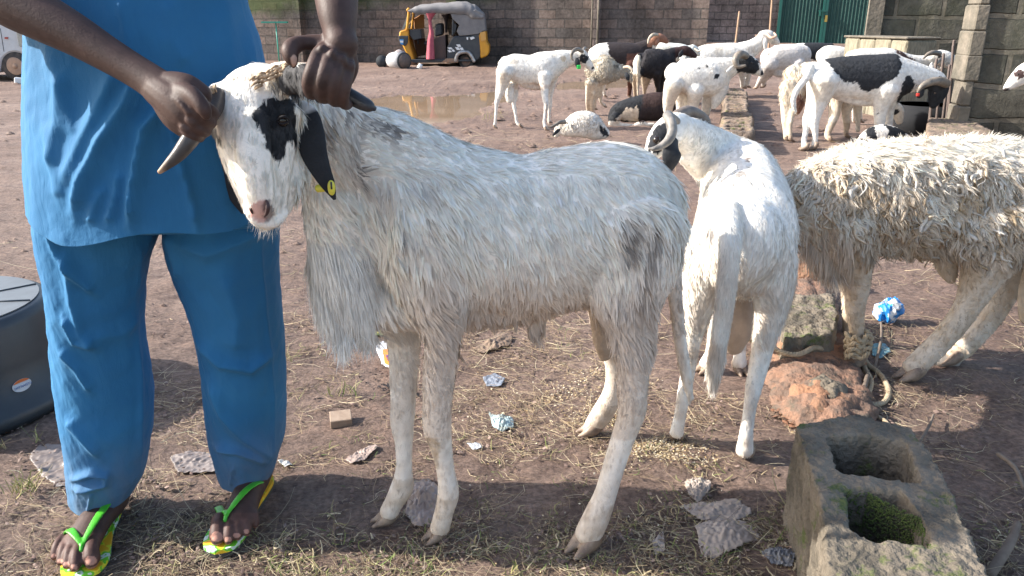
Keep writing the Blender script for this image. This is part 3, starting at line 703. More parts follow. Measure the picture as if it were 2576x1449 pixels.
# dark brown ram with white rump behind
sheep("sheep", "dark brown ram with white rump, its tan head and curved horn above the others", Z2, S2, 12.3,
      [(1085, 400, 75), (1130, 395, 100), (1230, 390, 108), (1350, 400, 118), (1450, 400, 115), (1530, 380, 95)],
      [(1510, 370, 95), (1590, 320, 68), (1650, 280, 55)], [(1660, 250, 50), (1710, 235, 44), (1755, 250, 34), (1785, 275, 20)],
      [([(1110, 450, 70), (1100, 600, 40), (1095, 700, 22), (1095, 790, 20)], -1), ([(1200, 480, 60), (1180, 600, 36), (1180, 700, 20), (1190, 800, 20)], .8),
       ([(1440, 480, 70), (1430, 600, 36), (1430, 700, 24), (1422, 805, 24)], -.8), ([(1480, 480, 60), (1480, 600, 36), (1478, 700, 22), (1475, 790, 22)], .8)],
      ears=[[(1700, 245, 8, 12.15), (1690, 275, 20, 12.12), (1680, 300, 12, 12.12)]],
      horns=[[(1690, 205, 14, 12.2), (1650, 205, 17, 12.15), (1615, 240, 14, 12.12), (1602, 285, 8, 12.1)]], hornmat=M_HORN2,
      patches=[([(1215, 270), (1640, 200), (1640, 700), (1300, 700), (1280, 480), (1230, 400)], (.035, .028, .03)), ([(1400, 380), (1560, 380), (1520, 900), (1380, 900)], BROWN), ([(1600, 180), (1850, 180), (1850, 300), (1600, 320)], (.30, .15, .10))],
      earcol=[(.30, .15, .10)], toe=1, group=GRP)
# black sheep seen from behind
sheep("sheep", "black sheep seen from behind with a pale tail, looking right", Z2, S2, 11.2,
      [(1525, 460, 85), (1560, 470, 120), (1650, 470, 130), (1740, 460, 118), (1800, 440, 90)],
      [(1780, 420, 85), (1850, 375, 52), (1910, 365, 46)], [(1900, 362, 42), (1960, 355, 46), (2020, 385, 34), (2055, 410, 22)],
      [([(1500, 560, 60), (1480, 650, 34), (1478, 730, 20), (1478, 802, 20)], -1), ([(1590, 580, 60), (1575, 680, 34), (1570, 730, 20), (1568, 800, 20)], .5),
       ([(1690, 560, 50), (1690, 660, 30), (1692, 720, 20), (1690, 780, 20)], -.6), ([(1760, 560, 50), (1735, 660, 28), (1730, 720, 20), (1725, 770, 20)], .8)],
      tail=[(1520, 400, 28, 11.0), (1510, 500, 22, 10.95), (1508, 650, 18, 10.95), (1505, 790, 10, 10.95)],
      ears=[[(1930, 350, 8, 11.1), (1915, 385, 22, 11.1), (1905, 415, 12, 11.1)]],
      patches=[([(1430, 330), (1510, 330), (1490, 640), (1440, 640)], WHITE), (([(1496, 400), (1530, 400), (1525, 820), (1490, 820)]), (.55, .5, .42)), ([(1440, 560), (1660, 640), (1700, 900), (1440, 900)], (.5, .42, .33)), ([(1860, 300), (2100, 300), (2100, 450), (1860, 450)], (.06, .035, .035))],
      base=(.03, .028, .032), toe=1, woolly=hair(2500, .03), group=GRP)
sheep("sheep", "white sheep whose back shows above the black one, small pale horn at right", Z2, S2, 12.6,
      [(1650, 350, 50), (1720, 355, 75), (1820, 370, 85), (1930, 375, 80), (2000, 370, 55)], [(1980, 360, 50), (2030, 340, 42)], [(2020, 335, 40), (2060, 355, 34), (2085, 395, 22)],
      [([(1720, 420, 50), (1720, 560, 30), (1715, 680, 18), (1715, 745, 20)], -1), ([(1760, 420, 50), (1770, 560, 30), (1775, 680, 18), (1775, 740, 20)], 1),
       ([(1950, 420, 50), (1950, 560, 30), (1945, 680, 18), (1945, 745, 20)], -1), ([(1990, 420, 45), (2000, 560, 30), (2005, 680, 18), (2005, 740, 20)], 1)],
      horns=[[(2050, 340, 9, 12.5), (2080, 358, 8, 12.45), (2110, 350, 4, 12.4)]], hornmat=M_HORN2, base=(.74, .74, .68), toe=1, group=GRP)
# white ram with black face
sheep("sheep", "white ram with a black face and tight grey curled horn, looking right", Z1, S1, 8.9,
      [(145, 490, 62), (175, 505, 96), (260, 525, 122), (350, 535, 126), (430, 535, 122), (480, 520, 92)],
      [(420, 510, 118), (500, 480, 86), (560, 460, 66), (610, 440, 52)], [(600, 430, 46), (650, 435, 60), (700, 455, 52), (740, 490, 32), (766, 515, 17)],
      [([(160, 580, 68), (135, 660, 52), (120, 740, 36), (125, 830, 22), (128, 905, 22)], -1), ([(210, 600, 60), (215, 700, 44), (205, 780, 28), (210, 850, 20), (212, 895, 22)], 1),
       ([(310, 620, 62), (295, 700, 44), (292, 780, 30), (296, 850, 22), (298, 905, 24)], -1), ([(420, 620, 60), (392, 700, 42), (380, 780, 28), (380, 840, 20), (378, 890, 22)], .8)],
      extra=[[(480, 600, 60), (455, 680, 44), (435, 740, 18)]],
      ears=[[(600, 445, 6, 8.78), (560, 470, 16, 8.74), (525, 495, 10, 8.72)]], earcol=[WHITE],
      horns=[[(655, 385, 24, 8.82), (615, 372, 26, 8.76), (585, 410, 24, 8.72), (598, 455, 18, 8.7), (650, 452, 9, 8.68)]],
      patches=[([(598, 400), (640, 362), (700, 385), (742, 425), (748, 465), (722, 508), (660, 515), (605, 500), (588, 460)], BLACK), (ell(765, 500, 14, 18), BLACK), (ell(455, 525, 14, 18), BLACK), ([(80, 580), (200, 560), (300, 700), (80, 800)], CREAM, 'x', .45), (ell(330, 470, 6), BLACK), (ell(390, 460, 5), BLACK)],
      eyes=[(695, 432, 7, 8.78)], toe=1, woolly=hair(5000, .017, .005, zmin=.28), group=GRP)
# white ram with raised head
sheep("sheep", "white ram holding its head high with a curled tan horn, before the green gate", Z1, S1, 13.2,
      [(300, 400, 60), (350, 400, 84), (450, 395, 92), (560, 390, 92), (650, 385, 80)], [(630, 370, 82), (700, 330, 60), (750, 290, 48), (775, 260, 42)],
      [(765, 250, 38), (810, 250, 42), (850, 275, 30), (876, 295, 16)],
      [([(320, 450, 50), (320, 530, 26), (322, 590, 16), (322, 625, 18)], -1), ([(380, 450, 50), (380, 530, 26), (382, 590, 16), (382, 620, 18)], 1),
       ([(625, 440, 50), (630, 510, 26), (632, 570, 17), (632, 612, 20)], -1), ([(665, 440, 46), (668, 510, 26), (666, 570, 16), (664, 606, 20)], 1)],
      ears=[[(790, 262, 8, 13.05), (788, 290, 15, 13.02), (790, 335, 11, 13.02)]], earcol=[WHITE],
      horns=[[(800, 232, 10, 13.1), (830, 260, 9, 13.0), (862, 248, 8, 13.0), (850, 228, 6, 13.05)], [(790, 225, 9, 13.3), (750, 245, 9, 13.4), (722, 243, 4, 13.4)]], hornmat=mat("tan_horn", (.55, .36, .26), .5),
      patches=[(ell(470, 350, 35, 45), (.4, .36, .3), 'x', .45), (ell(690, 345, 30, 30), TAN, 'x', .3)], toe=1, woolly=hair(2500, .03, .008), group=GRP)
sheep("sheep", "pale grey shorn sheep between the high headed ram and the saddled ram", Z1, S1, 13.6,
      [(800, 390, 60), (840, 400, 84), (920, 395, 88), (1000, 385, 80), (1060, 375, 60)], None, None,
      [([(820, 440, 62), (780, 510, 34), (745, 570, 18), (730, 612, 18)], -1), ([(850, 450, 50), (800, 520, 30), (778, 560, 18), (778, 605, 18)], 1),
       ([(1010, 440, 50), (1010, 520, 26), (1012, 570, 16), (1012, 610, 18)], -1), ([(1050, 430, 50), (1050, 520, 26), (1052, 570, 16), (1052, 600, 18)], 1)],
      extra=[[(860, 480, 40), (890, 500, 36), (915, 520, 18)]], base=(.60, .57, .55), toe=-1, group=GRP)
sheep("sheep", "black and white sheep whose back shows just below the green gate", Z1, S1, 14.6,
      [(940, 370, 50), (1000, 365, 62), (1080, 360, 64), (1180, 355, 60), (1240, 335, 40)], None, None,
      [([(960, 400, 40), (960, 500, 24), (960, 560, 14), (960, 595, 16)], -1), ([(990, 400, 40), (990, 500, 24), (990, 560, 14), (990, 592, 16)], 1), ([(1180, 400, 40), (1180, 500, 24), (1180, 560, 14), (1180, 595, 16)], -1), ([(1220, 390, 40), (1220, 500, 24), (1220, 560, 14), (1220, 592, 16)], 1)],
      patches=[([(1052, 280), (1300, 260), (1300, 400), (1160, 420), (1090, 400), (1068, 360)], BLACK)], toe=1, group=GRP)
sheep("sheep", "white sheep with only its rounded rump showing left of the low block wall", Z1, S1, 12.2,
      [(1175, 390, 50), (1210, 385, 70), (1290, 400, 78), (1380, 400, 60)], None, None,
      [([(1190, 440, 50), (1190, 540, 28), (1190, 600, 16), (1190, 640, 18)], -1), ([(1230, 440, 50), (1230, 540, 28), (1230, 600, 16), (1230, 636, 18)], 1), ([(1350, 440, 45), (1350, 540, 26), (1350, 600, 16), (1350, 640, 18)], -1), ([(1380, 440, 45), (1380, 540, 26), (1380, 600, 16), (1380, 636, 18)], 1)], toe=1, group=GRP)
# white sheep behind the saddled one, head at right
sheep("sheep", "white ram behind the black saddled one, its patched face beside the steel bars", Z1, S1, 9.3,
      [(1370, 395, 45), (1420, 400, 62), (1520, 400, 66), (1620, 400, 68), (1700, 410, 60)], [(1680, 405, 60), (1780, 425, 50), (1870, 425, 42), (1930, 415, 44)],
      [(1920, 405, 46), (1985, 395, 52), (2045, 415, 52), (2085, 450, 38), (2108, 480, 22)],
      [([(1400, 450, 45), (1400, 600, 26), (1400, 720, 18), (1400, 850, 20)], -1), ([(1440, 450, 45), (1440, 600, 26), (1440, 720, 18), (1440, 845, 20)], 1), ([(1640, 450, 45), (1640, 600, 26), (1640, 720, 18), (1640, 850, 20)], .2), ([(1680, 450, 45), (1680, 600, 26), (1680, 720, 18), (1680, 845, 20)], 1)],
      ears=[[(1940, 430, 6, 9.15), (1935, 455, 18, 9.1), (1945, 480, 10, 9.1)]], earcol=[WHITE],
      horns=[[(1985, 368, 18, 9.2), (1945, 362, 18, 9.15), (1905, 375, 13, 9.12), (1878, 400, 6, 9.1)], [(2010, 395, 12, 9.15), (1960, 440, 12, 9.05), (1985, 480, 9, 9.0), (2000, 460, 5, 9.0)]],
      patches=[(ell(1998, 393, 24, 15), BLACK), (ell(2108, 465, 20, 34), BLACK), ([(1660, 330), (1720, 350), (1860, 440), (1780, 440)], (.10, .06, .05))], toe=1, group=GRP)
# cream sheep behind the saddled one
sheep("sheep", "cream woolly sheep standing behind the black saddled ram, pale face held low", Z1, S1, 8.55,
      [(975, 500, 66), (1010, 530, 100), (1110, 545, 112), (1250, 565, 120), (1400, 590, 120), (1520, 620, 100)], [(1500, 620, 90), (1590, 680, 66), (1650, 730, 50)],
      [(1640, 720, 44), (1690, 755, 46), (1705, 800, 36), (1712, 840, 24)],
      [([(955, 600, 66), (935, 700, 44), (922, 800, 26), (925, 890, 18), (932, 972, 24)], -.6), ([(1000, 640, 60), (985, 740, 34), (962, 820, 22), (956, 900, 18), (960, 975, 22)], -1),
       ([(1270, 680, 56), (1265, 780, 40), (1235, 870, 28), (1215, 930, 22), (1232, 978, 24)], -.9), ([(1360, 680, 50), (1345, 790, 30), (1350, 860, 24), (1345, 900, 18), (1345, 950, 22)], -.5), ][:4],
      extra=[[(1035, 660, 34), (1020, 730, 34), (1010, 780, 16)], [(1420, 700, 40), (1425, 800, 20), (1425, 900, 16)]],
      ears=[[(1660, 745, 6, 8.4), (1645, 775, 14, 8.38), (1640, 800, 8, 8.38)]], earcol=[CREAM],
      patches=[([(880, 480), (1320, 560), (1320, 800), (880, 800)], CREAM, 'x', .9), (ell(1680, 770, 30, 20), BLACK), ([(900, 840), (1400, 840), (1400, 1000), (900, 1000)], TAN, 'x', .5), (ell(1020, 720, 40, 70), (.3, .17, .13))], base=(.74, .68, .58), toe=1,
      woolly=dict(n=3500, len=.045, w=.009, seed=6, lift=.35, swirl=.7, zmin=.35), group=GRP)
# the saddled ram
sheep("sheep", "large white ram with a black saddle and black face, head bent down at right", Z1, S1, 7.85,
      [(1105, 480, 62), (1140, 505, 98), (1240, 530, 132), (1380, 535, 148), (1520, 540, 160), (1640, 545, 168), (1720, 540, 125)],
      [(1650, 530, 158), (1750, 530, 122), (1850, 535, 92), (1930, 540, 70), (1980, 555, 58)], [(1975, 555, 56), (1985, 600, 66), (1970, 650, 62), (1952, 700, 42), (1942, 730, 26)],
      [([(1190, 560, 108), (1180, 650, 74), (1155, 740, 44), (1130, 840, 30), (1132, 920, 23), (1128, 990, 22), (1125, 1030, 32)], -1),
       ([(1150, 580, 80), (1120, 680, 50), (1085, 770, 28), (1068, 830, 26), (1068, 900, 21), (1055, 970, 20), (1062, 1035, 32)], .6),
       ([(1620, 620, 95), (1590, 720, 58), (1578, 800, 42), (1574, 880, 34), (1572, 950, 26), (1565, 1020, 30)], -.9),
       ([(1670, 640, 70), (1640, 740, 42), (1636, 820, 32), (1635, 900, 26), (1635, 960, 24), (1635, 1000, 28)], .7)],
      tail=[(1105, 455, 28, 7.75), (1072, 535, 27, 7.7), (1020, 600, 24, 7.68), (985, 670, 21, 7.68), (985, 730, 18, 7.68), (1000, 775, 10, 7.68)],
      extra=[[(1300, 640, 50), (1420, 680, 46), (1540, 690, 40)]],
      ears=[[(1880, 600, 8, 7.7), (1860, 640, 24, 7.66), (1840, 670, 14, 7.66)]],
      horns=[[(2035, 575, 30, 7.75), (1985, 558, 30, 7.64), (1920, 566, 26, 7.58), (1865, 595, 19, 7.56), (1838, 632, 8, 7.56)]],
      patches=[([(1165, 400), (1230, 355), (1400, 340), (1600, 360), (1690, 350), (1730, 430), (1712, 500), (1660, 550), (1585, 590), (1500, 632), (1442, 622), (1430, 575), (1330, 560), (1270, 500), (1220, 430)], BLACK),
               ([(1790, 510), (1822, 590), (1765, 660), (1700, 735), (1698, 680), (1728, 600), (1750, 540)], BLACK), ([(1850, 600), (1900, 575), (1990, 520), (2080, 560), (2080, 800), (1880, 800)], BLACK), (ell(1560, 775, 8), BLACK),
               ([(1100, 560), (1260, 560), (1250, 700), (1120, 700)], CREAM, 'x', .55)],
      eyes=[(1955, 640, 6, 7.62)], tagc=(1838, 652, 10, (.7, .04, .03), 7.6), toe=-1, woolly=hair(3000, .018, .005), group=GRP)
# lying sheep
sheep("sheep", "black and brown sheep lying down with folded white legs and a cream flank patch", Z2, S2, 9.75,
      [(1255, 1000, 45), (1310, 950, 85), (1400, 930, 112), (1500, 915, 125), (1600, 895, 130), (1700, 890, 135), (1790, 900, 100)], None, None,
      [([(1290, 1000, 60), (1250, 1050, 30), (1350, 1065, 24), (1480, 1072, 18)], -1, 'free'), ([(1560, 1040, 24), (1480, 1070, 22), (1560, 1062, 20), (1660, 1058, 18)], -1.4, 'free')],
      extra=[[(1700, 880, 80), (1780, 850, 60), (1840, 820, 50)], [(1840, 820, 40), (1870, 850, 30), (1880, 890, 20)]],
      patches=[([(1180, 740), (1560, 740), (1500, 1080), (1180, 1080)], BLACK), ([(1400, 900), (1470, 905), (1508, 870), (1512, 1040), (1480, 1035), (1290, 1010), (1350, 960)], (.62, .52, .42)), ([(1230, 1028), (1400, 1035), (1700, 1040), (1700, 1100), (1230, 1100)], WHITE), ([(1560, 740), (1900, 740), (1900, 860), (1560, 900)], (.055, .034, .032))],
      base=(.038, .028, .03), toe=1, woolly=hair(1500, .02, .006, zmin=.0), group="sheep lying on the ground")
sheep("sheep", "white matted sheep lying with its horn low at left, behind the big ram's back", Z2, S2, 8.1,
      [(800, 1120, 60), (870, 1090, 100), (950, 1060, 125), (1040, 1070, 128), (1130, 1120, 95), (1200, 1150, 50)], [(900, 1080, 80), (830, 1070, 60), (790, 1075, 50)],
      [(800, 1060, 46), (765, 1090, 48), (740, 1130, 40), (725, 1170, 26)], [],
      ears=[[(765, 1105, 8, 7.95), (735, 1125, 17, 7.92), (695, 1165, 9, 7.92)]],
      horns=[[(805, 1035, 22, 8.0), (760, 1040, 19, 7.95), (715, 1065, 15, 7.92), (672, 1085, 10, 7.9), (640, 1072, 5, 7.9)]],
      patches=[([(1135, 1060), (1180, 1090), (1240, 1170), (1170, 1170), (1140, 1110)], BLACK), (ell(830, 1045, 14), BLACK), (ell(790, 1050, 10), BLACK), (ell(870, 1020, 8), BLACK)], toe=-1,
      woolly=dict(n=1200, len=.024, w=.010, seed=8, lift=.1, swirl=1., lock=True, zmin=.12, curl=.2, tint=((.66, .55, .45), .0)), group="sheep lying on the ground")
sheep("sheep", "black and white striped sheep lying behind the shaggy ram's back", Z1, S1, 7.4,
      [(1450, 985, 40), (1500, 950, 62), (1580, 930, 74), (1670, 950, 72), (1740, 985, 60)], [(1700, 970, 55), (1780, 985, 44)], [(1760, 985, 36), (1810, 990, 34), (1850, 1010, 22)], [],
      horns=[[(1770, 960, 12, 7.3), (1720, 950, 12, 7.25), (1680, 980, 11, 7.22), (1700, 1010, 6, 7.2)], [(1810, 975, 11, 7.28), (1838, 968, 9, 7.24), (1858, 985, 5, 7.22)]],
      patches=[([(1470, 900), (1540, 860), (1560, 940), (1600, 1000), (1530, 960), (1480, 930)], BLACK), ([(1600, 850), (1760, 900), (1740, 960), (1620, 960), (1640, 900)], BLACK), ([(1440, 950), (1560, 970), (1660, 1010), (1560, 1010), (1440, 975)], BLACK)], toe=1, woolly=hair(1200, .025, .007, zmin=0.), group="sheep lying on the ground")
# sheep entering at the right edge
sheep("sheep", "white sheep with a brown eye patch looking in from the right edge", Z1, S1, 6.75,
      [(2790, 620, 130), (2900, 640, 160), (3100, 650, 165), (3300, 640, 150)], [(2840, 590, 120), (2720, 520, 90), (2640, 500, 72)],
      [(2660, 490, 66), (2590, 500, 76), (2520, 545, 56), (2465, 590, 34), (2435, 615, 18)],
      [([(2850, 740, 70), (2850, 860, 40), (2850, 980, 26), (2850, 1110, 28)], -1), ([(2900, 740, 70), (2900, 860, 40), (2900, 980, 26), (2900, 1090, 28)], 1), ([(3250, 740, 80), (3270, 860, 40), (3260, 980, 26), (3260, 1110, 28)], -1), ([(3300, 740, 70), (3320, 860, 40), (3310, 980, 26), (3310, 1090, 28)], 1)],
      horns=[[(2600, 440, 30, 6.65), (2650, 420, 30, 6.6), (2690, 480, 24, 6.58)]],
      patches=[(ell(2535, 512, 42, 32), (.05, .03, .03)), (ell(2436, 620, 28, 16), (.06, .05, .05))], eyes=[(2530, 510, 8, 6.62)], toe=-1, group=GRP)
# ================================================================== THE THREE NEAR RAMS
def cloven(mb, p, d, r, spread, zg):
    """two claws at a ground point p pointing along d"""
    s = Vector((-d.y, d.x, 0))
    for k in (-1, 1):
        o_ = s * (spread * k)
        q = lambda a, z, rr, r2: (p.x + o_.x + d.x * a, p.y + o_.y + d.y * a, zg + z, rr, r2)
        mb.wtube([q(-r * .9, r * 1.5, r * .62, r * .9), q(-r * .2, r * .95, r * .66, r * .9), q(r * .8, r * .50, r * .5, r * .5), q(r * 1.7, r * .22, r * .22, r * .2)], (0, 0, 1), 10, 4)
def addleg(mb, pts, Yt, Yh, toe, hoofs, f=.85):
    Ys = leginterp(pts, ZD, Yt, Yh)
    mb.tube([(p[0], p[1], y, p[2], p[3] if len(p) > 3 else f) for p, y in zip(pts, Ys)], (0, 1, 0), 16, 4)
    h = pts[-1]; g = G(h[0], h[1] + h[2] * .9); hoofs.append((g, Vector(toe).normalized(), h[2] * mpp(g) * .84))
def finish(r, hoofs, mt=None):
    for g, d, rr in hoofs:
        h = MB(); cloven(h, g + d * rr * .4, d, rr * .95, rr * .55, gz(g.x, g.y) + .002); m_ = union(h, .0035, 2, "hoof"); add_obj("hoof", m_, mt or M_HOOF, r)

# ---- A: the big ram held by the horns
mb = MB(); Y0 = 1.72
T_ = lambda a: mb.tube(a, (0, 1, 0), 24, 5)
T_([(940, 560, 1.68, 120, .95), (985, 560, 1.69, 190, .9), (1060, 560, 1.70, 222, .82), (1180, 580, 1.72, 212, .86), (1310, 595, 1.74, 205, .9), (1440, 575, 1.76, 205, .88), (1560, 560, 1.78, 200, .82), (1640, 570, 1.79, 140, .85), (1672, 590, 1.79, 70, .9)])
T_([(1040, 500, 1.69, 190, .8), (950, 430, 1.67, 165, .72), (870, 380, 1.64, 140, .68), (800, 330, 1.61, 112, .72), (750, 300, 1.58, 92, .8), (720, 280, 1.55, 70, .8)])                      # neck
T_([(862, 500, 1.63, 104, .75), (858, 620, 1.62, 82, .75), (890, 735, 1.63, 70, .7), (940, 785, 1.65, 56, .8)])                               # throat and chest
T_([(832, 640, 1.62, 56, .7), (832, 740, 1.61, 42, .6), (850, 800, 1.61, 28, .5), (864, 835, 1.61, 14, .5)])                                    # mane core
T_([(960, 760, 1.66, 70, .9), (1080, 740, 1.68, 92, 1.), (1200, 740, 1.71, 84, 1.1), (1320, 735, 1.73, 74, 1.1), (1430, 715, 1.75, 58, 1.1), (1520, 690, 1.76, 50, 1.1)])    # belly
# head
T_([(672, 232, 1.50, 84, .85), (650, 262, 1.47, 100, .9), (646, 320, 1.45, 103, .95), (648, 380, 1.435, 94, .95), (655, 440, 1.425, 78, .95), (663, 495, 1.42, 62, .95), (670, 535, 1.42, 50, .9), (672, 548, 1.425, 40, .8)])
T_([(735, 330, 1.52, 70, .8), (722, 400, 1.50, 62, .8), (708, 470, 1.47, 50, .8), (694, 535, 1.45, 32, .8)])                                    # jaw
T_([(742, 292, 1.46, 24, 1.), (722, 282, 1.44, 30, 1.), (694, 285, 1.42, 24, 1.)])                                                                # brow
T_([(552, 300, 1.45, 20, 1.), (548, 335, 1.44, 18, 1.)])
T_([(632, 300, 1.39, 46, .6), (640, 400, 1.365, 44, .7), (652, 480, 1.365, 38, .8), (660, 520, 1.38, 34, .8)])                                     # nose ridge
T_([(628, 520, 1.39, 16, 1.), (642, 545, 1.385, 19, 1.), (662, 560, 1.39, 17, 1.), (690, 556, 1.40, 18, 1.), (712, 535, 1.42, 16, 1.)])               # lips
T_([(672, 222, 1.46, 52, .8), (708, 200, 1.435, 44, .8), (748, 196, 1.405, 40, .8), (785, 206, 1.38, 33, .8)])                                                                # horn root (skin), right
T_([(580, 245, 1.46, 42, .8), (548, 240, 1.45, 32, .8), (532, 255, 1.44, 24, .8)])
hA = []
addleg(mb, [(1075, 640, 120, .6), (1095, 720, 105, .55), (1108, 800, 70, .6), (1112, 860, 47), (1105, 940, 42), (1100, 1020, 38), (1100, 1080, 37), (1110, 1125, 29), (1122, 1190, 24), (1128, 1240, 28), (1118, 1285, 25), (1106, 1330, 26)], 1.60, GY(1357), (-.8, -.55, 0), hA)
addleg(mb, [(1010, 700, 90, .7), (1012, 790, 66, .7), (1016, 870, 42), (1015, 950, 36), (1014, 1020, 32), (1012, 1065, 31), (1016, 1120, 23), (1016, 1180, 22), (1012, 1225, 30), (992, 1262, 25), (978, 1290, 25)], 1.78, GY(1316), (-.9, -.3, 0), hA)
addleg(mb, [(1580, 560, 140, .55), (1588, 660, 128, .5), (1578, 750, 100, .5), (1586, 830, 66, .6), (1592, 910, 46), (1590, 975, 40), (1590, 1035, 36), (1568, 1100, 31), (1545, 1170, 29), (1524, 1240, 29), (1505, 1290, 34), (1480, 1345, 36)], 1.66, GY(1380), (-.75, -.6, 0), hA)
addleg(mb, [(1560, 620, 110, .6), (1545, 740, 78, .6), (1545, 840, 50, .7), (1556, 920, 34), (1545, 985, 28), (1515, 1040, 28), (1492, 1072, 24)], 1.93, GY(1092), (-.95, -.2, 0), hA)
T_([(1665, 560, 1.79, 38, .7), (1686, 650, 1.80, 28, .7), (1698, 740, 1.80, 20, .7), (1710, 850, 1.80, 17, .7), (1725, 940, 1.80, 16, .7), (1738, 1005, 1.80, 9, .7)])  # tail
T_([(1350, 780, 1.72, 34, .9), (1347, 820, 1.72, 22, .8), (1340, 850, 1.72, 15, .8)])
me = union(mb, .0062, 4, "body")
ramA = root("ram", (float(P(1300, 700, 1.72).x), 1.72, 0), "big shaggy white ram held by both horns, black eye patch and yellow ear tag", "ram")
A_DARK = (.15, .135, .13)
def coatA(cw, rg=None):
    px, py = proj(cw); c = np.tile(np.array((.91, .85, .77)), (len(cw), 1)).astype(float)
    def mixin(msk, col, k):
        nonlocal c; k = (np.asarray(k) * msk)[:, None]; c = c * (1 - k) + np.array(col) * k
    wx = px + vnoise(cw, 40, 0) * 7; wy = py + vnoise(cw, 40, 1) * 7
    nearside = cw[:, 1] < 1.64
    mixin(inpoly(wx, wy, [(650, 266), (690, 244), (738, 254), (750, 330), (744, 366), (724, 356), (702, 408), (676, 378), (646, 325), (638, 290)]) & (cw[:, 1] < 1.56), BLACK, 1.)
    mixin(inpoly(wx, wy, [(668, 205), (700, 160), (820, 150), (820, 250), (738, 262), (722, 236), (690, 226)]) & (cw[:, 1] < 1.5), (.05, .05, .055), .95)
    mixin(inpoly(wx, wy, [(526, 310), (545, 325), (556, 345), (548, 360), (530, 345)]), BLACK, .8)
    mixin(inpoly(wx, wy, [(645, 505), (672, 500), (676, 525), (668, 560), (640, 555), (625, 528)]) & (cw[:, 1] < 1.45), (.62, .36, .32), .85)
    mixin(inpoly(wx, wy, [(662, 500), (680, 503), (688, 540), (672, 560), (664, 550), (662, 525)]) & (cw[:, 1] < 1.45), (.12, .09, .10), .75)
    mixin(inpoly(wx, wy, [(700, 205), (560, 205), (600, 190), (720, 160)]), (.55, .45, .33), .4)
    n1 = vnoise(cw * np.array([1.4, 1, .55]), 9, 1); n2 = vnoise(cw * np.array([1.5, 1, .5]), 26, 0)
    sh = inpoly(px + 20 * n2, py, [(770, 240), (880, 270), (1060, 340), (1120, 470), (1050, 640), (960, 590), (900, 480), (820, 400)])
    hd = inpoly(px + 20 * n2, py, [(1500, 560), (1640, 520), (1690, 620), (1650, 780), (1650, 880), (1580, 930), (1540, 700)])
    fl = inpoly(px, py, [(1100, 380), (1450, 380), (1680, 480), (1680, 760), (1100, 800), (960, 700), (1000, 500)])
    mixin(sh, A_DARK, np.clip(n1 * .6 + n2 * .9 - .22, 0, .8)); mixin(hd, A_DARK, np.clip(n1 * .5 + n2 * .9 - .02, 0, .85)); mixin(fl, A_DARK, np.clip(n2 * .6 + n1 * .4 - .6, 0, .35))
    mixin((px > 1000) & (px < 1720) & (cw[:, 2] > .3), (.56, .43, .34), np.clip((py - 690 + 30 * n1) / 110, 0, 1) * .6 * np.clip((px - 1000) / 120, 0, 1)); mixin((px > 780) & (py > 500), (.66, .54, .44), np.clip((py - 560 + 60 * n1) / 260, 0, 1) * .35)
    mixin(cw[:, 2] < .42, (.60, .49, .39), np.clip(.30 + vnoise(cw, 22, 2) * .35, 0, .7)); mixin(cw[:, 2] < .13, (.47, .36, .26), np.clip(.4 + vnoise(cw, 30, 1) * .4, 0, .7))
    mixin(inpoly(px, py, [(1060, 1100), (1105, 1100), (1105, 1180), (1075, 1170)]), (.42, .29, .17), np.clip(.5 + vnoise(cw, 50, 1) * .5, 0, .8))
    return c
setcol(me, coatA(vco(me))); add_obj("body", me, M_COATN, ramA); bodyA = me
def regionA(p):
    px, py = proj(p)
    head = (px < 745) & (py < 590) & (p[:, 1] < 1.56)
    low = (p[:, 2] < .42); mane = inpoly(px, py, [(755, 620), (890, 640), (900, 860), (800, 880), (755, 700)])
    sh = inpoly(px, py, [(770, 240), (900, 260), (1130, 330), (1200, 470), (1180, 800), (960, 800), (900, 560), (800, 470)])
    hq = inpoly(px, py, [(1480, 520), (1720, 500), (1720, 760), (1660, 920), (1560, 900), (1480, 700)])
    return px, py, head, low, mane, sh, hq
def lenA(p):
    px, py, head, low, mane, sh, hq = regionA(p)
    L = np.full(len(p), .024); L[sh] = .032; L[hq] = .030; L[mane] = .034; L[(px < 900) & ~mane] = .022; L[head] = .008; L[low & ~hq] = .006; L[(p[:, 2] < .50) & ~mane & ~hq] = .012; L[p[:, 2] < .36] = .0055
    tail = (px > 1650) & (py > 650); L[tail] = .011
    topb = (py < 420) & (px > 900); L[topb] = .018
    return L
def flowA(p):
    px, py, head, low, mane, sh, hq = regionA(p); f = np.tile(np.array([.45, -.05, -.85]), (len(p), 1))
    f[px > 1150] = (.38, 0, -.9); f[(py < 440) & (px > 900)] = (1, 0, -.25); f[head] = (-.05, -.3, -1); f[low] = (.1, 0, -1); f[mane] = (.05, -.05, -1); f[hq] = (.3, 0, -.9)
    return f
def colA(p, rg):
    c = coatA(p); n = len(p); c = c * (1 + rg.normal(size=(n, 1)) * .06)
    px, py, head, low, mane, sh, hq = regionA(p)
    k = np.clip(vnoise(p * np.array([1.5, 1, .6]), 38, 0) * .55 + rg.normal(size=n) * .24 - .66, 0, .6) * (~head) * (~mane) * (~low)
    c = c * (1 - k[:, None]) + np.array([.20, .19, .20]) * k[:, None]
    return np.clip(c, .015, .88)
def widA(p):
    px, py, head, low, mane, sh, hq = regionA(p); W = np.full(len(p), .0027); W[sh | hq] = .0036; W[head | low] = .0014; W[mane] = .0018; W[head] = .0011; return W
def densA(p):
    px, py, head, low, mane, sh, hq = regionA(p); d = np.ones(len(p)); d[head] = 2.0; d[mane] = 2.4; d[low] = .9
    d[inpoly(px, py, [(640, 495), (680, 495), (690, 565), (630, 560)])] = .05; return d
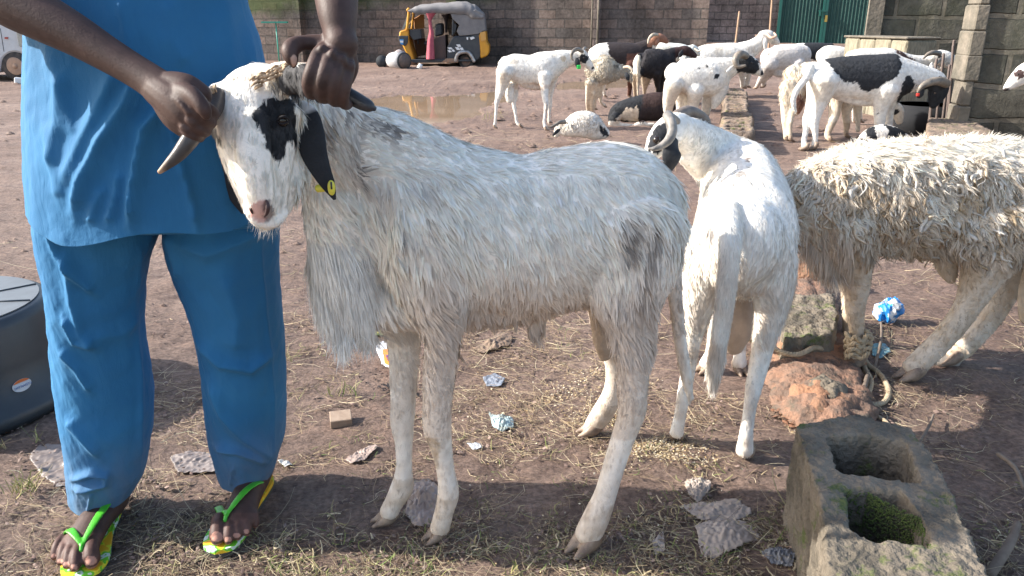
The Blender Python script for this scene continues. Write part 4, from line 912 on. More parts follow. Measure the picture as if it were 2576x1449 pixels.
f = fur(bodyA, 100000, lenA, widA, flowA, colA, seed=2, dens=densA, lift=.16, swirl=.42, sfreq=8, grav=.12, levels=3, clump=.62, csize=.017, cvar=.05, cdark=(1.9, .3, (.30, .27, .25), lambda q: 1. - regionA(q)[2]))
add_obj("fleece", f, M_FUR, ramA)
# long hanging chest hair
def densM(p):
    px, py = proj(p); return inpoly(px, py, [(760, 600), (930, 620), (935, 870), (800, 870)]) * 1. + 1e-6
f = fur(bodyA, 9000, lambda p: np.full(len(p), .075), .0016, lambda p: np.tile(np.array([.12, -.02, -1.]), (len(p), 1)), lambda p, rg: np.clip(np.array([.84, .82, .78]) * (1 + rg.normal(size=(len(p), 1)) * .08), 0, .92), seed=21, dens=densM, lift=.12, swirl=.22, levels=4, grav=.1)
add_obj("chest_mane", f, M_FUR, ramA)
finish(ramA, hA)
# ears
def earmesh(path, ws, thick, colf, par, name="ear"):
    h = MB(); h.tube([(x, y, Y, w_, thick) for (x, y, Y), w_ in zip(path, ws)], (0, 1, 0), 16, 5); m2 = h.mesh("ear"); fixn(m2)
    setcol(m2, colf(vco(m2))); return add_obj(name, m2, M_COATN, par)
def earcolA(c):
    px, py = proj(c); q = np.tile(np.array(BLACK), (len(c), 1)).astype(float); q[py + .35 * (px - 745) + vnoise(c, 60, 0) * 5 < 290] = (.74, .70, .66); return q
earmesh([(742, 268, 1.53), (768, 290, 1.50), (780, 335, 1.48), (790, 385, 1.47), (808, 430, 1.465), (828, 470, 1.465), (842, 502, 1.465)], [18, 32, 37, 34, 26, 17, 4], .24, earcolA, ramA)
earmesh([(545, 335, 1.54), (566, 370, 1.545), (574, 430, 1.55), (590, 490, 1.55), (612, 535, 1.55)], [10, 16, 17, 17, 6], .4, lambda c: np.tile(np.array(BLACK), (len(c), 1)), ramA)
h = MB(); p = P(833, 472, 1.445); h.ring_tube([(p.x, p.y, p.z), (p.x + .002, p.y - .003, p.z)], [.0145, .0145], [.0072, .0072], (1, 0, 0), 18, False)
q = P(808, 474, 1.475); h.wtube([(q.x - .005, q.y, q.z, .008), (q.x + .014, q.y, q.z + .001, .007)], None, 10, 2)
obj("ear_tag", h, mat("yellow_tag", (.78, .68, .08), .45), ramA)
h = MB(); p = P(834, 468, 1.438); h.box((p.x - .0015, p.y - .002, p.z - .006), (p.x + .0015, p.y, p.z + .008)); obj("ear_tag_mark", h, M_DARK, ramA)
# eye, lids
p = P(712, 303, 1.410); h = MB(); h.ball(p, .0115, 16); obj("eye", h, M_EYE, ramA)
h = MB(); h.tube([(697, 304, 1.402, 2.5), (706, 295, 1.397, 3.5), (718, 294, 1.397, 3.5), (728, 302, 1.403, 2.5)], None, 8, 4); h.tube([(698, 306, 1.402, 2), (711, 312, 1.398, 2.5), (727, 304, 1.403, 2)], None, 8, 4)
m2 = h.mesh("eyelid"); fixn(m2); setcol(m2, np.tile(np.array((.02, .018, .02)), (len(m2.vertices), 1))); add_obj("eyelid", m2, M_COATN, ramA)
# nostril and mouth line
M_NOS = mat("dark_skin", (.05, .025, .025), .6)
h = MB(); h.tube([(670, 505, 1.352, 3), (674, 520, 1.348, 6), (671, 536, 1.352, 5), (664, 545, 1.358, 2)], None, 10, 4); h.tube([(634, 512, 1.365, 2), (631, 525, 1.362, 4), (635, 537, 1.366, 2)], None, 8, 4); obj("nostril", h, M_NOS, ramA)
# horns with braided skin at the roots
h = MB(); h.tube([(782, 202, 1.382, 27), (820, 212, 1.37, 25), (870, 236, 1.36, 20), (905, 256, 1.355, 19), (930, 268, 1.35, 15), (941, 273, 1.35, 7)], None, 16, 6)
hm = mat("dark_horn", (.025, .027, .033), .45, (.05, .05, .052), 30, .0008, 80); obj("horn", h, hm, ramA)
h = MB(); h.tube([(546, 245, 1.42, 26), (530, 280, 1.38, 25), (505, 315, 1.35, 23), (480, 348, 1.33, 22), (452, 385, 1.32, 18), (425, 412, 1.315, 12), (402, 432, 1.312, 6)], None, 16, 6)
m2 = h.mesh("horn"); fixn(m2); c2 = vco(m2); px, py = proj(c2); ccc = np.tile(np.array((.075, .065, .06)), (len(c2), 1)).astype(float)
k = np.clip(((425 - px) / 18 + vnoise(c2, 80, 0) * .6), 0, 1)[:, None];  ccc = ccc * (1 - k) + np.array((.40, .27, .18)) * k; setcol(m2, ccc); add_obj("horn", m2, coatmat("horn_coat", rough=.35, var=.3, bump=.0008, bscale=90, spec=.3), ramA)
rg = np.random.default_rng(5); hb = MB()
for i in range(46):       # crinkled dry skin ridges over the horn roots
    t = i / 46; x = 640 + 100 * t + rg.normal() * 3; y = 208 - 42 * t + rg.normal() * 9; hb.tube([(x - 9, y + 5, 1.405, 2.4), (x, y - 2, 1.398, 4.0), (x + 9, y - 4, 1.402, 2.2)], None, 6, 3)
m2 = hb.mesh("horn_base"); fixn(m2); setcol(m2, np.clip(np.array((.5, .37, .25)) * (1 + .35 * vnoise(vco(m2), 60, 1))[:, None], .05, .8)); add_obj("horn_base", m2, M_COATN, ramA); hb = MB()
for i in range(18):
    t = i / 18; x = 548 - 26 * math.sin(t * 2.2) + rg.normal() * 3; y = 222 + 50 * t; hb.tube([(x - 4, y - 9, 1.40, 2.4), (x - 6, y, 1.395, 3.8), (x - 2, y + 9, 1.40, 2.2)], None, 6, 3)
m2 = hb.mesh("horn_base"); fixn(m2); setcol(m2, np.clip(np.array((.5, .37, .25)) * (1 + .35 * vnoise(vco(m2), 60, 1))[:, None], .05, .8)); add_obj("horn_base", m2, M_COATN, ramA)
# whiskers
def whisk(p, rg): return np.tile(np.array((.7, .68, .65)), (len(p), 1))
f = fur(bodyA, 60, lambda p: np.full(len(p), .024), .0006, lambda p: np.tile(np.array([-.1, -.4, -1.]), (len(p), 1)), whisk, seed=4, dens=lambda p: ((proj(p)[1] > 548) & (proj(p)[0] < 730) & (proj(p)[0] > 600) & (p[:, 1] < 1.5)) * 1. + 1e-9, lift=.9, swirl=.5)
add_obj("whiskers", f, M_FUR, ramA)
# testicles in tan
h = MB(); h.tube([(1500, 745, 1.84, 26), (1515, 800, 1.84, 32), (1522, 860, 1.84, 30), (1520, 895, 1.84, 16)], (0, 1, 0), 16, 5)
m2 = union(h, .005, 3, "scrotum"); rough(m2, .002, 60); setcol(m2, np.tile(np.array((.42, .32, .24)), (len(m2.vertices), 1))); add_obj("scrotum", m2, M_COATN, ramA)

# ---- B: white ram seen from behind with its head turned left
mb = MB(); mb.tube([(1872, 608, 2.00, 96, 1.2), (1873, 600, 2.07, 126, 1.25), (1874, 545, 2.22, 118, 1.2), (1868, 490, 2.38, 104, 1.15), (1858, 445, 2.52, 92, 1.05), (1846, 422, 2.64, 74, 1.)], (0, 0, 1), 22, 5)
T_([(1850, 425, 2.58, 78, .8), (1812, 405, 2.54, 74, .75), (1772, 378, 2.48, 66, .75), (1735, 348, 2.41, 52, .8), (1708, 330, 2.35, 42, .9)])
T_([(1850, 500, 2.52, 62, .9), (1815, 470, 2.54, 48, .8), (1770, 420, 2.48, 34, .8), (1725, 385, 2.40, 28, .8)])
T_([(1712, 318, 2.36, 34, .9), (1690, 326, 2.30, 40, .9), (1664, 350, 2.25, 36, .9), (1644, 380, 2.22, 25, .9), (1630, 402, 2.22, 15, .9)])
hB = []
addleg(mb, [(1800, 600, 66, 1.), (1776, 690, 58, 1.), (1755, 780, 40), (1742, 850, 26), (1733, 920, 20), (1722, 985, 18), (1710, 1050, 16), (1702, 1090, 19)], 2.10, GY(1112), (.15, .9, 0), hB)
addleg(mb, [(1935, 610, 66, 1.), (1945, 700, 58, 1.), (1938, 790, 42), (1922, 860, 30), (1908, 925, 25), (1897, 970, 22), (1886, 1030, 17), (1878, 1085, 18), (1873, 1135, 23)], 2.05, GY(1162), (.1, .9, 0), hB)
addleg(mb, [(1800, 560, 50), (1800, 700, 34), (1798, 800, 20), (1790, 880, 15), (1778, 915, 20)], 2.55, GY(938), (-.7, -.4, 0), hB)
addleg(mb, [(1880, 560, 50), (1870, 700, 34), (1868, 800, 20), (1862, 880, 15), (1860, 915, 20)], 2.6, GY(935), (.1, -.7, 0), hB)
me = union(mb, .0075, 4, "body")
ramB = root("ram", (float(P(1870, 700, 2.1).x), 2.15, 0), "white ram seen from behind, black face and big curled grey horns turned left", "ram")
def coatB(cw, rg=None):
    px, py = proj(cw); c = np.tile(np.array((.87, .83, .77)), (len(cw), 1)).astype(float); wx = px + vnoise(cw, 30, 0) * 6; wy = py + vnoise(cw, 30, 1) * 6
    m = inpoly(wx, wy, [(1632, 345), (1650, 315), (1676, 305), (1686, 330), (1676, 365), (1658, 385), (1634, 378)]) & (cw[:, 1] < 2.34); c[m] = BLACK
    for q, col, k in ((ell(1776, 480, 9, 22), (.12, .12, .12), .7), (ell(1760, 462, 7, 10), (.12, .12, .12), .7), (ell(1862, 440, 16, 8), (.16, .14, .13), .8), (ell(1884, 400, 9, 7), (.3, .22, .18), .8), (ell(1788, 590, 11, 20), (.14, .12, .12), .7)):
        m = inpoly(wx, wy, q); c[m] = c[m] * (1 - k) + np.array(col) * k
    k = (np.clip((py - 600) / 120, 0, 1) * np.clip(.32 + .5 * vnoise(cw, 14, 1), 0, .8))[:, None]; c = c * (1 - k) + np.array((.58, .46, .36)) * k
    return c
setcol(me, coatB(vco(me))); add_obj("body", me, M_COATN, ramB)
def lenB(p):
    px, py = proj(p); L = np.full(len(p), .011); L[(py > 560) & (p[:, 2] > .36)] = .019; L[p[:, 2] < .36] = .006; L[(px < 1745) & (py < 450)] = .006; return L
f = fur(me, 42000, lenB, .0021, lambda p: np.tile(np.array([.0, -.45, -.8]), (len(p), 1)), lambda p, rg: np.clip(coatB(p) * (1 + rg.normal(size=(len(p), 1)) * .07), .02, .9), seed=6, lift=.25, swirl=.5, sfreq=9, clump=.6, csize=.014, cvar=.05)
add_obj("fleece", f, M_FUR, ramB)
mb = MB(); mb.tube([(1842, 520, 1.98, 30, .6), (1838, 600, 1.90, 30, .6), (1830, 700, 1.88, 27, .6), (1818, 800, 1.88, 25, .6), (1806, 880, 1.88, 22, .6), (1797, 930, 1.88, 20, .6), (1794, 968, 1.88, 11, .6)], (0, 1, 0), 14, 5)
tm = union(mb, .006, 3, "tail"); setcol(tm, coatB(vco(tm))); tb = add_obj("tail", tm, M_COATN, ramB)
f = fur(tm, 5000, lambda p: np.where(p[:, 2] < .42, .034, .014), .0016, lambda p: np.tile(np.array([.0, 0, -1.]), (len(p), 1)), lambda p, rg: np.clip(coatB(p) * (1 + rg.normal(size=(len(p), 1)) * .08), .02, .9), seed=7, lift=.15, swirl=.25)
add_obj("tail_hair", f, M_FUR, ramB)
h = MB(); h.tube([(1850, 700, 2.16, 36, .9), (1852, 770, 2.14, 46, .9), (1850, 830, 2.13, 44, .9), (1846, 872, 2.13, 26, .9)], (0, 1, 0), 16, 5)
m2 = union(h, .007, 3, "scrotum"); setcol(m2, np.tile(np.array((.48, .37, .29)), (len(m2.vertices), 1))); add_obj("scrotum", m2, M_COATN, ramB)
h = MB(); h.tube([(1700, 306, 2.27, 12), (1680, 291, 2.21, 13), (1688, 308, 2.165, 13), (1691, 330, 2.145, 12.5), (1682, 352, 2.13, 11.5), (1664, 367, 2.125, 9), (1647, 374, 2.12, 6.5), (1634, 374, 2.12, 3)], None, 16, 6)
m2 = h.mesh("horn"); fixn(m2); M_HR = mat("ringed_horn", (.13, .12, .11), .55, (.26, .235, .21), 40, .0025, 60)
add_obj("horn", m2, M_HR, ramB)
h = MB(); h.tube([(1702, 292, 2.40, 15), (1730, 282, 2.44, 16), (1758, 290, 2.47, 14), (1775, 305, 2.48, 12), (1783, 322, 2.47, 7)], None, 14, 6); obj("horn", h, mat("brown_horn", (.11, .085, .07), .5, (.2, .16, .13), 30, .002, 60), ramB)
h = MB(); h.tube([(1698, 348, 2.25, 13, .4), (1692, 375, 2.17, 23, .35), (1688, 402, 2.16, 22, .35), (1682, 434, 2.17, 6, .35)], (0, 1, 0), 14, 5); m2 = h.mesh("ear"); fixn(m2); setcol(m2, np.tile(np.array(BLACK), (len(m2.vertices), 1))); add_obj("ear", m2, M_COATN, ramB)
p = P(1652, 352, 2.165); h = MB(); h.ball(p, .011, 12); obj("eye", h, M_EYE, ramB)
finish(ramB, hB)

# ---- C: shaggy ram at the right
mb = MB(); T_([(1985, 520, 2.55, 58, .9), (2040, 500, 2.56, 88, .9), (2120, 490, 2.58, 118, .85), (2240, 485, 2.6, 132, .9), (2380, 490, 2.64, 142, .9), (2500, 490, 2.68, 142, .88), (2590, 500, 2.7, 125, .88), (2650, 520, 2.7, 80, .88)])
T_([(2090, 500, 2.56, 92, .8), (2010, 540, 2.54, 66, .8), (1950, 590, 2.52, 50, .8), (1905, 630, 2.5, 42, .8)]); T_([(1915, 620, 2.5, 42, .8), (1890, 660, 2.48, 34, .8), (1880, 700, 2.47, 22, .8)])
T_([(2050, 560, 2.55, 56, .8), (2080, 620, 2.54, 52, .7), (2100, 665, 2.54, 28, .6)]); T_([(2100, 560, 2.56, 70, .9), (2250, 575, 2.6, 66, 1.), (2380, 590, 2.63, 70, 1.), (2500, 600, 2.66, 60, 1.)]); T_([(2370, 640, 2.62, 26), (2385, 680, 2.62, 24), (2392, 705, 2.62, 12)])
hC = []
addleg(mb, [(2130, 560, 72, .7), (2150, 620, 50, .8), (2158, 680, 36), (2156, 730, 31), (2152, 785, 23), (2156, 830, 20), (2160, 870, 26), (2150, 900, 24)], 2.5, GY(920), (-.9, -.4, 0), hC)
addleg(mb, [(2100, 560, 60, .7), (2118, 640, 38, .8), (2135, 700, 26), (2140, 760, 22), (2136, 800, 17), (2138, 840, 20)], 2.72, GY(862), (-.9, -.3, 0), hC)
addleg(mb, [(2490, 560, 110, .6), (2490, 640, 80, .7), (2468, 700, 52, .8), (2440, 760, 36), (2412, 805, 32), (2375, 850, 30), (2330, 895, 30), (2295, 925, 27)], 2.52, GY(948), (-.95, -.2, 0), hC)
addleg(mb, [(2540, 560, 100, .6), (2540, 660, 66, .7), (2520, 740, 38), (2490, 800, 30), (2455, 845, 26), (2420, 880, 26), (2392, 898, 22)], 2.78, GY(915), (-.95, -.2, 0), hC)
T_([(2630, 500, 2.66, 40), (2625, 640, 2.62, 36), (2600, 740, 2.6, 34), (2585, 800, 2.6, 20)])
me = union(mb, .0085, 4, "body"); co = vco(me); no = vno(me); k = ((co[:, 2] > .5) & (proj(co)[1] > 395)) * 1.; co += no * (k * (.010 * vnoise(co, 13, 0) + .008 * np.abs(vnoise(co * np.array([1.3, 1, .7]), 24, 1))))[:, None]; setco(me, co)
ramC = root("ram", (float(P(2300, 600, 2.6).x), 2.6, 0), "shaggy cream ram with matted curly wool and a roped front leg, at the right", "ram")
def coatC(cw, rg=None):
    c = np.tile(np.array((.82, .75, .65)), (len(cw), 1)).astype(float); px, py = proj(cw)
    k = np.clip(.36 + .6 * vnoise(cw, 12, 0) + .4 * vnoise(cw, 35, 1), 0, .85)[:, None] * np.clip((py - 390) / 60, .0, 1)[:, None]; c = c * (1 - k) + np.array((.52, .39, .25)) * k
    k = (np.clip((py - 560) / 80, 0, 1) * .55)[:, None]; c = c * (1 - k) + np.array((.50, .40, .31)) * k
    return c
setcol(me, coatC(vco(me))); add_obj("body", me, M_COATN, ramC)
def dC(p):
    px, py = proj(p); return np.clip((p[:, 2] - .44) / .13, 0, 1) * (p[:, 1] < 2.75) * np.where(py < 402, .03, 1.) * np.where(inpoly(px, py, [(1990, 520), (2150, 580), (2200, 640), (2100, 760), (1990, 700)]), .12, 1.) + 1e-6
def cC(p, rg):
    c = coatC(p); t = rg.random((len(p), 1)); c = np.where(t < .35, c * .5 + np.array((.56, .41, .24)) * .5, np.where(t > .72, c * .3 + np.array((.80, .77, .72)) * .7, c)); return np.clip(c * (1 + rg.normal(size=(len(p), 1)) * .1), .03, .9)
f = fur(me, 6500, lambda p: .038 * np.clip(np.random.default_rng(3).gamma(4, .25, len(p)), .5, 1.4), lambda p: .014 * np.clip(np.random.default_rng(4).gamma(3, .33, len(p)), .4, 1.5), lambda p: np.tile(np.array([.25, -.1, -1.]), (len(p), 1)), cC, seed=9, dens=dC, lift=.05, swirl=1.0, sfreq=7, curl=.2, levels=6, lock=True, grav=.2)
add_obj("fleece", f, M_FUR, ramC)
f = fur(me, 60000, lambda p: np.where(p[:, 2] < .44, .007, .030), .0022, lambda p: np.tile(np.array([.3, 0, -.8]), (len(p), 1)), lambda p, rg: np.clip(coatC(p) * (1.08 + rg.normal(size=(len(p), 1)) * .09), .03, .9), seed=10, lift=.5, swirl=.9, sfreq=10, clump=.85, csize=.022, cvar=.10, cdark=(1.0, .5, (.50, .37, .24)))
add_obj("undercoat", f, M_FUR, ramC)
f = fur(me, 3500, lambda p: np.full(len(p), .085), .003, lambda p: np.tile(np.array([.2, 0, -1.]), (len(p), 1)), lambda p, rg: np.clip(np.array((.66, .57, .48)) * (1 + rg.normal(size=(len(p), 1)) * .1), .03, .9), seed=12, dens=lambda p: inpoly(*proj(p), [(2020, 570), (2140, 590), (2150, 680), (2030, 690)]) * 1. + 1e-7, lift=.12, swirl=.2)
add_obj("chest_mane", f, M_FUR, ramC)
finish(ramC, hC)
# ================================================================== THE MAN
man = root("person", (-.86, 1.66, 0), "man in a blue tunic and trousers and green flip flops gripping the ram's horns", "person")
SK = (.066, .038, .032)
mb = MB(); W = lambda a, sub=4, seg=18, ref=None: mb.wtube(a, ref, seg, sub)
# trunk, neck, head (above the frame, looking down at the ram)
W([(-.83, 1.70, .93, .13, .09), (-.81, 1.70, .98, .15, .11), (-.77, 1.69, 1.12, .145, .11), (-.74, 1.69, 1.30, .17, .12), (-.72, 1.69, 1.42, .16, .11), (-.71, 1.685, 1.50, .08, .08)], ref=(0, 1, 0))
W([(-.95, 1.70, 1.43, .06), (-.84, 1.70, 1.46, .07), (-.72, 1.69, 1.47, .075), (-.60, 1.69, 1.46, .07), (-.52, 1.69, 1.42, .06)])
W([(-.71, 1.69, 1.46, .062), (-.695, 1.675, 1.56, .056), (-.685, 1.66, 1.62, .056)])
mb.ball((-.67, 1.655, 1.715), .088, 24, (.86, 1.06, 1.22)); mb.ball((-.665, 1.60, 1.675), .062, 18, (.95, .9, 1.1))
W([(-.664, 1.555, 1.735, .010), (-.664, 1.540, 1.705, .013), (-.664, 1.533, 1.688, .019), (-.664, 1.552, 1.68, .012)]); mb.ball((-.664, 1.552, 1.655), .022, 14, (1.25, .6, .55)); mb.ball((-.664, 1.558, 1.625), .026, 12)
for s in (-1, 1):
    W([(-.664 + s * .012, 1.560, 1.742, .011), (-.664 + s * .036, 1.563, 1.745, .012), (-.664 + s * .056, 1.585, 1.738, .009)])
    W([(-.67 + s * .078, 1.66, 1.735, .010), (-.67 + s * .088, 1.67, 1.72, .018, .008), (-.67 + s * .080, 1.66, 1.685, .009)])
    mb.ball((-.664 + s * .045, 1.575, 1.69), .026, 12)
# arms
def PA(x, y, Y, r): p = P(x, y, Y); return (p.x, p.y, p.z, r * mpp(p))
W([(-.93, 1.69, 1.43, .062), (-1.02, 1.58, 1.34, .052), (-1.06, 1.45, 1.255, .046)])
W([(-1.06, 1.47, 1.265, .048), PA(-70, -62, 1.43, 70), PA(30, 2, 1.42, 68), PA(110, 45, 1.41, 61), PA(190, 88, 1.40, 53), PA(260, 130, 1.39, 46), PA(330, 172, 1.38, 42), PA(385, 207, 1.37, 43), PA(420, 235, 1.36, 48)], 5, 20)
W([(-.52, 1.69, 1.42, .060), (-.44, 1.60, 1.42, .050), PA(832, -170, 1.47, 52)]); W([PA(832, -175, 1.47, 54), PA(838, -100, 1.43, 58), PA(845, -20, 1.39, 56), PA(850, 40, 1.36, 49), PA(855, 85, 1.345, 41), PA(860, 112, 1.335, 42)], 5, 20)
# legs
for a in ([(-.91, 1.70, .84, .06), (-.99, 1.70, .62, .075), (-1.01, 1.69, .46, .062), (-1.02, 1.73, .30, .050), (-1.03, 1.75, .12, .036), (-1.035, 1.745, .06, .038)],
          [(-.74, 1.72, .84, .05), (-.70, 1.74, .62, .065), (-.68, 1.76, .46, .062), (-.675, 1.82, .30, .050), (-.69, 1.87, .12, .036), (-.695, 1.875, .06, .038)]): W(a)
bodyparts = mb
# right-hand (picture left): back of hand to us, fingers closed round the horn
hd = MB()
def H(a, sub=4, seg=14): hd.wtube([PA(*q) for q in a], None, seg, sub)
H([(400, 222, 1.365, 45), (440, 250, 1.352, 52), (478, 280, 1.345, 55), (500, 298, 1.345, 48)])
H([(415, 245, 1.36, 38), (445, 290, 1.35, 40), (478, 318, 1.345, 36)])
H([(430, 215, 1.36, 36), (470, 222, 1.352, 36), (505, 240, 1.35, 30)])
for a in ([(492, 262, 1.335, 14.4), (515, 268, 1.325, 15.8), (532, 280, 1.335, 15.8), (538, 286, 1.375, 14.4), (522, 280, 1.40, 13.0)],
          [(484, 284, 1.332, 14.4), (506, 294, 1.320, 15.8), (525, 306, 1.330, 15.1), (530, 310, 1.372, 13.7), (512, 302, 1.398, 12.2)],
          [(472, 304, 1.332, 14.4), (492, 317, 1.320, 15.1), (513, 328, 1.330, 14.4), (518, 331, 1.368, 13.0), (500, 322, 1.392, 11.5)],
          [(458, 318, 1.335, 13.7), (475, 335, 1.322, 13.7), (496, 345, 1.330, 13.0), (503, 346, 1.362, 11.5), (488, 338, 1.385, 10.8)]): H(a)
H([(440, 225, 1.345, 24), (475, 236, 1.325, 24), (498, 254, 1.312, 21), (514, 276, 1.306, 18), (520, 290, 1.308, 13)])       # thumb lying along the side
for a in ([(420, 232, 1.330, 7), (450, 255, 1.312, 7), (475, 285, 1.306, 6)], [(425, 222, 1.335, 7), (455, 240, 1.316, 7), (485, 268, 1.308, 6)]): H(a)
for x, y, Y in ((498, 262, 1.318), (492, 284, 1.314), (482, 304, 1.314), (468, 322, 1.318)): H([(x - 5, y - 4, Y, 13), (x + 5, y + 4, Y, 13)])
# left hand (picture right): fist over the other horn
H([(860, 105, 1.335, 40), (853, 128, 1.338, 42), (845, 155, 1.350, 40), (838, 182, 1.358, 34)]); H([(824, 122, 1.345, 26), (820, 150, 1.345, 28), (808, 170, 1.348, 24)]); H([(875, 132, 1.345, 22), (880, 168, 1.348, 23), (872, 198, 1.35, 20)])
for a in ([(812, 122, 1.325, 16.8), (799, 140, 1.305, 18.4), (786, 172, 1.287, 18.4), (777, 207, 1.287, 18.8), (781, 232, 1.305, 16.8), (792, 234, 1.345, 15.2), (800, 215, 1.375, 12.8)],
          [(838, 132, 1.318, 17.6), (826, 155, 1.297, 19.2), (815, 187, 1.283, 18.8), (807, 218, 1.285, 19.2), (811, 243, 1.303, 16.8), (822, 244, 1.342, 15.2), (828, 224, 1.372, 12.8)],
          [(860, 146, 1.32, 16.8), (851, 168, 1.300, 18.4), (842, 198, 1.287, 18.4), (836, 228, 1.289, 18.0), (840, 252, 1.307, 16.0), (850, 253, 1.342, 14.4), (856, 235, 1.370, 12.8)],
          [(880, 162, 1.328, 15.2), (876, 184, 1.310, 16.0), (869, 212, 1.298, 16.4), (863, 240, 1.300, 16.4), (866, 261, 1.316, 14.4), (876, 262, 1.345, 12.8), (880, 246, 1.368, 11.2)]): H(a)
H([(838, 118, 1.345, 26), (800, 108, 1.345, 22), (765, 108, 1.335, 19), (742, 114, 1.320, 22), (730, 126, 1.306, 23), (732, 143, 1.300, 20), (737, 158, 1.300, 14), (738, 165, 1.301, 8)])  # thumb
for x, y, Y in ((811, 126, 1.303), (837, 138, 1.296), (860, 152, 1.298), (880, 168, 1.308)): H([(x, y - 4, Y, 13), (x, y + 4, Y, 13)])
# feet
def toe(ax, ay, bx, by, r, mb_=hd, z=None):
    a = G(ax, ay, .045); b = G(bx, by, .034); a = Vector((a.x, a.y, .05)); c_ = a.lerp(b, .5)
    mb_.wtube([(a.x, a.y, .048, r * .95), (c_.x, c_.y, .050, r * .88), (b.x + (a.x - b.x) * .18, b.y + (a.y - b.y) * .18, .037, r * 1.0), (b.x, b.y, .033, r * .72)], None, 12, 4)
def foot(ank, heel, ball, w, toes):
    hd.wtube([(ank.x, ank.y + .02, .14, .034), (ank.x, ank.y + .01, .09, .037), (ank.x * .8 + ball.x * .2, ank.y * .8 + ball.y * .2, .065, .040)], None, 16, 4)
    hd.wtube([(heel.x, heel.y, .045, .030), (ank.x, ank.y, .055, .038, .036), (ank.x * .5 + ball.x * .5, ank.y * .5 + ball.y * .5, .058, w * .85, .034), (ball.x, ball.y, .046, w, .024), (ball.x * 1.12 - ank.x * .12, ball.y * 1.12 - ank.y * .12, .042, w * .95, .019)], (0, 0, 1), 20, 4)
    for t in toes: toe(*t)
fa = G(238, 1300, .06); fh = G(262, 1262, .05); fb = G(203, 1368, .045)
foot(Vector((fa.x + .006, fa.y + .075, 0)), Vector((fh.x + .004, fh.y + .075, 0)), fb, .046, [(232, 1370, 230, 1416, .0200), (200, 1374, 188, 1428, .0138), (184, 1370, 168, 1422, .0128), (170, 1364, 152, 1414, .012), (158, 1356, 136, 1400, .012)])
ga_ = G(612, 1240, .06); gh = G(640, 1205, .05); gb_ = G(598, 1308, .045)
foot(Vector((ga_.x + .008, ga_.y + .075, 0)), Vector((gh.x + .004, gh.y + .06, 0)), gb_, .044, [(552, 1310, 546, 1358, .0200), (580, 1318, 575, 1360, .0138), (602, 1314, 597, 1350, .0128), (624, 1306, 620, 1340, .012), (640, 1292, 642, 1320, .012)])
hd.v = bodyparts.v + hd.v; nb = len(bodyparts.v); hd.f = bodyparts.f + [tuple(i + nb for i in q) for q in hd.f]
me = union(hd, .0030, 2, "body")
from mathutils.bvhtree import BVHTree
bm = bmesh.new(); bm.from_mesh(me); FOOT = BVHTree.FromBMesh(bm); bm.free()
def onfoot(x, y, zb):
    h = FOOT.ray_cast(Vector((x, y, .105)), Vector((0, 0, -1)))
    return max(zb, h[0].z + .0035) if h[0] is not None else zb
co = vco(me); px, py = proj(co); c = np.tile(np.array(SK), (len(co), 1)).astype(float)
c *= (1 + .14 * vnoise(co, 30, 0) + .08 * vnoise(co, 90, 1))[:, None]
def nail(x, y, rx, ry, col=(.42, .26, .20), front=1.6):
    m = (((px - x) / rx) ** 2 + ((py - y) / ry) ** 2 < 1) & (co[:, 1] < front); c[m] = col
nail(739, 152, 8, 16, (.55, .36, .28), 1.31)
for q in ((229, 1410, 15, 12), (187, 1426, 9, 7), (167, 1420, 8, 7), (151, 1412, 7, 6), (135, 1399, 6, 6)): nail(q[0], q[1], q[2], q[3], (.30, .17, .13), 2)
for q in ((545, 1350, 15, 13), (574, 1357, 9, 7), (596, 1347, 9, 7), (620, 1337, 7, 6)): nail(q[0], q[1], q[2], q[3], (.30, .17, .13), 2)
kn = np.zeros(len(co), bool)
for x, y in ((800, 128), (828, 145), (850, 160), (781, 205), (812, 215)): kn |= ((px - x) ** 2 + (py - y) ** 2 < 150) & (co[:, 1] < 1.32)
c[kn] *= .72
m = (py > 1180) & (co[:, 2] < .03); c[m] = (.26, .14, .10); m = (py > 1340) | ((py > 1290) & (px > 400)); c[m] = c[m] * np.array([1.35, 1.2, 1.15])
setcol(me, c); add_obj("body", me, M_SKIN, man)
h = MB(); h.ball((-.67, 1.672, 1.735), .091, 28, (.88, 1.04, 1.2)); hm_ = h.mesh("hair"); fixn(hm_)
bm = bmesh.new(); bm.from_mesh(hm_); bmesh.ops.delete(bm, geom=[v for v in bm.verts if v.co.z < 1.735 - (v.co.y - 1.62) * .55], context='VERTS'); bm.to_mesh(hm_); bm.free()
add_obj("hair", hm_, mat("black_hair", (.012, .011, .010), .9, None, bump=.003, bscale=300), man)
for s in (-1, 1): h = MB(); h.ball((-.664 + s * .033, 1.558, 1.722), .011, 12); obj("eye", h, mat("eye_white", (.5, .47, .42), .3), man)

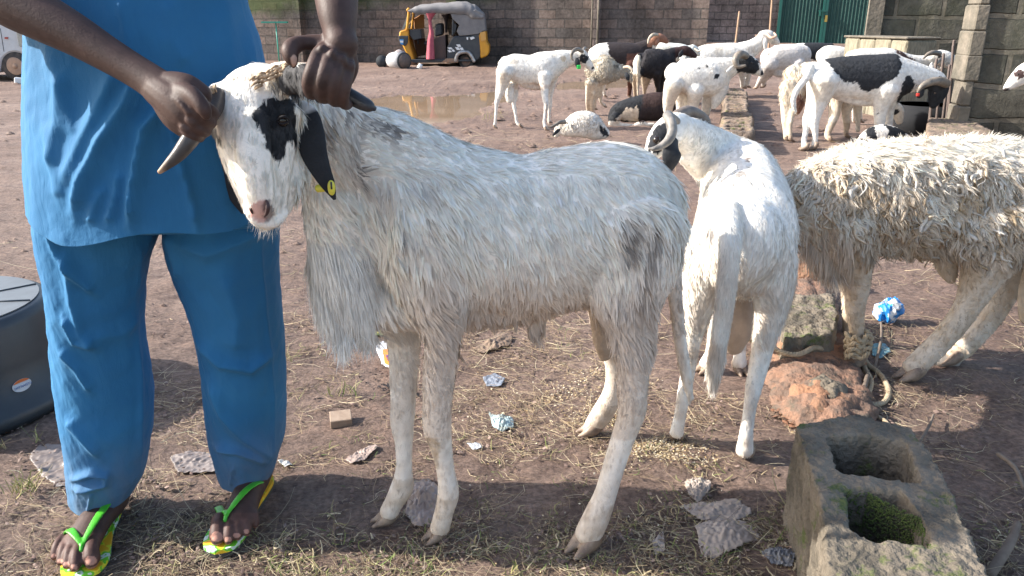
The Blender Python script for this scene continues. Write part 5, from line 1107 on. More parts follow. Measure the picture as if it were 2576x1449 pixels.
# ---- cloth
def clothmat():
    m, n, b = newmat("blue_cloth"); L = n.links.new; b.inputs['Roughness'].default_value = .78; b.inputs['Specular IOR Level'].default_value = .3
    b.inputs['Sheen Weight'].default_value = .08; b.inputs['Sheen Tint'].default_value = (.4, .7, 1, 1)
    tc = N(n, 'ShaderNodeTexCoord'); t = N(n, 'ShaderNodeTexNoise'); t.inputs['Scale'].default_value = 7; t.inputs['Detail'].default_value = 6; L(tc.outputs['Object'], t.inputs['Vector'])
    r = N(n, 'ShaderNodeValToRGB'); r.color_ramp.elements[0].position = .3; r.color_ramp.elements[1].position = .7
    r.color_ramp.elements[0].color = (.018, .125, .28, 1); r.color_ramp.elements[1].color = (.026, .16, .335, 1); L(t.outputs[0], r.inputs[0])
    w_ = N(n, 'ShaderNodeTexNoise'); w_.inputs['Scale'].default_value = 420; w_.inputs['Detail'].default_value = 2; L(tc.outputs['Object'], w_.inputs['Vector'])
    bp = N(n, 'ShaderNodeBump'); bp.inputs['Distance'].default_value = .0005; L(w_.outputs[0], bp.inputs['Height'])
    mp = N(n, 'ShaderNodeMapping'); mp.inputs['Scale'].default_value = (1, 1, .35); mp.inputs['Rotation'].default_value = (0, .35, 0); L(tc.outputs['Object'], mp.inputs[0])
    w2 = N(n, 'ShaderNodeTexNoise'); w2.inputs['Scale'].default_value = 26; w2.inputs['Detail'].default_value = 5; w2.inputs['Distortion'].default_value = .6; L(mp.outputs[0], w2.inputs['Vector'])
    b2 = N(n, 'ShaderNodeBump'); b2.inputs['Distance'].default_value = .0045; L(w2.outputs[0], b2.inputs['Height']); L(bp.outputs[0], b2.inputs['Normal']); L(b2.outputs[0], b.inputs['Normal'])
    sx = N(n, 'ShaderNodeSeparateXYZ'); L(tc.outputs['Object'], sx.inputs[0]); mr = N(n, 'ShaderNodeMapRange'); mr.inputs['From Min'].default_value = .30; mr.inputs['From Max'].default_value = .08; mr.inputs['To Max'].default_value = .55; L(sx.outputs[2], mr.inputs[0])
    mu = N(n, 'ShaderNodeMath', operation='MULTIPLY'); L(mr.outputs[0], mu.inputs[0]); L(w2.outputs[0], mu.inputs[1]); dm = N(n, 'ShaderNodeMix', data_type='RGBA'); L(mu.outputs[0], dm.inputs[0]); L(r.outputs[0], dm.inputs[6]); dm.inputs[7].default_value = (.24, .19, .15, 1); L(dm.outputs[2], b.inputs['Base Color'])
    tr = N(n, 'ShaderNodeBsdfTranslucent'); tr.inputs[0].default_value = (.02, .17, .42, 1); ms = N(n, 'ShaderNodeMixShader'); ms.inputs[0].default_value = .05
    out = [q for q in n.nodes if q.type == 'OUTPUT_MATERIAL'][0]; L(b.outputs[0], ms.inputs[1]); L(tr.outputs[0], ms.inputs[2]); L(ms.outputs[0], out.inputs[0]); return m
M_CLOTH = clothmat()
def foldfield(px, py, folds):
    """folds: (polyline, amplitude m, width px, sharpness) -> displacement"""
    d = np.zeros(len(px))
    for pl, amp, wd, asym in folds:
        best = np.full(len(px), 1e9); sg = np.zeros(len(px)); tt = np.zeros(len(px)); n = len(pl) - 1
        for i in range(n):
            x1, y1 = pl[i]; x2, y2 = pl[i + 1]; dx, dy = x2 - x1, y2 - y1; L2 = dx * dx + dy * dy
            t = np.clip(((px - x1) * dx + (py - y1) * dy) / L2, 0, 1); ex = px - x1 - t * dx; ey = py - y1 - t * dy
            dd = np.hypot(ex, ey); m = dd < best; best[m] = dd[m]; sg[m] = np.sign(dx * ey - dy * ex)[m]; tt[m] = ((i + t) / n)[m]
        wl = np.where(sg > 0, wd * asym, wd)           # asym: width of the left-hand flank (facing the sun) against the right
        d += amp * np.exp(-(best / wl) ** 1.5) * np.clip(np.minimum(tt, 1 - tt) * 6 + .35, 0, 1)
    return d
def garment(name, rows, folds, par, seg=220, nrow=200, hem=None, wr=.004, expo=1.0, thick=.004, seed=0):
    """rows: (z, cx, cy, rx, ry); closed round cloth tube with an open bottom, folded and given thickness"""
    a = catmull(rows, 8); zz = np.linspace(0, len(a) - 1, nrow); R = np.stack([np.interp(zz, np.arange(len(a)), a[:, k]) for k in range(5)], 1)
    th = np.linspace(0, 2 * math.pi, seg, endpoint=False); ct, st = np.cos(th), np.sin(th)
    X = R[:, 1:2] + R[:, 3:4] * np.sign(ct) * np.abs(ct) ** expo; Y = R[:, 2:3] - R[:, 4:5] * np.sign(st) * np.abs(st) ** expo; Z = np.repeat(R[:, :1], seg, 1)
    t = np.linspace(0, 1, nrow)[:, None]
    if hem is not None: Z = Z + hem(th)[None, :] * t ** 3
    co = np.stack([X.ravel(), Y.ravel(), Z.ravel()], 1)
    nx = np.repeat(ct[None, :], nrow, 0).ravel(); nyy = -np.repeat(st[None, :], nrow, 0).ravel(); nrm = np.stack([nx, nyy * 1.2, 0 * nx], 1); nrm /= np.linalg.norm(nrm, axis=1)[:, None]
    px, py = proj(co); front = np.clip(-nrm[:, 1] * 3, 0, 1)
    d = foldfield(px, py, folds) * front
    s3 = np.array([seed * 2.3, seed * 1.1, 0]); d += wr * vnoise((co + s3) * np.array([1, 1, .35]), 8, 0) + wr * .45 * vnoise((co + s3) * np.array([1.2, 1, .8]), 20, 1) + wr * .12 * vnoise(co, 60, 2)
    co += nrm * d[:, None]
    idx = np.arange(nrow * seg).reshape(nrow, seg); nxt = np.roll(idx, -1, 1)
    F = np.stack([idx[:-1].ravel(), nxt[:-1].ravel(), nxt[1:].ravel(), idx[1:].ravel()], 1)
    return co, F
def clothobj(name, parts, par, thick=.0035):
    V = []; F = []; o_ = 0
    for co, f in parts: V.append(co); F.append(f + o_); o_ += len(co)
    m = rawmesh(name, np.concatenate(V), np.concatenate(F), np.zeros((0, 3), int)); fixn(m)
    o = add_obj(name, m, M_CLOTH, par); md = o.modifiers.new("t", 'SOLIDIFY'); md.thickness = thick; md.offset = -1; return o
def rowpx(xl, xr, y, Y, ry, dz=0): # a row whose silhouette edges fall at xl, xr
    a = P(xl, y, Y); b = P(xr, y, Y); return (a.z, (a.x + b.x) / 2, Y, (b.x - a.x) / 2, ry)
# tunic
rows = [(1.50, -.715, 1.69, .10, .09), (1.47, -.73, 1.69, .20, .125), (1.42, -.735, 1.69, .235, .145), rowpx(92, 612, -60, 1.68, .165), rowpx(84, 618, 20, 1.68, .17), rowpx(82, 650, 110, 1.68, .175), rowpx(78, 668, 200, 1.68, .18), rowpx(80, 682, 300, 1.68, .19), rowpx(86, 692, 400, 1.68, .20), rowpx(92, 698, 470, 1.68, .205), rowpx(97, 700, 512, 1.68, .21)]
fK = [([(300, 170), (262, 250), (215, 350), (165, 470)], .020, 30, .8), ([(350, 190), (318, 260), (262, 350), (215, 450), (190, 530)], .026, 26, .6), ([(420, 250), (362, 320), (345, 400), (332, 480), (328, 565)], .028, 22, .45), ([(300, 430), (290, 500), (270, 560)], .012, 14, .6), ([(160, 180), (150, 300), (130, 420)], .012, 22, .8),
      ([(428, 320), (446, 400), (468, 470), (494, 580)], .020, 13, .5), ([(262, 470), (240, 520), (225, 560)], .010, 14, .7), ([(300, 0), (312, 60), (330, 180)], .006, 12, .7), ([(560, 0), (575, 120), (600, 300), (620, 500)], .012, 34, 1.), ([(420, 0), (430, 100), (470, 160)], .007, 22, 1.),
      ([(120, 130), (170, 260), (190, 340)], .008, 20, 1.), ([(110, 300), (140, 420), (150, 500)], .009, 18, 1.), ([(630, 80), (640, 260), (655, 420)], .010, 16, 1.)]
K1 = garment("tunic", rows, fK, man, hem=lambda th: -.030 * np.clip(np.sin(th), 0, 1) * (1 + .25 * np.cos(3 * th)) + .010 * np.sin(5 * th + 1), wr=.0035, seed=1)
def sleeve(A, B, r0, r1, seed):
    A = Vector(A); B = Vector(B); t = (B - A).normalized(); u = t.orthogonal().normalized(); v = t.cross(u); n_, sg = 40, 60; co = []
    for i in range(n_):
        q = i / (n_ - 1); c_ = A.lerp(B, q); r = r0 + (r1 - r0) * q
        for k in range(sg):
            th = 6.2832 * k / sg; rr = r * (1 + .05 * math.sin(3 * th + q * 9 + seed) + .03 * math.sin(7 * th - q * 14)); co.append(c_ + u * rr * math.cos(th) + v * rr * math.sin(th))
    idx = np.arange(n_ * sg).reshape(n_, sg); nxt = np.roll(idx, -1, 1)
    return np.array([tuple(p) for p in co]), np.stack([idx[:-1].ravel(), nxt[:-1].ravel(), nxt[1:].ravel(), idx[1:].ravel()], 1)
clothobj("tunic", [K1, sleeve((-.90, 1.70, 1.44), (-1.04, 1.52, 1.30), .085, .082, 1), sleeve((-.56, 1.70, 1.44), (-.42, 1.585, 1.41), .085, .080, 2)], man)
# trousers
def leg(rws, folds, seed, hemf): return garment("l", rws, folds, man, seg=170, nrow=230, hem=hemf, wr=.0045, seed=seed)
rl = [(.92, -.86, 1.69, .12, .12), (.84, -.90, 1.69, .13, .13), rowpx(98, 388, 540, 1.68, .125), rowpx(102, 386, 600, 1.68, .125), rowpx(122, 360, 680, 1.68, .12), rowpx(133, 352, 760, 1.68, .118), rowpx(142, 356, 850, 1.69, .115), rowpx(150, 376, 960, 1.70, .112), rowpx(163, 378, 1060, 1.70, .108), rowpx(172, 368, 1135, 1.70, .10), rowpx(177, 358, 1190, 1.70, .095), rowpx(183, 336, 1234, 1.70, .09)]
fl = [([(120, 560), (150, 640), (200, 700), (235, 735)], 0.0210, 16, .6), ([(160, 800), (190, 860), (235, 872)], 0.0195, 12, .7), ([(170, 640), (182, 760), (205, 840), (240, 868)], 0.0180, 18, .7), ([(150, 880), (195, 930), (228, 985)], 0.0150, 12, .7), ([(170, 1060), (195, 1090), (250, 1150)], 0.0150, 14, .7), ([(185, 1205), (230, 1190), (268, 1195), (265, 1215), (220, 1228), (190, 1228)], 0.0225, 9, 1.), ([(350, 620), (345, 800), (352, 1000), (350, 1180)], 0.0090, 10, .7), ([(240, 850), (300, 840), (350, 800)], 0.0090, 20, 1.), ([(230, 1240), (222, 1285)], 0.0090, 5, .6)]
rr_ = [(.92, -.76, 1.72, .12, .12), (.84, -.745, 1.73, .13, .13), rowpx(408, 696, 540, 1.74, .125), rowpx(418, 694, 600, 1.74, .125), rowpx(440, 695, 680, 1.75, .12), rowpx(472, 702, 760, 1.76, .118), rowpx(497, 712, 850, 1.77, .115), rowpx(515, 718, 960, 1.78, .112), rowpx(528, 718, 1060, 1.80, .106), rowpx(537, 712, 1110, 1.80, .098), rowpx(546, 702, 1148, 1.81, .095), rowpx(558, 690, 1182, 1.81, .09)]
fr = [([(440, 610), (520, 640), (600, 610), (680, 570)], 0.0150, 26, .7), ([(500, 860), (560, 915), (630, 930), (680, 890)], 0.0210, 16, .7), ([(560, 700), (600, 800), (590, 880)], 0.0120, 24, 1.), ([(652, 580), (664, 760), (690, 1000), (690, 1140)], 0.0060, 5, 1.), ([(530, 960), (560, 1040), (610, 1100), (680, 1150)], 0.0195, 15, .7), ([(545, 1125), (600, 1135), (670, 1165)], 0.0180, 10, .8), ([(585, 1175), (580, 1220)], 0.0090, 5, .6), ([(425, 590), (450, 700)], 0.0120, 12, 1.)]
pel = garment('p', [(1.0, -.81, 1.70, .17, .12), (.92, -.815, 1.70, .20, .135), rowpx(99, 695, 530, 1.71, .14), rowpx(102, 694, 556, 1.71, .12), rowpx(240, 560, 566, 1.71, .06), rowpx(380, 425, 572, 1.71, .01)], [], man, seg=120, nrow=60, wr=.003)
clothobj("trousers", [pel, leg(rl, fl, 3, lambda th: -.012 * np.clip(np.sin(th), 0, 1)), leg(rr_, fr, 5, lambda th: -.012 * np.clip(np.sin(th), 0, 1))], man)

# ---- flip flops (worn)
def solemat():
    m, n, b = newmat("patterned_sole"); L = n.links.new; b.inputs['Roughness'].default_value = .55
    tc = N(n, 'ShaderNodeTexCoord'); t = N(n, 'ShaderNodeTexNoise'); t.inputs['Scale'].default_value = 26; t.inputs['Detail'].default_value = 1.5; L(tc.outputs['Object'], t.inputs['Vector'])
    r = N(n, 'ShaderNodeValToRGB'); r.color_ramp.interpolation = 'CONSTANT'; e = r.color_ramp; e.elements[0].color = (.75, .42, .02, 1); e.elements[1].position = .44; e.elements[1].color = (.70, .66, .04, 1)
    for p_, c_ in ((.49, (.16, .55, .03, 1)), (.555, (.60, .72, .62, 1)), (.62, (.12, .50, .04, 1))): q = e.elements.new(p_); q.color = c_
    L(t.outputs[0], r.inputs[0]); L(r.outputs[0], b.inputs['Base Color']); return m
M_SOLE = solemat(); M_STRAP = mat("green_strap", (.05, .36, .02), .35, (.08, .44, .03), 40, .0006, 300); M_RUB = mat("sole_rubber", (.05, .05, .045), .7)
def flipflop(heel, toe_, hw, V, A, B):
    d = (toe_ - heel); L_ = d.length; d.normalize(); s = Vector((-d.y, d.x, 0)); out = []
    prof = [(0, .0), (.02, .45), (.10, .72), (.25, .76), (.42, .72), (.6, .86), (.75, 1.), (.88, .93), (.96, .65), (1., .0)]
    ls = catmull([(q[0], q[1]) for q in prof], 4)
    for q in ls: out.append(heel + d * (L_ * q[0]) + s * (hw * q[1]))
    for q in ls[::-1][1:-1]: out.append(heel + d * (L_ * q[0]) - s * (hw * q[1]))
    z0 = gz(heel.x, heel.y) + .002
    m_ = MB(); n = len(out); m_.v = [(p.x, p.y, z0 + .012) for p in out] + [(p.x, p.y, z0 + .0235) for p in out]; m_.f = [tuple(range(n))[::-1], tuple(range(n, 2 * n))] + [(i, (i + 1) % n, (i + 1) % n + n, i + n) for i in range(n)]
    ff = obj("flip_flop", m_, M_SOLE, man, False)
    m_ = MB(); m_.v = [(p.x, p.y, z0) for p in out] + [(p.x, p.y, z0 + .0118) for p in out]; m_.f = [tuple(range(n))[::-1], tuple(range(n, 2 * n))] + [(i, (i + 1) % n, (i + 1) % n + n, i + n) for i in range(n)]
    q_ = obj("sole", m_, M_RUB, None, False); par(q_, ff)
    m_ = MB()
    for E in (A, B):
        pts = []
        for k in range(9):
            t = k / 8; x = V[0] * (1 - t) + E[0] * t; y = V[1] * (1 - t) + E[1] * t; zb = z0 + .022 + (.018 if k < 8 else 0) * (1 - t)
            pts.append((x, y, max(onfoot(x, y, zb), onfoot(x + d.x * .006, y + d.y * .006, zb), onfoot(x - d.x * .006, y - d.y * .006, zb)), .006 + .0055 * math.sin(min(t * 2.2, 1.57)), .0028))
        for k in range(1, 8): pts[k] = (*pts[k][:2], (pts[k - 1][2] + pts[k][2] * 2 + pts[k + 1][2]) / 4 + .001, *pts[k][3:])
        m_.wtube(pts, (0, 0, 1), 10, 3)
    vz = onfoot(V[0], V[1], z0 + .03)
    m_.wtube([(V[0], V[1], vz + .001, .006), (V[0] + d.x * .010, V[1] + d.y * .010, vz - .004, .005), (V[0] + d.x * .018, V[1] + d.y * .018, z0 + .022, .0035)], None, 8, 2)
    q_ = add_obj("strap", union(m_, .0022, 2, "strap"), M_STRAP); par(q_, ff)
def par(o, p):
    me = o.data; me.transform(Matrix.Translation(-rootpos(p))); o.parent = p
g3 = lambda x, y, z: (lambda p: (p.x, p.y, p.z))(G(x, y, z))
flipflop(G(275, 1262, .02), G(196, 1452, .02), .050, g3(207, 1374, .060), g3(160, 1337, .045), g3(290, 1288, .050))
flipflop(G(668, 1192, .02), G(540, 1388, .02), .048, g3(571, 1303, .060), g3(548, 1268, .030), g3(662, 1254, .030))
# ================================================================== VEHICLES AND OTHER THINGS
M_YEL = mat("yellow_paint", (.62, .30, .02), .45, (.50, .22, .02), 5)
M_BLKP = mat("black_body_paint", (.025, .03, .04), .45, (.05, .055, .06), 6)
M_CANV = mat("grey_canvas", (.20, .19, .19), .9, (.15, .145, .15), 5, .006, 14)
M_TYRE = mat("tyre", (.03, .03, .032), .9, (.10, .08, .07), 8)
M_RUST = mat("rusty_metal", (.25, .15, .10), .8, (.12, .09, .08), 10)
M_CHR = mat("scuffed_chrome", (.5, .5, .5), .35, (.25, .22, .2), 12, metal=.6)
M_GLS = mat("windscreen", (.25, .33, .36), .1, alpha=.55)
M_PINK = mat("pink_curtain", (.42, .10, .13), .85, (.33, .07, .10), 6)
M_WHT = mat("white_patch", (.7, .7, .7), .6)
YR = 22.3
def ZR(x, y): return 872 + x * .1574, y * .1574
k0 = P(*ZR(1500, 1030), YR); rk = root("auto_rickshaw", (k0.x, YR, 0), "yellow and black three wheeler with a grey canvas roof, parked by the mossy wall", "auto rickshaw")
def RP(u, v, dY): p = P(*ZR(u, v), YR); return Vector((p.x, YR + dY, p.z))
def rprism(name, poly, d0, d1, mt, bev=.012, parent=rk):
    m_ = MB(); m_.prism(poly, d0, d1, lambda u, v, d: RP(u, v, d)); return obj(name, m_, mt, parent, False, bev)
def rtube(name, pts, r, mt, parent=rk, seg=10, sub=3):
    m_ = MB(); m_.wtube([(*RP(*p[:3]), p[3] if len(p) > 3 else r) for p in pts], None, seg, sub); return obj(name, m_, mt, parent)
Wd = 1.25
rprism("front_cowl", [(830, 545), (835, 500), (890, 480), (960, 455), (985, 480), (985, 560), (985, 640), (1010, 760), (1050, 880), (1085, 990), (1050, 1005), (985, 930), (930, 830), (890, 745), (840, 650), (825, 590)], .12, Wd - .12, M_YEL, .04)
rprism("headlight_panel", [(822, 572), (978, 575), (970, 690), (935, 735), (900, 730), (850, 705), (832, 640)], .085, .125, M_BLKP)
rprism("headlight", [(842, 630), (905, 630), (898, 718), (855, 705)], .06, .087, mat("blue_sticker", (.05, .25, .55), .4), .0)
rprism("sticker", [(848, 650), (902, 650), (898, 685), (852, 680)], .052, .0605, M_WHT, .0)
rprism("side_patch", [(985, 300), (1110, 225), (1165, 225), (1170, 460), (1000, 475)], Wd - .06, Wd - .03, mat("orange_panel", (.40, .17, .04), .6))
rprism("floor", [(1010, 960), (1060, 1005), (1600, 990), (2020, 985), (2000, 950), (1030, 950)], .02, Wd - .02, M_BLKP)
rprism("windscreen", [(868, 480), (958, 235), (985, 205), (972, 300), (900, 480)], .14, Wd - .14, M_GLS, 0)
for d in (.05, Wd - .1): rtube("windscreen_post", [(960, 470, d), (975, 330, d), (990, 190, d), (985, 140, d)], .035, M_YEL)
rtube("windscreen_post", [(972, 160, .05), (972, 160, Wd - .1)], .04, M_YEL)
rprism("dashboard", [(975, 480), (1170, 465), (1190, 620), (1050, 650), (985, 560)], .2, Wd - .2, M_BLKP, .02)
rprism("inner_cowl", [(990, 640), (1190, 620), (1215, 830), (1190, 910), (1060, 930)], Wd - .2, Wd - .15, mat("brown_panel", (.16, .075, .04), .7))
rtube("steering_column", [(1100, 700, .6), (1090, 560, .6), (1080, 480, .6)], .03, M_BLKP); rtube("handlebar", [(1050, 485, .3), (1060, 480, .9)], .02, M_CHR)
rprism("driver_seat", [(1205, 690), (1260, 655), (1320, 680), (1320, 725), (1215, 725)], .35, .95, M_BLKP, .03); rtube("seat_post", [(1262, 740, .62), (1262, 860, .62), (1262, 960, .62)], .02, M_RUST)
rprism("partition", [(1385, 610), (1570, 560), (1590, 960), (1400, 960)], .12, Wd - .12, mat("dark_brown_panel", (.10, .06, .05), .75, (.06, .045, .045), 5))
rprism("seat_back", [(1390, 400), (1440, 370), (1510, 370), (1515, 560), (1440, 585), (1390, 590)], .3, Wd - .25, M_BLKP, .04)
# rear body with wheel arch
rprism("rear_body", [(1700, 580), (1990, 560), (2110, 520), (2140, 560), (2150, 900), (2100, 960), (2035, 985), (2000, 900), (1960, 850), (1900, 840), (1820, 850), (1780, 890), (1755, 940), (1600, 950), (1605, 760), (1640, 680)], .0, Wd, M_BLKP, .03)
rprism("tail_panel", [(2105, 555), (2220, 490), (2240, 690), (2278, 720), (2275, 850), (2240, 900), (2140, 935), (2135, 830)], -.015, Wd + .01, M_YEL, .03)
rprism("sill", [(1585, 935), (1760, 930), (1790, 950), (1780, 1000), (1700, 1005), (1520, 995)], -.03, .0, mat("rusty_sill", (.33, .17, .09), .7, (.2, .16, .13), 12), .008)
rtube("wheel_arch", [(1740, 970, -.02), (1770, 880, -.03), (1830, 835, -.03), (1930, 835, -.03), (1985, 880, -.03), (2035, 975, -.02)], .05, M_CHR)
for q in ([(1750, 712), (1810, 708), (1832, 745), (1780, 752)], [(1730, 752), (1785, 755), (1820, 800), (1765, 798)], [(1800, 762), (1850, 758), (1875, 795), (1830, 800)], [(1610, 760), (1670, 755), (1700, 785), (1640, 790)], [(1610, 802), (1650, 800), (1690, 830), (1640, 838)], [(1675, 795), (1710, 790), (1735, 822), (1700, 828)], [(1965, 600), (2025, 585), (2050, 610), (1990, 638)], [(1915, 595), (1945, 595), (1940, 640), (1920, 630)]): rprism("reflector", q, -.02, -.002, M_WHT, 0)
rprism("paper_notice", [(2130, 520), (2215, 500), (2225, 640), (2150, 660)], -.03, -.017, mat("orange_notice", (.55, .30, .08), .7), 0)
# canvas roof and side
m_ = MB(); n_ = 26; rf = []
top = [(965, 160), (1060, 105), (1150, 70), (1400, 42), (1620, 30), (1850, 12), (1980, 50), (2060, 80), (2130, 150), (2190, 215)]
low = [(985, 175), (1060, 205), (1180, 218), (1400, 208), (1620, 215), (1800, 225), (1930, 235), (1990, 290), (2080, 300), (2200, 290)]
tc_ = catmull(top, 6); lc = catmull(low, 6)
vs = []; ns = 14
for i in range(len(tc_)):
    for j in range(ns + 1):
        t = j / ns; ang = t * math.pi; dY = Wd / 2 - math.cos(ang) * (Wd / 2 + .03); hh = max(0, math.sin(ang)) ** .45
        u = lc[i][0] + (tc_[i][0] - lc[i][0]) * hh; v = lc[i][1] + (tc_[i][1] - lc[i][1]) * hh + 5 * math.sin(i * .9 + j)
        vs.append(RP(u, v, dY))
fs = [(i * (ns + 1) + j, i * (ns + 1) + j + 1, (i + 1) * (ns + 1) + j + 1, (i + 1) * (ns + 1) + j) for i in range(len(tc_) - 1) for j in range(ns)]
m_.add(vs, fs); ro = obj("canvas_roof", m_, M_CANV, rk); md = ro.modifiers.new("t", 'SOLIDIFY'); md.thickness = .015
rprism("canvas_side", [(1660, 215), (1930, 232), (2060, 150), (2190, 215), (2215, 480), (2110, 540), (1960, 560), (1800, 575), (1760, 500), (1800, 400), (1690, 300)], -.01, .03, M_CANV, .01)
rprism("canvas_side", [(1690, 340), (1760, 400), (1740, 500), (1700, 560)], .05, .07, M_BLKP, .01)
rprism("canvas_back", [(2080, 150), (2195, 220), (2225, 500), (2130, 540)], .1, Wd - .05, M_CANV, .02)
rtube("roof_post", [(1690, 560, .03), (1695, 440, .03), (1700, 230, .03)], .025, M_BLKP)
# curtains
def curtain(name, pts, dY, mt, r):
    m_ = MB(); a = catmull(pts, 5); vs = []; n = 22
    for i, q in enumerate(a):
        for k in range(n):
            th = 6.2832 * k / n; w_ = q[2] * (1 + .18 * math.sin(5 * th + i * .15)); vs.append(RP(q[0] + w_ * math.cos(th), q[1], dY + .07 * math.sin(th) * (q[2] / 45)))
    m_.add(vs, [(i * n + k, i * n + (k + 1) % n, (i + 1) * n + (k + 1) % n, (i + 1) * n + k) for i in range(len(a) - 1) for k in range(n)]); obj(name, m_, mt, rk)
curtain("curtain", [(1340, 212, 78), (1335, 270, 45), (1330, 330, 24), (1340, 420, 24), (1355, 520, 34), (1345, 640, 46), (1345, 800, 56), (1345, 945, 62)], .0, M_PINK, .03)
curtain("curtain", [(1520, 225, 66), (1530, 300, 34), (1535, 400, 20), (1535, 530, 16)], Wd - .1, mat("grey_curtain", (.10, .09, .11), .9), .03)
def wheel(name, c, r, wd, parent, ax=Vector((0, 1, 0)), rim=M_RUST):
    m_ = MB(); m_.ring_tube([c + ax * q for q in (0, .02, wd - .02, wd)], [r * .9, r, r, r * .9], [r * .9, r, r, r * .9], (1, 0, 0), 28, False)
    wh = obj("wheel", m_, M_TYRE, parent)
    h_ = MB(); h_.ring_tube([c - ax * .012, c - ax * .010, c + ax * .02, c + ax * .0], [r * .58, r * .6, r * .5, r * .15], [r * .58, r * .6, r * .5, r * .15], (1, 0, 0), 24, False); q = obj("rim", h_, rim); par(q, wh)
    h_ = MB(); h_.ring_tube([c - ax * .03, c + ax * .01], [r * .16, r * .22], [r * .16, r * .22], (1, 0, 0), 16, False); q = obj("hub", h_, rim); par(q, wh)
wc = RP(1905, 985, .1); wheel("wheel", wc, .2, .12, rk); wc = RP(1905, 985, Wd - .2); wheel("wheel", wc, .2, .12, rk); wc = RP(1000, 1000, .56); wheel("wheel", wc, .17, .12, rk)
# drums and bag beside it
def lying(name, a, b, r0, r1, mt, label, cat, inner=None):
    m_ = MB(); a = Vector(a); b = Vector(b); m_.ring_tube([a, a.lerp(b, .04), b, a.lerp(b, .98), a.lerp(b, .2)], [r0, r0 * 1.03, r1, r1 * .9, r0 * .8], [r0, r0 * 1.03, r1, r1 * .9, r0 * .8], (0, 0, 1), 26, True)
    t = root(name, ((a.x + b.x) / 2, a.y, 0), label, cat); obj("shell", m_, mt, t)
    m_ = MB(); m_.ring_tube([b - (b - a) * .03, b + (b - a) * .04], [r1 * 1.05] * 2, [r1 * 1.05] * 2, (0, 0, 1), 26, False); obj("rim_band", m_, M_DARK, t); return t
b0 = P(*ZR(735, 980), 21.6); b1 = P(*ZR(905, 985), 21.2)
dr = lying("metal_drum", (b0.x, 21.75, .19), (b1.x, 21.35, .19), .21, .21, mat("white_drum", (.55, .56, .58), .5, (.35, .33, .32), 8), "white metal drum lying on its side under the three wheeler's nose", "drum")
m_ = MB(); m_.cyl((b1.x + .02, 21.33, .19), (b1.x + .03, 21.32, .19), .185, seg=26); obj("drum_end", m_, mat("brown_drum_end", (.17, .12, .10), .8, (.1, .08, .07), 14), dr)
b0 = P(*ZR(555, 985), 22.2); lying("bucket", (b0.x - .05, 22.5, .15), (b0.x + .03, 22.1, .14), .11, .155, mat("white_bucket", (.6, .62, .62), .5), "small white bucket tipped over left of the drum by the wall", "bucket")
m_ = MB(); p_ = P(*ZR(862, 860), 21.7); m_.ball((p_.x, 21.6, p_.z - .02), .14, 20, (1.1, .9, .85)); me_ = m_.mesh("sack"); rough(me_, .03, 9); tag(add_obj("sack", me_, mat("crumpled_sack", (.42, .38, .36), .8, (.25, .2, .2), 14)), "crumpled pale sack resting on the lying drum", "sack")
m_ = MB(); p_ = G(872 + 1160 * .1574, 1100 * .1574); m_.cyl((p_.x, p_.y, .01), (p_.x + .05, p_.y, .12), .07, .05, 16); tag(obj("plastic_cup", m_, M_WHT), "crushed white plastic cup on the mud in front of the three wheeler", "cup")
# green T stand and timber by the wall
M_GRN = mat("green_paint", (.03, .30, .22), .5)
t0 = P(690, 118, 22.6); tt = root("green_stand", (t0.x, 22.6, 0), "thin green metal stand with a long flat top by the wall behind the man", "stand")
a_ = P(657, 56, 22.6); b_ = P(722, 54, 22.6); c_ = P(692, 56, 22.6)
m_ = MB(); m_.box((a_.x, 22.58, a_.z - .02), (b_.x, 22.72, a_.z + .02)); obj("stand_top", m_, M_GRN, tt, False); m_ = MB(); m_.cyl((c_.x, 22.65, 0), (c_.x, 22.65, a_.z - .02), .018, seg=8); obj("post", m_, M_GRN, tt)
M_WOOD = mat("bare_pole", (.42, .27, .17), .8, (.3, .19, .12), 12)
for (x0, y0, x1, y1, lab, Yw) in ((1850, 100, 1860, 30, "thin wooden pole leaning on the pinkish wall, the left one", 24.0), (1936, 108, 1945, -40, "thin wooden pole leaning beside the green gate", 24.6)):
    p0 = P(x0, y0, Yw); p1 = P(x1, y1, Yw + .35); p0.z = .1; m_ = MB(); m_.wtube([(*p0, .035), (*p1, .028)], None, 8, 1); tag(obj("pole", m_, M_WOOD), lab, "pole")
# steel bars at the pier
stb = [(2385, 300, 2400, 103), (2392, 300, 2398, 116), (2368, 250, 2374, 137), (2352, 235, 2356, 150), (2376, 290, 2389, 165), (2345, 290, 2352, 180)]
for i, (x0, y0, x1, y1) in enumerate(stb):
    Yb = 8.5 - .05 * i; p0 = P(x0, y0, Yb); p1 = P(x1, y1, Yb); m_ = MB(); m_.wtube([(p0.x, p0.y, 0, .014), (p0.x * .5 + p1.x * .5, Yb, p1.z * .5, .014), (*p1, .014)], None, 8, 2)
    tag(obj("steel_bar", m_, mat("rust_bar", (.12, .09, .08), .7) if i == 0 else bpy.data.materials["rust_bar"]), "%s rusty steel bar in front of the pier by the lowered black head" % ['tallest', 'second tallest', 'leftward leaning short', 'shortest far left', 'low middle', 'thin leftmost'][i], "steel bar", "steel bars by the pier")

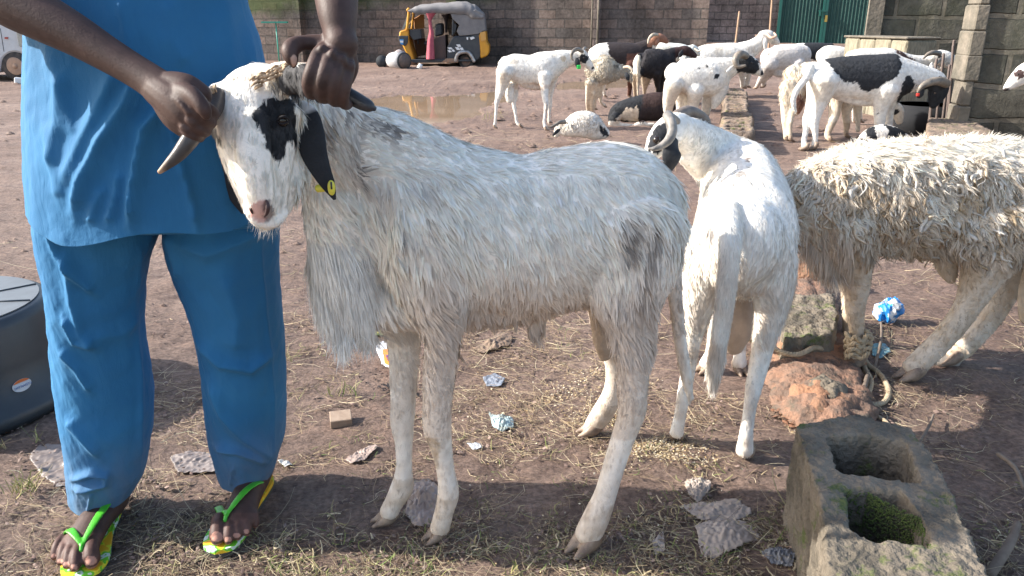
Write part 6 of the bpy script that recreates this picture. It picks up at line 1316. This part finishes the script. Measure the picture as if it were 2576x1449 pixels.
# ---- van at the left edge
YV = 16.9
def ZV(x, y): return x * .1620, y * .1620   # crop 0..150 px of the source
p_ = P(*ZV(230, 1230), YV); van = root("van", (p_.x, YV, 0), "white van with a rusty front wheel at the left edge, mostly behind the man", "van")
def VP(u, v, dY): p = P(*ZV(u, v), YV); return Vector((p.x, YV + dY, p.z))
M_VAN = mat("van_paint", (.55, .58, .62), .3, (.45, .46, .48), 3, spec=.6)
def vprism(name, poly, d0, d1, mt, bev=.03, parent=van):
    m_ = MB(); m_.prism(poly, d0, d1, lambda u, v, d: VP(u, v, d)); return obj(name, m_, mt, parent, False, bev)
arch = [(460 - 0, 1110)] + [(230 + 235 * math.cos(a), 1060 - 250 * math.sin(a)) for a in np.linspace(0.1, 3.04, 12)] + [(-20, 1130)]
vprism("body", [(-2400, 1130), (-2400, -500), (-900, -540), (-300, -420), (-20, 60), (60, 340), (400, 350), (560, 450), (640, 640), (660, 800), (650, 1000), (560, 1110)] + arch, 0, 1.7, M_VAN, .05)
vprism("side_window", [(-750, 330), (-750, -300), (-330, -300), (-60, 120), (50, 330)][::-1], -.012, .02, mat("van_glass", (.03, .10, .12), .08, spec=.8), 0)
vprism("windscreen", [(75, 345), (-10, 60), (-260, -350), (-200, -350), (90, 80), (400, 345)], .1, 1.6, mat("van_front_glass", (.02, .12, .14), .08, spec=.8), .01)
vprism("headlight", [(252, 485), (440, 485), (530, 640), (530, 725), (300, 725)], -.025, .03, mat("headlamp_glass", (.42, .42, .36), .15, (.3, .3, .28), 20, spec=.8), .02)
vprism("side_marker", [(78, 575), (125, 575), (130, 605), (80, 605)], -.02, .0, mat("red_marker", (.35, .06, .05), .4), 0)
vprism("door_seam", [(0, 440), (8, 440), (66, 800), (58, 800)], -.004, .0, M_DARK, 0)
vc = VP(235, 1055, .0); wheel("wheel", Vector((vc.x, YV + .02, .30)), .30, .2, van, rim=mat("rusty_rim", (.42, .26, .17), .6, (.3, .2, .15), 12)); wheel("wheel", Vector((vc.x - 2.6, YV + .02, .30)), .30, .2, van)
m_ = MB(); g = G(50, 211); m_.box((-.09, -.06, 0), (.09, .06, .12), Matrix.Translation(g) @ Matrix.Rotation(.4, 4, 'Z') @ Matrix.Rotation(.15, 4, 'Y')); tag(obj("white_box", m_, M_WHT, bevel=.015, smooth=False), "small white carton on the ground before the van's front wheel", "carton")

# ---- upturned black tub with a sticker
gt = G(-30, 1005); ht = .32
tb = root("plastic_tub", (gt.x, gt.y, 0), "upturned black plastic tub with a round ribbed base and an oval sticker", "tub")
e0 = G(165, 1060); R0 = .37; ct_ = Vector((-1.90, 2.38, 0))
m_ = MB(); m_.ring_tube([ct_ + Vector((0, 0, z)) for z in (.0, .02, .05, .06, .18, .30, .325, .333, .334)], [.40, .405, .40, .375, .36, .335, .325, .31, .29], [.40, .405, .40, .375, .36, .335, .325, .31, .29], (1, 0, 0), 64, False)
bpy.data.objects["plastic_tub"].location = ct_; obj("shell", m_, mat("black_tub", (.022, .028, .036), .42, (.035, .042, .05), 6, spec=.5), tb)
M_TOP = mat("tub_base", (.14, .155, .17), .5, (.11, .12, .13), 10)
m_ = MB(); m_.ring_tube([ct_ + Vector((0, 0, .3345)), ct_ + Vector((0, 0, .338))], [.302] * 2, [.302] * 2, (1, 0, 0), 64, False); obj("base_plate", m_, M_TOP, tb, False)
m_ = MB()
for k in range(24): pass
M_RIB = mat("tub_rib", (.05, .06, .07), .5)
m_.ring_tube([ct_ + Vector((.13 * math.cos(a), .13 * math.sin(a), .340)) for a in np.linspace(0, 6.283, 40)], [.003] * 40, [.003] * 40, (0, 0, 1), 6, False)
obj("base_rib", m_, M_RIB, tb)
for a in (.12, .75, 1.9, 2.9, 4.0, 5.1): m_ = MB(); m_.cyl(ct_ + Vector((.13 * math.cos(a), .13 * math.sin(a), .340)), ct_ + Vector((.30 * math.cos(a), .30 * math.sin(a), .340)), .003, seg=6); obj("base_rib", m_, M_RIB, tb)
# sticker, curved on the shell
def on_tub(a, z, off=.002): r = (.375 + (.36 - .375) * (z - .06) / .12) + off; return ct_ + Vector((r * math.cos(a), r * math.sin(a), z))
pc = None; best = 9
for a in np.arange(-2.2, -.2, .01):
    q = on_tub(a, .135); x_, y_ = proj(np.array([tuple(q)])); d = abs(x_[0] - 53)
    if d < best: best = d; a0 = a
m_ = MB(); vs = [on_tub(a0, .12, .003)] + [on_tub(a0 + .085 * math.cos(t), .12 + .020 * math.sin(t), .003) for t in np.linspace(0, 6.283, 33)[:-1]]; m_.add(vs, [(0, 1 + i, 1 + (i + 1) % 32) for i in range(32)])
st = obj("sticker", m_, mat("sticker_white", (.55, .58, .62), .5), tb, False)
m_ = MB(); vs = [on_tub(a0 + .08 * math.cos(t), .122 + .018 * math.sin(t), .0045) for t in np.linspace(.45, 2.7, 14)]; m_.add(vs, [tuple(range(14))]); par(obj("sticker_band", m_, mat("sticker_orange", (.65, .16, .04), .5), None, False), st)
def text(s, size, M, mt, parent, name="lettering"):
    cu = bpy.data.curves.new("t", 'FONT'); cu.body = s; cu.size = size; cu.align_x = 'CENTER'; cu.align_y = 'CENTER'; cu.extrude = size * .02
    o = bpy.data.objects.new("t", cu); COL.objects.link(o); dg = bpy.context.evaluated_depsgraph_get(); dg.update(); me = bpy.data.meshes.new_from_object(o.evaluated_get(dg)); bpy.data.objects.remove(o)
    me.transform(M); oo = add_obj(name, me, mt, None, False); par(oo, parent); return oo
tx = on_tub(a0, .118, .006); nrm = Vector((math.cos(a0), math.sin(a0), 0)); X_ = Vector((0, 0, 1)).cross(nrm)
Mx = Matrix.Translation(tx) @ Matrix(((-X_.x, 0, nrm.x, 0), (-X_.y, 0, nrm.y, 0), (0, -1, 0, 0), (0, 0, 0, 1)))
text("CLEARLING", .011, Mx, mat("sticker_blue", (.08, .15, .40), .5), st)

# ---- rope on the ground and round the foreleg
M_ROPE = mat("rope_fibre", (.44, .35, .24), .9, (.30, .23, .15), 40, .001, 200)
def rope(pts, r=.0085, pitch=.035, label=None):
    a = catmull([(*q,) for q in pts], 8); seg = np.linalg.norm(np.diff(a, axis=0), axis=1); L_ = np.concatenate([[0], np.cumsum(seg)]); n = int(L_[-1] / .006); s = np.linspace(0, L_[-1], n); c = np.stack([np.interp(s, L_, a[:, k]) for k in range(3)], 1)
    m_ = MB(); t = np.gradient(c, axis=0); t /= np.linalg.norm(t, axis=1)[:, None] + 1e-9; up = np.array([0, 0, 1.]); u = np.cross(t, up); ln = np.linalg.norm(u, axis=1)[:, None]; u = np.where(ln > .1, u / (ln + 1e-9), np.array([1., 0, 0])); v = np.cross(u, t)
    for k in range(3):
        ph = s / pitch * 6.283 + k * 2.094; q = c + u * (np.cos(ph) * r * .6)[:, None] + v * (np.sin(ph) * r * .6)[:, None]; m_.ring_tube(q, [r * .62] * n, [r * .62] * n, None, 6, True)
    return m_
def gp(x, y, z=.008): p = G(x, y); return (p.x, p.y, gz(p.x, p.y) + z)
rm = rope([gp(1858, 895, .05), gp(1885, 868, .03), gp(1905, 895, .02), gp(1922, 925, .10), gp(1955, 945, .10), gp(2000, 946, .09), gp(2045, 930, .09), gp(2085, 915, .05), gp(2115, 885, .03), gp(2125, 860, .04), gp(2108, 850, .03), gp(2100, 880, .02), gp(2068, 905), gp(2075, 935), gp(2120, 942), gp(2150, 925), gp(2160, 895, .03), gp(2175, 930), gp(2190, 965), gp(2180, 995), gp(2150, 1005), gp(2175, 1018), gp(2220, 1015), gp(2235, 985), gp(2215, 945), gp(2180, 915), gp(2160, 880, .02)])
rope_o = tag(obj("rope", rm, M_ROPE), "tan twisted rope coiled on the ground at the shaggy ram's foreleg", "rope")
lg_ = P(2158, 865, 2.58); c3 = []
for i in range(60):
    a = i / 60 * 6.283 * 4.2; c3.append((2.0, 0, 0)); rr = .036 + .008 * math.sin(i * 1.7); c3[-1] = (lg_.x + rr * math.cos(a), lg_.y + rr * math.sin(a) * .9, lg_.z - .05 + .09 * i / 60 + .012 * math.sin(i * 2.2))
tag(obj("rope", rope(c3, .008), M_ROPE), "rope knotted several turns round the shaggy ram's foreleg", "rope")
tag(obj("rope", rope([gp(2175, 1015), gp(2200, 1045), gp(2225, 1062), gp(2235, 1070), gp(2250, 1085), gp(2268, 1105)], .006), M_ROPE), "frayed rope end trailing behind the big hollow block", "rope")
M_STK = mat("grey_stick", (.20, .155, .12), .9, (.12, .09, .07), 20)
for i, (a, b, r, lb) in enumerate((((2040, 952), (2090, 875), .009, "grey stick lying under the rope"), ((2140, 1040), (2180, 960), .011, "thick grey stick beneath the rope coil"), ((2200, 925), (2215, 820), .006, "thin dark twig beside the blue wrapper"), ((2510, 1150), (2570, 1250), .007, "bare twig on the shaded mud at the right edge"), ((2490, 1449), (2545, 1375), .013, "broken stub of stick with a pale orange end, lower right corner"), ((2300, 1130), (2345, 1060), .005, "thin twig rising from the mud right of the big hollow block"))):
    p0 = gp(*a, .012); p1 = gp(*b, .03 if i != 4 else .07); m_ = MB(); m_.wtube([(*p0, r), ((p0[0] + p1[0]) / 2 + .01, (p0[1] + p1[1]) / 2, (p0[2] + p1[2]) / 2 + .01, r * .9), (*p1, r * .7)], None, 8, 3); tag(obj("stick", m_, M_STK), lb, "stick")

# ---- litter: crumpled sheets
def sheet(poly, label, name, mt, cat, amp=.02, seed=0, hump=.0, flat=.0, two=None):
    """a thin crumpled sheet lying on the ground; poly in measuring coordinates"""
    w_ = [G(*q) for q in poly]; cx = sum(p.x for p in w_) / len(w_); cy = sum(p.y for p in w_) / len(w_)
    rg = np.random.default_rng(seed); n = 44; x0 = min(p.x for p in w_); x1 = max(p.x for p in w_); y0 = min(p.y for p in w_); y1 = max(p.y for p in w_)
    gx_ = np.linspace(x0, x1, n); gy_ = np.linspace(y0, y1, n); X, Y = np.meshgrid(gx_, gy_); X = X.ravel(); Y = Y.ravel()
    ins = inpoly(X, Y, [(p.x, p.y) for p in w_]).reshape(n, n)
    co = np.stack([X, Y, 0 * X], 1); sc = 1.0 / max(x1 - x0, y1 - y0)
    cr = np.abs(vnoise(co + seed, 7 * sc, 0)) + .28 * np.abs(vnoise(co + seed, 15 * sc, 1))
    rr2 = 1 - np.clip(np.hypot((X - cx) / (x1 - x0), (Y - cy) / (y1 - y0)) * 2, 0, 1)
    Z = gheight(co) + flat + cr * amp * .6 * (.35 + .65 * rr2) + hump * rr2 + .006; co[:, 2] = Z - amp * .18
    idx = np.arange(n * n).reshape(n, n); keep = ins[:-1, :-1] | ins[1:, 1:] | ins[1:, :-1] | ins[:-1, 1:]
    F = np.stack([idx[:-1, :-1][keep], idx[:-1, 1:][keep], idx[1:, 1:][keep], idx[1:, :-1][keep]], 1)
    m_ = rawmesh(name, co, F, np.zeros((0, 3), int)); bm = bmesh.new(); bm.from_mesh(m_); bmesh.ops.delete(bm, geom=[v for v in bm.verts if not v.link_faces], context='VERTS'); bm.to_mesh(m_); bm.free()
    o = add_obj(name, m_, mt); md = o.modifiers.new("t", 'SOLIDIFY'); md.thickness = .0012; return tag(o, label, cat)
def pmat(name, c, c2=None, r=.45, s=14): return mat(name, c, r, c2, s, .001, 60, spec=.5)
M_GBAG = pmat("muddy_plastic", (.15, .12, .11), (.22, .185, .17)); M_BAG2 = pmat("beige_plastic", (.34, .26, .22), (.24, .18, .155)); M_PAP = pmat("greasy_paper", (.40, .33, .28), (.28, .23, .195), .7)
sheet([(78, 1150), (100, 1125), (160, 1122), (200, 1140), (195, 1225), (150, 1228), (110, 1200)], "flattened grey plastic bag left of the man's leg", "plastic_bag", M_GBAG, "plastic bag", .012, 1)
sheet([(430, 1150), (470, 1138), (540, 1145), (560, 1170), (545, 1192), (450, 1190)], "muddy flattened plastic bag between the man's feet", "plastic_bag", M_GBAG, "plastic bag", .010, 2)
sheet([(1035, 1215), (1075, 1205), (1100, 1225), (1105, 1300), (1080, 1330), (1045, 1330), (1020, 1290)], "crumpled beige plastic bag behind the ram's front hoofs", "plastic_bag", M_BAG2, "plastic bag", .035, 3, .03)
sheet([(1722, 1218), (1760, 1208), (1788, 1215), (1785, 1235), (1755, 1265), (1730, 1245)], "small torn beige paper, farthest of the papers left of the hollow block", "paper_scrap", M_PAP, "paper", .02, 4, .01)
sheet([(1715, 1275), (1790, 1262), (1850, 1255), (1890, 1298), (1840, 1320), (1760, 1310)], "greyish torn paper, middle one of those left of the hollow block", "paper_scrap", M_PAP, "paper", .02, 5, .01)
sheet([(1750, 1330), (1800, 1310), (1870, 1318), (1912, 1355), (1860, 1385), (1790, 1405), (1765, 1395)], "large crumpled beige paper, nearest of those left of the hollow block", "paper_scrap", M_PAP, "paper", .025, 6, .025)
sheet([(1915, 1395), (1960, 1380), (2005, 1390), (1990, 1430), (1940, 1420)], "dark blue grey plastic scrap at the foot of the hollow block", "plastic_scrap", pmat("dark_scrap", (.10, .11, .14), (.22, .21, .2)), "plastic scrap", .03, 7, .01)
sheet([(1230, 1040), (1262, 1062), (1290, 1062), (1292, 1080), (1262, 1092), (1240, 1080)], "small grey and pale blue wrapper on the straw under the ram", "wrapper", pmat("grey_wrapper", (.22, .24, .22), (.35, .50, .55), .5, 24), "wrapper", .02, 8, .012)
sheet([(1190, 880), (1230, 868), (1260, 838), (1290, 850), (1280, 875), (1240, 885), (1215, 892)], "curled dry brown leaf behind the ram's foreleg", "dry_leaf", mat("dry_leaf", (.22, .15, .10), .8, (.14, .10, .08), 20), "leaf", .02, 9, .01)
sheet([(905, 832), (935, 824), (972, 830), (970, 848), (925, 848)], "green and yellow leaf lying behind the ram's mane", "leaf", mat("green_yellow", (.10, .30, .10), .6, (.60, .55, .10), 30), "leaf", .004, 10)
sheet([(870, 1160), (905, 1140), (945, 1125), (950, 1138), (915, 1165), (885, 1172)], "long pinkish plastic strip on the ground by the man's leg", "plastic_strip", M_BAG2, "plastic strip", .010, 11)
sheet([(1175, 1118), (1205, 1116), (1212, 1128), (1190, 1132)], "white film scrap on the mud under the ram's belly", "film_scrap", pmat("white_film", (.45, .46, .48)), "plastic scrap", .006, 12)
sheet([(1215, 955), (1245, 945), (1270, 955), (1260, 975), (1225, 975)], "bluish film scrap trodden in mud behind the ram's knees", "film_scrap", pmat("blue_film", (.20, .22, .26)), "plastic scrap", .005, 13)
sheet([(700, 1165), (722, 1160), (735, 1172), (718, 1178)], "tiny white foil scrap right of the man's trouser cuff", "foil_scrap", pmat("foil", (.6, .6, .58)), "foil", .006, 14)
sheet([(1640, 1370), (1668, 1345), (1672, 1390), (1648, 1400)], "torn pale strip by the ram's hind hoof", "paper_scrap", M_PAP, "paper", .01, 15)
# orange wrapper with lettering
wr = sheet([(942, 868), (965, 860), (1000, 868), (1015, 905), (1000, 935), (962, 918)], "white and orange crisp packet behind the ram's front leg", "crisp_packet", mat("packet_white", (.68, .68, .70), .3), "packet", .008, 16, .015)
wo = [G(*q, .034) for q in ((962, 880), (1005, 875), (1015, 905), (1000, 933), (968, 915))]
m_ = MB(); m_.add([(p.x, p.y, .036) for p in wo], [tuple(range(5))]); par(obj("packet_panel", m_, mat("packet_orange", (.75, .26, .02), .35), None, False), wr)
gq = G(978, 900, .038); text("ANT", .030, Matrix.Translation(gq) @ Matrix.Rotation(-1.25, 4, 'Z'), mat("packet_ink", (.08, .04, .25), .4), wr)
# blue and white wrapper ball
g = G(2237, 812); m_ = MB(); m_.ball((g.x, g.y + .02, .05), .052, 26, (1.1, .9, 1.1)); me_ = m_.mesh("wrapper"); rough(me_, .016, 22)
tag(add_obj("wrapper", me_, mat("blue_white_wrapper", (.02, .22, .60), .4, (.65, .68, .72), 16, contrast=(.50, .53)), smooth=False), "crumpled blue and white wrapper on the mud under the shaggy ram", "wrapper")
g = G(2162 + 40, 888); sheet([(2195, 868), (2225, 862), (2240, 885), (2215, 900), (2195, 892)], "light blue film scrap near the roped foreleg", "film_scrap", pmat("pale_blue_film", (.16, .34, .40)), "plastic scrap", .02, 18, .01)
# brick chip
p_ = G(858, 1062); m_ = MB(); m_.box((-.034, -.030, 0), (.034, .030, .028), Matrix.Translation((p_.x, p_.y, gz(p_.x, p_.y))) @ Matrix.Rotation(.25, 4, 'Z') @ Matrix.Rotation(.12, 4, 'X')); o = obj("block_chip", m_, mat("chip", (.33, .25, .19), .9, (.25, .18, .13), 40, .001, 100), bevel=.002, smooth=False); tag(o, "square tan block chip on the ground between the man and the ram's front legs", "block chip")
for i, (x, y, r, lb) in enumerate(((18, 770, .028, "small dark stone above the tub, upper of the pair"), (14, 745, .018, "tiny dark stone beside the larger one above the tub"), (2078, 1008, .02, "pebble on the orange broken piece"), (2375, 912, .045, "pale round stone between the shaggy ram's hind hoofs"))):
    g = G(x, y); m_ = MB(); m_.ball((0, 0, 0), r, 16, (1.3, 1, .6)); me_ = m_.mesh("stone"); rough(me_, r * .18, 2 / r * .3); me_.transform(Matrix.Translation((g.x, g.y, r * .3 + gz(g.x, g.y)))); tag(add_obj("stone", me_, mat("stone%d" % i, (.30, .27, .24) if i == 3 else (.15, .12, .11), .9, (.2, .17, .15), 30)), lb, "stone")

# ================================================================== GROUND COVER
def strands(name, pos, L, W, ang, tilt, col, bend=.15, levels=3, seed=0, z0=.003):
    rg = np.random.default_rng(seed); n = len(pos); base = np.stack([pos[:, 0], pos[:, 1], gheight(np.c_[pos, np.zeros(n)]) - .004 + z0], 1)
    d = np.stack([np.cos(ang) * np.cos(tilt), np.sin(ang) * np.cos(tilt), np.sin(tilt)], 1); sd_ = np.stack([-np.sin(ang), np.cos(ang), 0 * ang], 1)
    b1 = rg.normal(size=n) * bend; b2 = rg.normal(size=n) * bend; V = []
    for k in range(levels + 1):
        t = k / levels; q = base + d * (L * t)[:, None] + sd_ * (L * (b1 * t * t + b2 * np.sin(t * 3.1)))[:, None]; q[:, 2] -= np.where(tilt > .6, .25 * L * t * t, 0)
        w_ = W * (1 - .5 * t)
        up = np.array([0, 0, 1.])
        V.append(np.stack([q - sd_ * (w_ / 2)[:, None], q + up * (w_ * .45)[:, None], q + sd_ * (w_ / 2)[:, None]], 1))
    V = np.concatenate(V, 1); nv = V.shape[1]; bs = (np.arange(n) * nv)[:, None]; F = []
    for k in range(levels):
        for j in (0, 1): F.append(bs + np.array([[k * 3 + j, k * 3 + j + 1, (k + 1) * 3 + j + 1, (k + 1) * 3 + j]]))
    m_ = rawmesh(name, V.reshape(-1, 3), np.concatenate(F), np.zeros((0, 3), int), np.repeat(col, nv, 0)); return tag(add_obj(name, m_, M_STRAW, smooth=False), kind='stuff')
M_STRAW = coatmat("straw", rough=.75, transl=.15, var=.1)
def scatter(n, fn, seed, xr=(-300, 2900), yr=(330, 1600)):
    rg = np.random.default_rng(seed); out = []; tot = 0
    while tot < n:
        x = rg.uniform(*xr, 20000); y = rg.uniform(*yr, 20000); r0 = -(FOC * sT) - (y - 724.5) * cT; s = -CAM_H / r0; X = (x - 1288) * s; Y = (FOC * cT - (y - 724.5) * sT) * s
        p = np.stack([X, Y, 0 * X], 1); dn = fn(x, y) * np.clip(.45 + 1.0 * vnoise(p, 3.2, 0) + .6 * vnoise(p, 9, 1), .02, 1.6) / 1.6
        k = rg.random(len(x)) < dn; k &= ~pudmask(X, Y, .05); q = np.stack([X, Y], 1)[k]; out.append(q); tot += len(q)
    return np.concatenate(out)[:n], rg
def dstraw(x, y):
    d = np.full(len(x), .10); d[(y > 560) & (x > 690)] = .40; d[(x > 700) & (x < 2000) & (y > 780) & (y < 1180)] = .95; d[(y > 1180)] = .65; d[(y > 1300) & (x > 350)] = 1.; d[(x > 2100) & (y > 620) & (y < 1000)] = .6; d[(x > 2150) & (y > 1000)] = .5
    d[(x < 700) & (y < 1150)] = .05; d[(x > 380) & (x < 520) & (y > 930) & (y < 1120)] = .9; d[(y < 560) & (x < 1200)] = .03; d[(y < 420)] = .10; d[(x > 1000) & (x < 1750) & (y > 330) & (y < 420)] = .7
    return d
def scol(rg, n, pal, jit=.18):
    c = np.array(pal)[rg.integers(0, len(pal), n)] * (1 + rg.normal(size=(n, 1)) * jit); return np.clip(c, .01, .8)
pos, rg = scatter(13000, dstraw, 31); n = len(pos); far = np.clip(pos[:, 1] / 2.2, .8, 4)
strands("straw_litter", pos, rg.gamma(2.2, .024, n) * np.sqrt(far) + .012, (.0012 + .0010 * rg.random(n)) * far ** .7, rg.uniform(0, 6.28, n), np.abs(rg.normal(size=n)) * .16, scol(rg, n, [(.50, .40, .25), (.40, .30, .19), (.58, .50, .34), (.24, .17, .11), (.36, .27, .18), (.14, .10, .07)]), .22, seed=1)
pos, rg = scatter(1900, lambda x, y: ((y > 1290) & (x > 330)) * 1. + ((x > 1600) & (y > 1150)) * .5 + ((x > 720) & (x < 1000) & (y > 850) & (y < 1010)) * .5, 33); n = len(pos)
strands("dry_leaves", pos, rg.uniform(.012, .040, n), rg.uniform(.003, .0075, n), rg.uniform(0, 6.28, n), np.abs(rg.normal(size=n)) * .5, scol(rg, n, [(.44, .35, .21), (.32, .28, .14), (.24, .23, .11), (.52, .43, .29), (.22, .16, .11)]), .3, seed=2)
pos, rg = scatter(600, lambda x, y: ((y > 1100) & (x > 600) & (x < 2000)) * .6 + ((x > 1400) & (x < 1650) & (y > 820) & (y < 960)) * 1. + ((x > 700) & (x < 1000) & (y > 850)) * .4, 34); n = len(pos)
strands("grass_blades", pos, rg.uniform(.015, .05, n), rg.uniform(.0015, .003, n), rg.uniform(0, 6.28, n), rg.uniform(.3, 1.3, n), scol(rg, n, [(.14, .22, .06), (.22, .27, .08), (.30, .30, .12)]), .25, seed=3)
# feed grain
def flakes(name, n, fn, seed, pal, s0, s1):
    pos, rg = scatter(n, fn, seed); n = len(pos); z = gheight(np.c_[pos, np.zeros(n)]); a = rg.uniform(0, 6.28, n); s = rg.uniform(s0, s1, n); c = np.stack([pos[:, 0], pos[:, 1], z + .004], 1)
    u = np.stack([np.cos(a), np.sin(a), rg.normal(size=n) * .3], 1) * s[:, None]; v = np.stack([-np.sin(a), np.cos(a), rg.normal(size=n) * .3], 1) * (s * .6)[:, None]; w_ = np.array([0, 0, 1.]) * (s * .35)[:, None]
    V = np.stack([c - u, c - v, c + u, c + v, c + w_], 1).reshape(-1, 3); b_ = (np.arange(n) * 5)[:, None]
    F3 = np.concatenate([b_ + np.array([[i, (i + 1) % 4, 4]]) for i in range(4)]); m_ = rawmesh(name, V, np.zeros((0, 4), int), F3, np.repeat(scol(rg, n, pal), 5, 0)); tag(add_obj(name, m_, M_STRAW, smooth=False), kind='stuff')
el = lambda x, y, cx, cy, rx, ry: np.clip(1.3 - ((x - cx) / rx) ** 2 - ((y - cy) / ry) ** 2, 0, 1)
flakes("spilled_grain", 2800, lambda x, y: el(x, y, 1500, 1000, 120, 70) + el(x, y, 1680, 1150, 120, 45) + el(x, y, 1560, 950, 90, 40) * .6 + .02 * ((x > 1100) & (x < 2000) & (y > 900)), 41, [(.48, .36, .20), (.56, .46, .30), (.62, .55, .42), (.38, .27, .14)], .0025, .005)
flakes("mud_crumbs", 9000, lambda x, y: np.where(y > 700, .7, .25) + 0 * x, 43, [(.15, .10, .085), (.20, .14, .115), (.11, .075, .065), (.26, .19, .16)], .003, .010)
flakes("droppings", 170, lambda x, y: el(x, y, 965, 960, 50, 30) + el(x, y, 1025, 1010, 60, 40) * .3, 44, [(.025, .022, .025)], .005, .008)
flakes('rubble', 900, lambda x, y: el(x, y, 2040, 900, 110, 110) + el(x, y, 2060, 1030, 110, 50) * .8 + el(x, y, 1990, 1010, 70, 60) * .5, 47, [(.30, .15, .09), (.22, .12, .08), (.16, .11, .08), (.36, .22, .15)], .006, .018)
# clods on the far mud
pos, rg = scatter(1600, lambda x, y: np.where(y < 330, .8, np.where(y < 800, .35, .05)), 46, yr=(165, 900)); mm = MB()
V = []; F = []; n = len(pos); k6 = [(1, 0, 0), (0, 1, 0), (-1, 0, 0), (0, -1, 0), (0, 0, 1)]
cz = gheight(np.c_[pos, np.zeros(n)]); sz = rg.uniform(.01, .03, n) * np.clip(pos[:, 1] / 5, .6, 2.2)
for i in range(n):
    o_ = len(V); a = rg.uniform(0, 6.28)
    for k in range(6): V.append((pos[i, 0] + sz[i] * 1.3 * math.cos(a + k) * rg.uniform(.7, 1.2), pos[i, 1] + sz[i] * math.sin(a + k) * rg.uniform(.7, 1.2), cz[i] - .004))
    V.append((pos[i, 0], pos[i, 1], cz[i] + sz[i] * .6)); F += [(o_ + k, o_ + (k + 1) % 6, o_ + 6) for k in range(6)]
mm.v = V; mm.f = F; tag(obj("mud_clods", mm, bpy.data.materials["mud"], smooth=True), kind='stuff')
# grass tufts, each rooted clump its own plant
def tuft(x, y, n, h, label, seed, spread=.03):
    g = G(x, y); rg = np.random.default_rng(seed); pos = np.c_[g.x + rg.normal(size=n) * spread * .4, g.y + rg.normal(size=n) * spread * .3]
    o = strands("grass_tuft", pos, rg.uniform(.4, 1, n) * h, rg.uniform(.002, .0042, n), rg.uniform(0, 6.28, n), rg.uniform(.8, 1.5, n), scol(rg, n, [(.24, .26, .08), (.34, .30, .14), (.42, .36, .20), (.16, .22, .06)]), .15, seed=seed, levels=4)
    del o['kind']; tag(o, label, "grass tuft")
tuft(60, 1235, 46, .10, "pale green grass tuft beside the grey plastic bag, lower left", 51, .05)
tuft(92, 1112, 7, .085, "few tall dry blades in front of the black tub", 52)
tuft(5, 1130, 8, .07, "small tuft of blades at the left edge by the tub", 53)
tuft(832, 1000, 14, .075, "short yellow green tuft below the ram's mane, left one", 54); tuft(880, 1000, 16, .085, "short yellow green tuft below the ram's mane, right one", 55, .04)
tuft(722, 905, 9, .07, "thin tuft right of the man's trouser leg", 56); tuft(1990, 1300, 10, .16, "tall green weed against the left face of the hollow block", 57, .02); tuft(1290, 1449, 12, .05, "short tuft at the bottom edge between the ram's legs", 58)
tuft(1235, 305, 26, .22, "green weed at the near edge of the puddle", 59, .2)

# moss on the inner walls of the big block's near cell
rg = np.random.default_rng(77); mm = MB(); hb_ = bpy.data.objects["hollow_block"]
for (xa, ya), (xb, yb), cnt in (((2185, 1232), (2318, 1296), 900), ((2318, 1300), (2350, 1378), 500), ((2130, 1236), (2185, 1232), 60)):
    A_ = G(xa, ya, .27); B_ = G(xb, yb, .27)
    for i in range(cnt):
        t = rg.random(); q = A_.lerp(B_, t); z = .262 - abs(rg.normal()) * .055; r = rg.uniform(.0015, .0038); k = rg.uniform(0, 6)
        mm.add([(q.x + r * math.cos(k + j * 1.57), q.y + r * math.sin(k + j * 1.57), z) for j in range(4)] + [(q.x, q.y, z + r), (q.x, q.y, z - r)], [(0, 1, 4), (1, 2, 4), (2, 3, 4), (3, 0, 4), (1, 0, 5), (2, 1, 5), (3, 2, 5), (0, 3, 5)])
mo = obj("moss", mm, mat("bright_moss", (.075, .11, .02), .9, (.045, .06, .02), 60, .002, 200)); mo['kind'] = 'stuff'; par(mo, hb_)
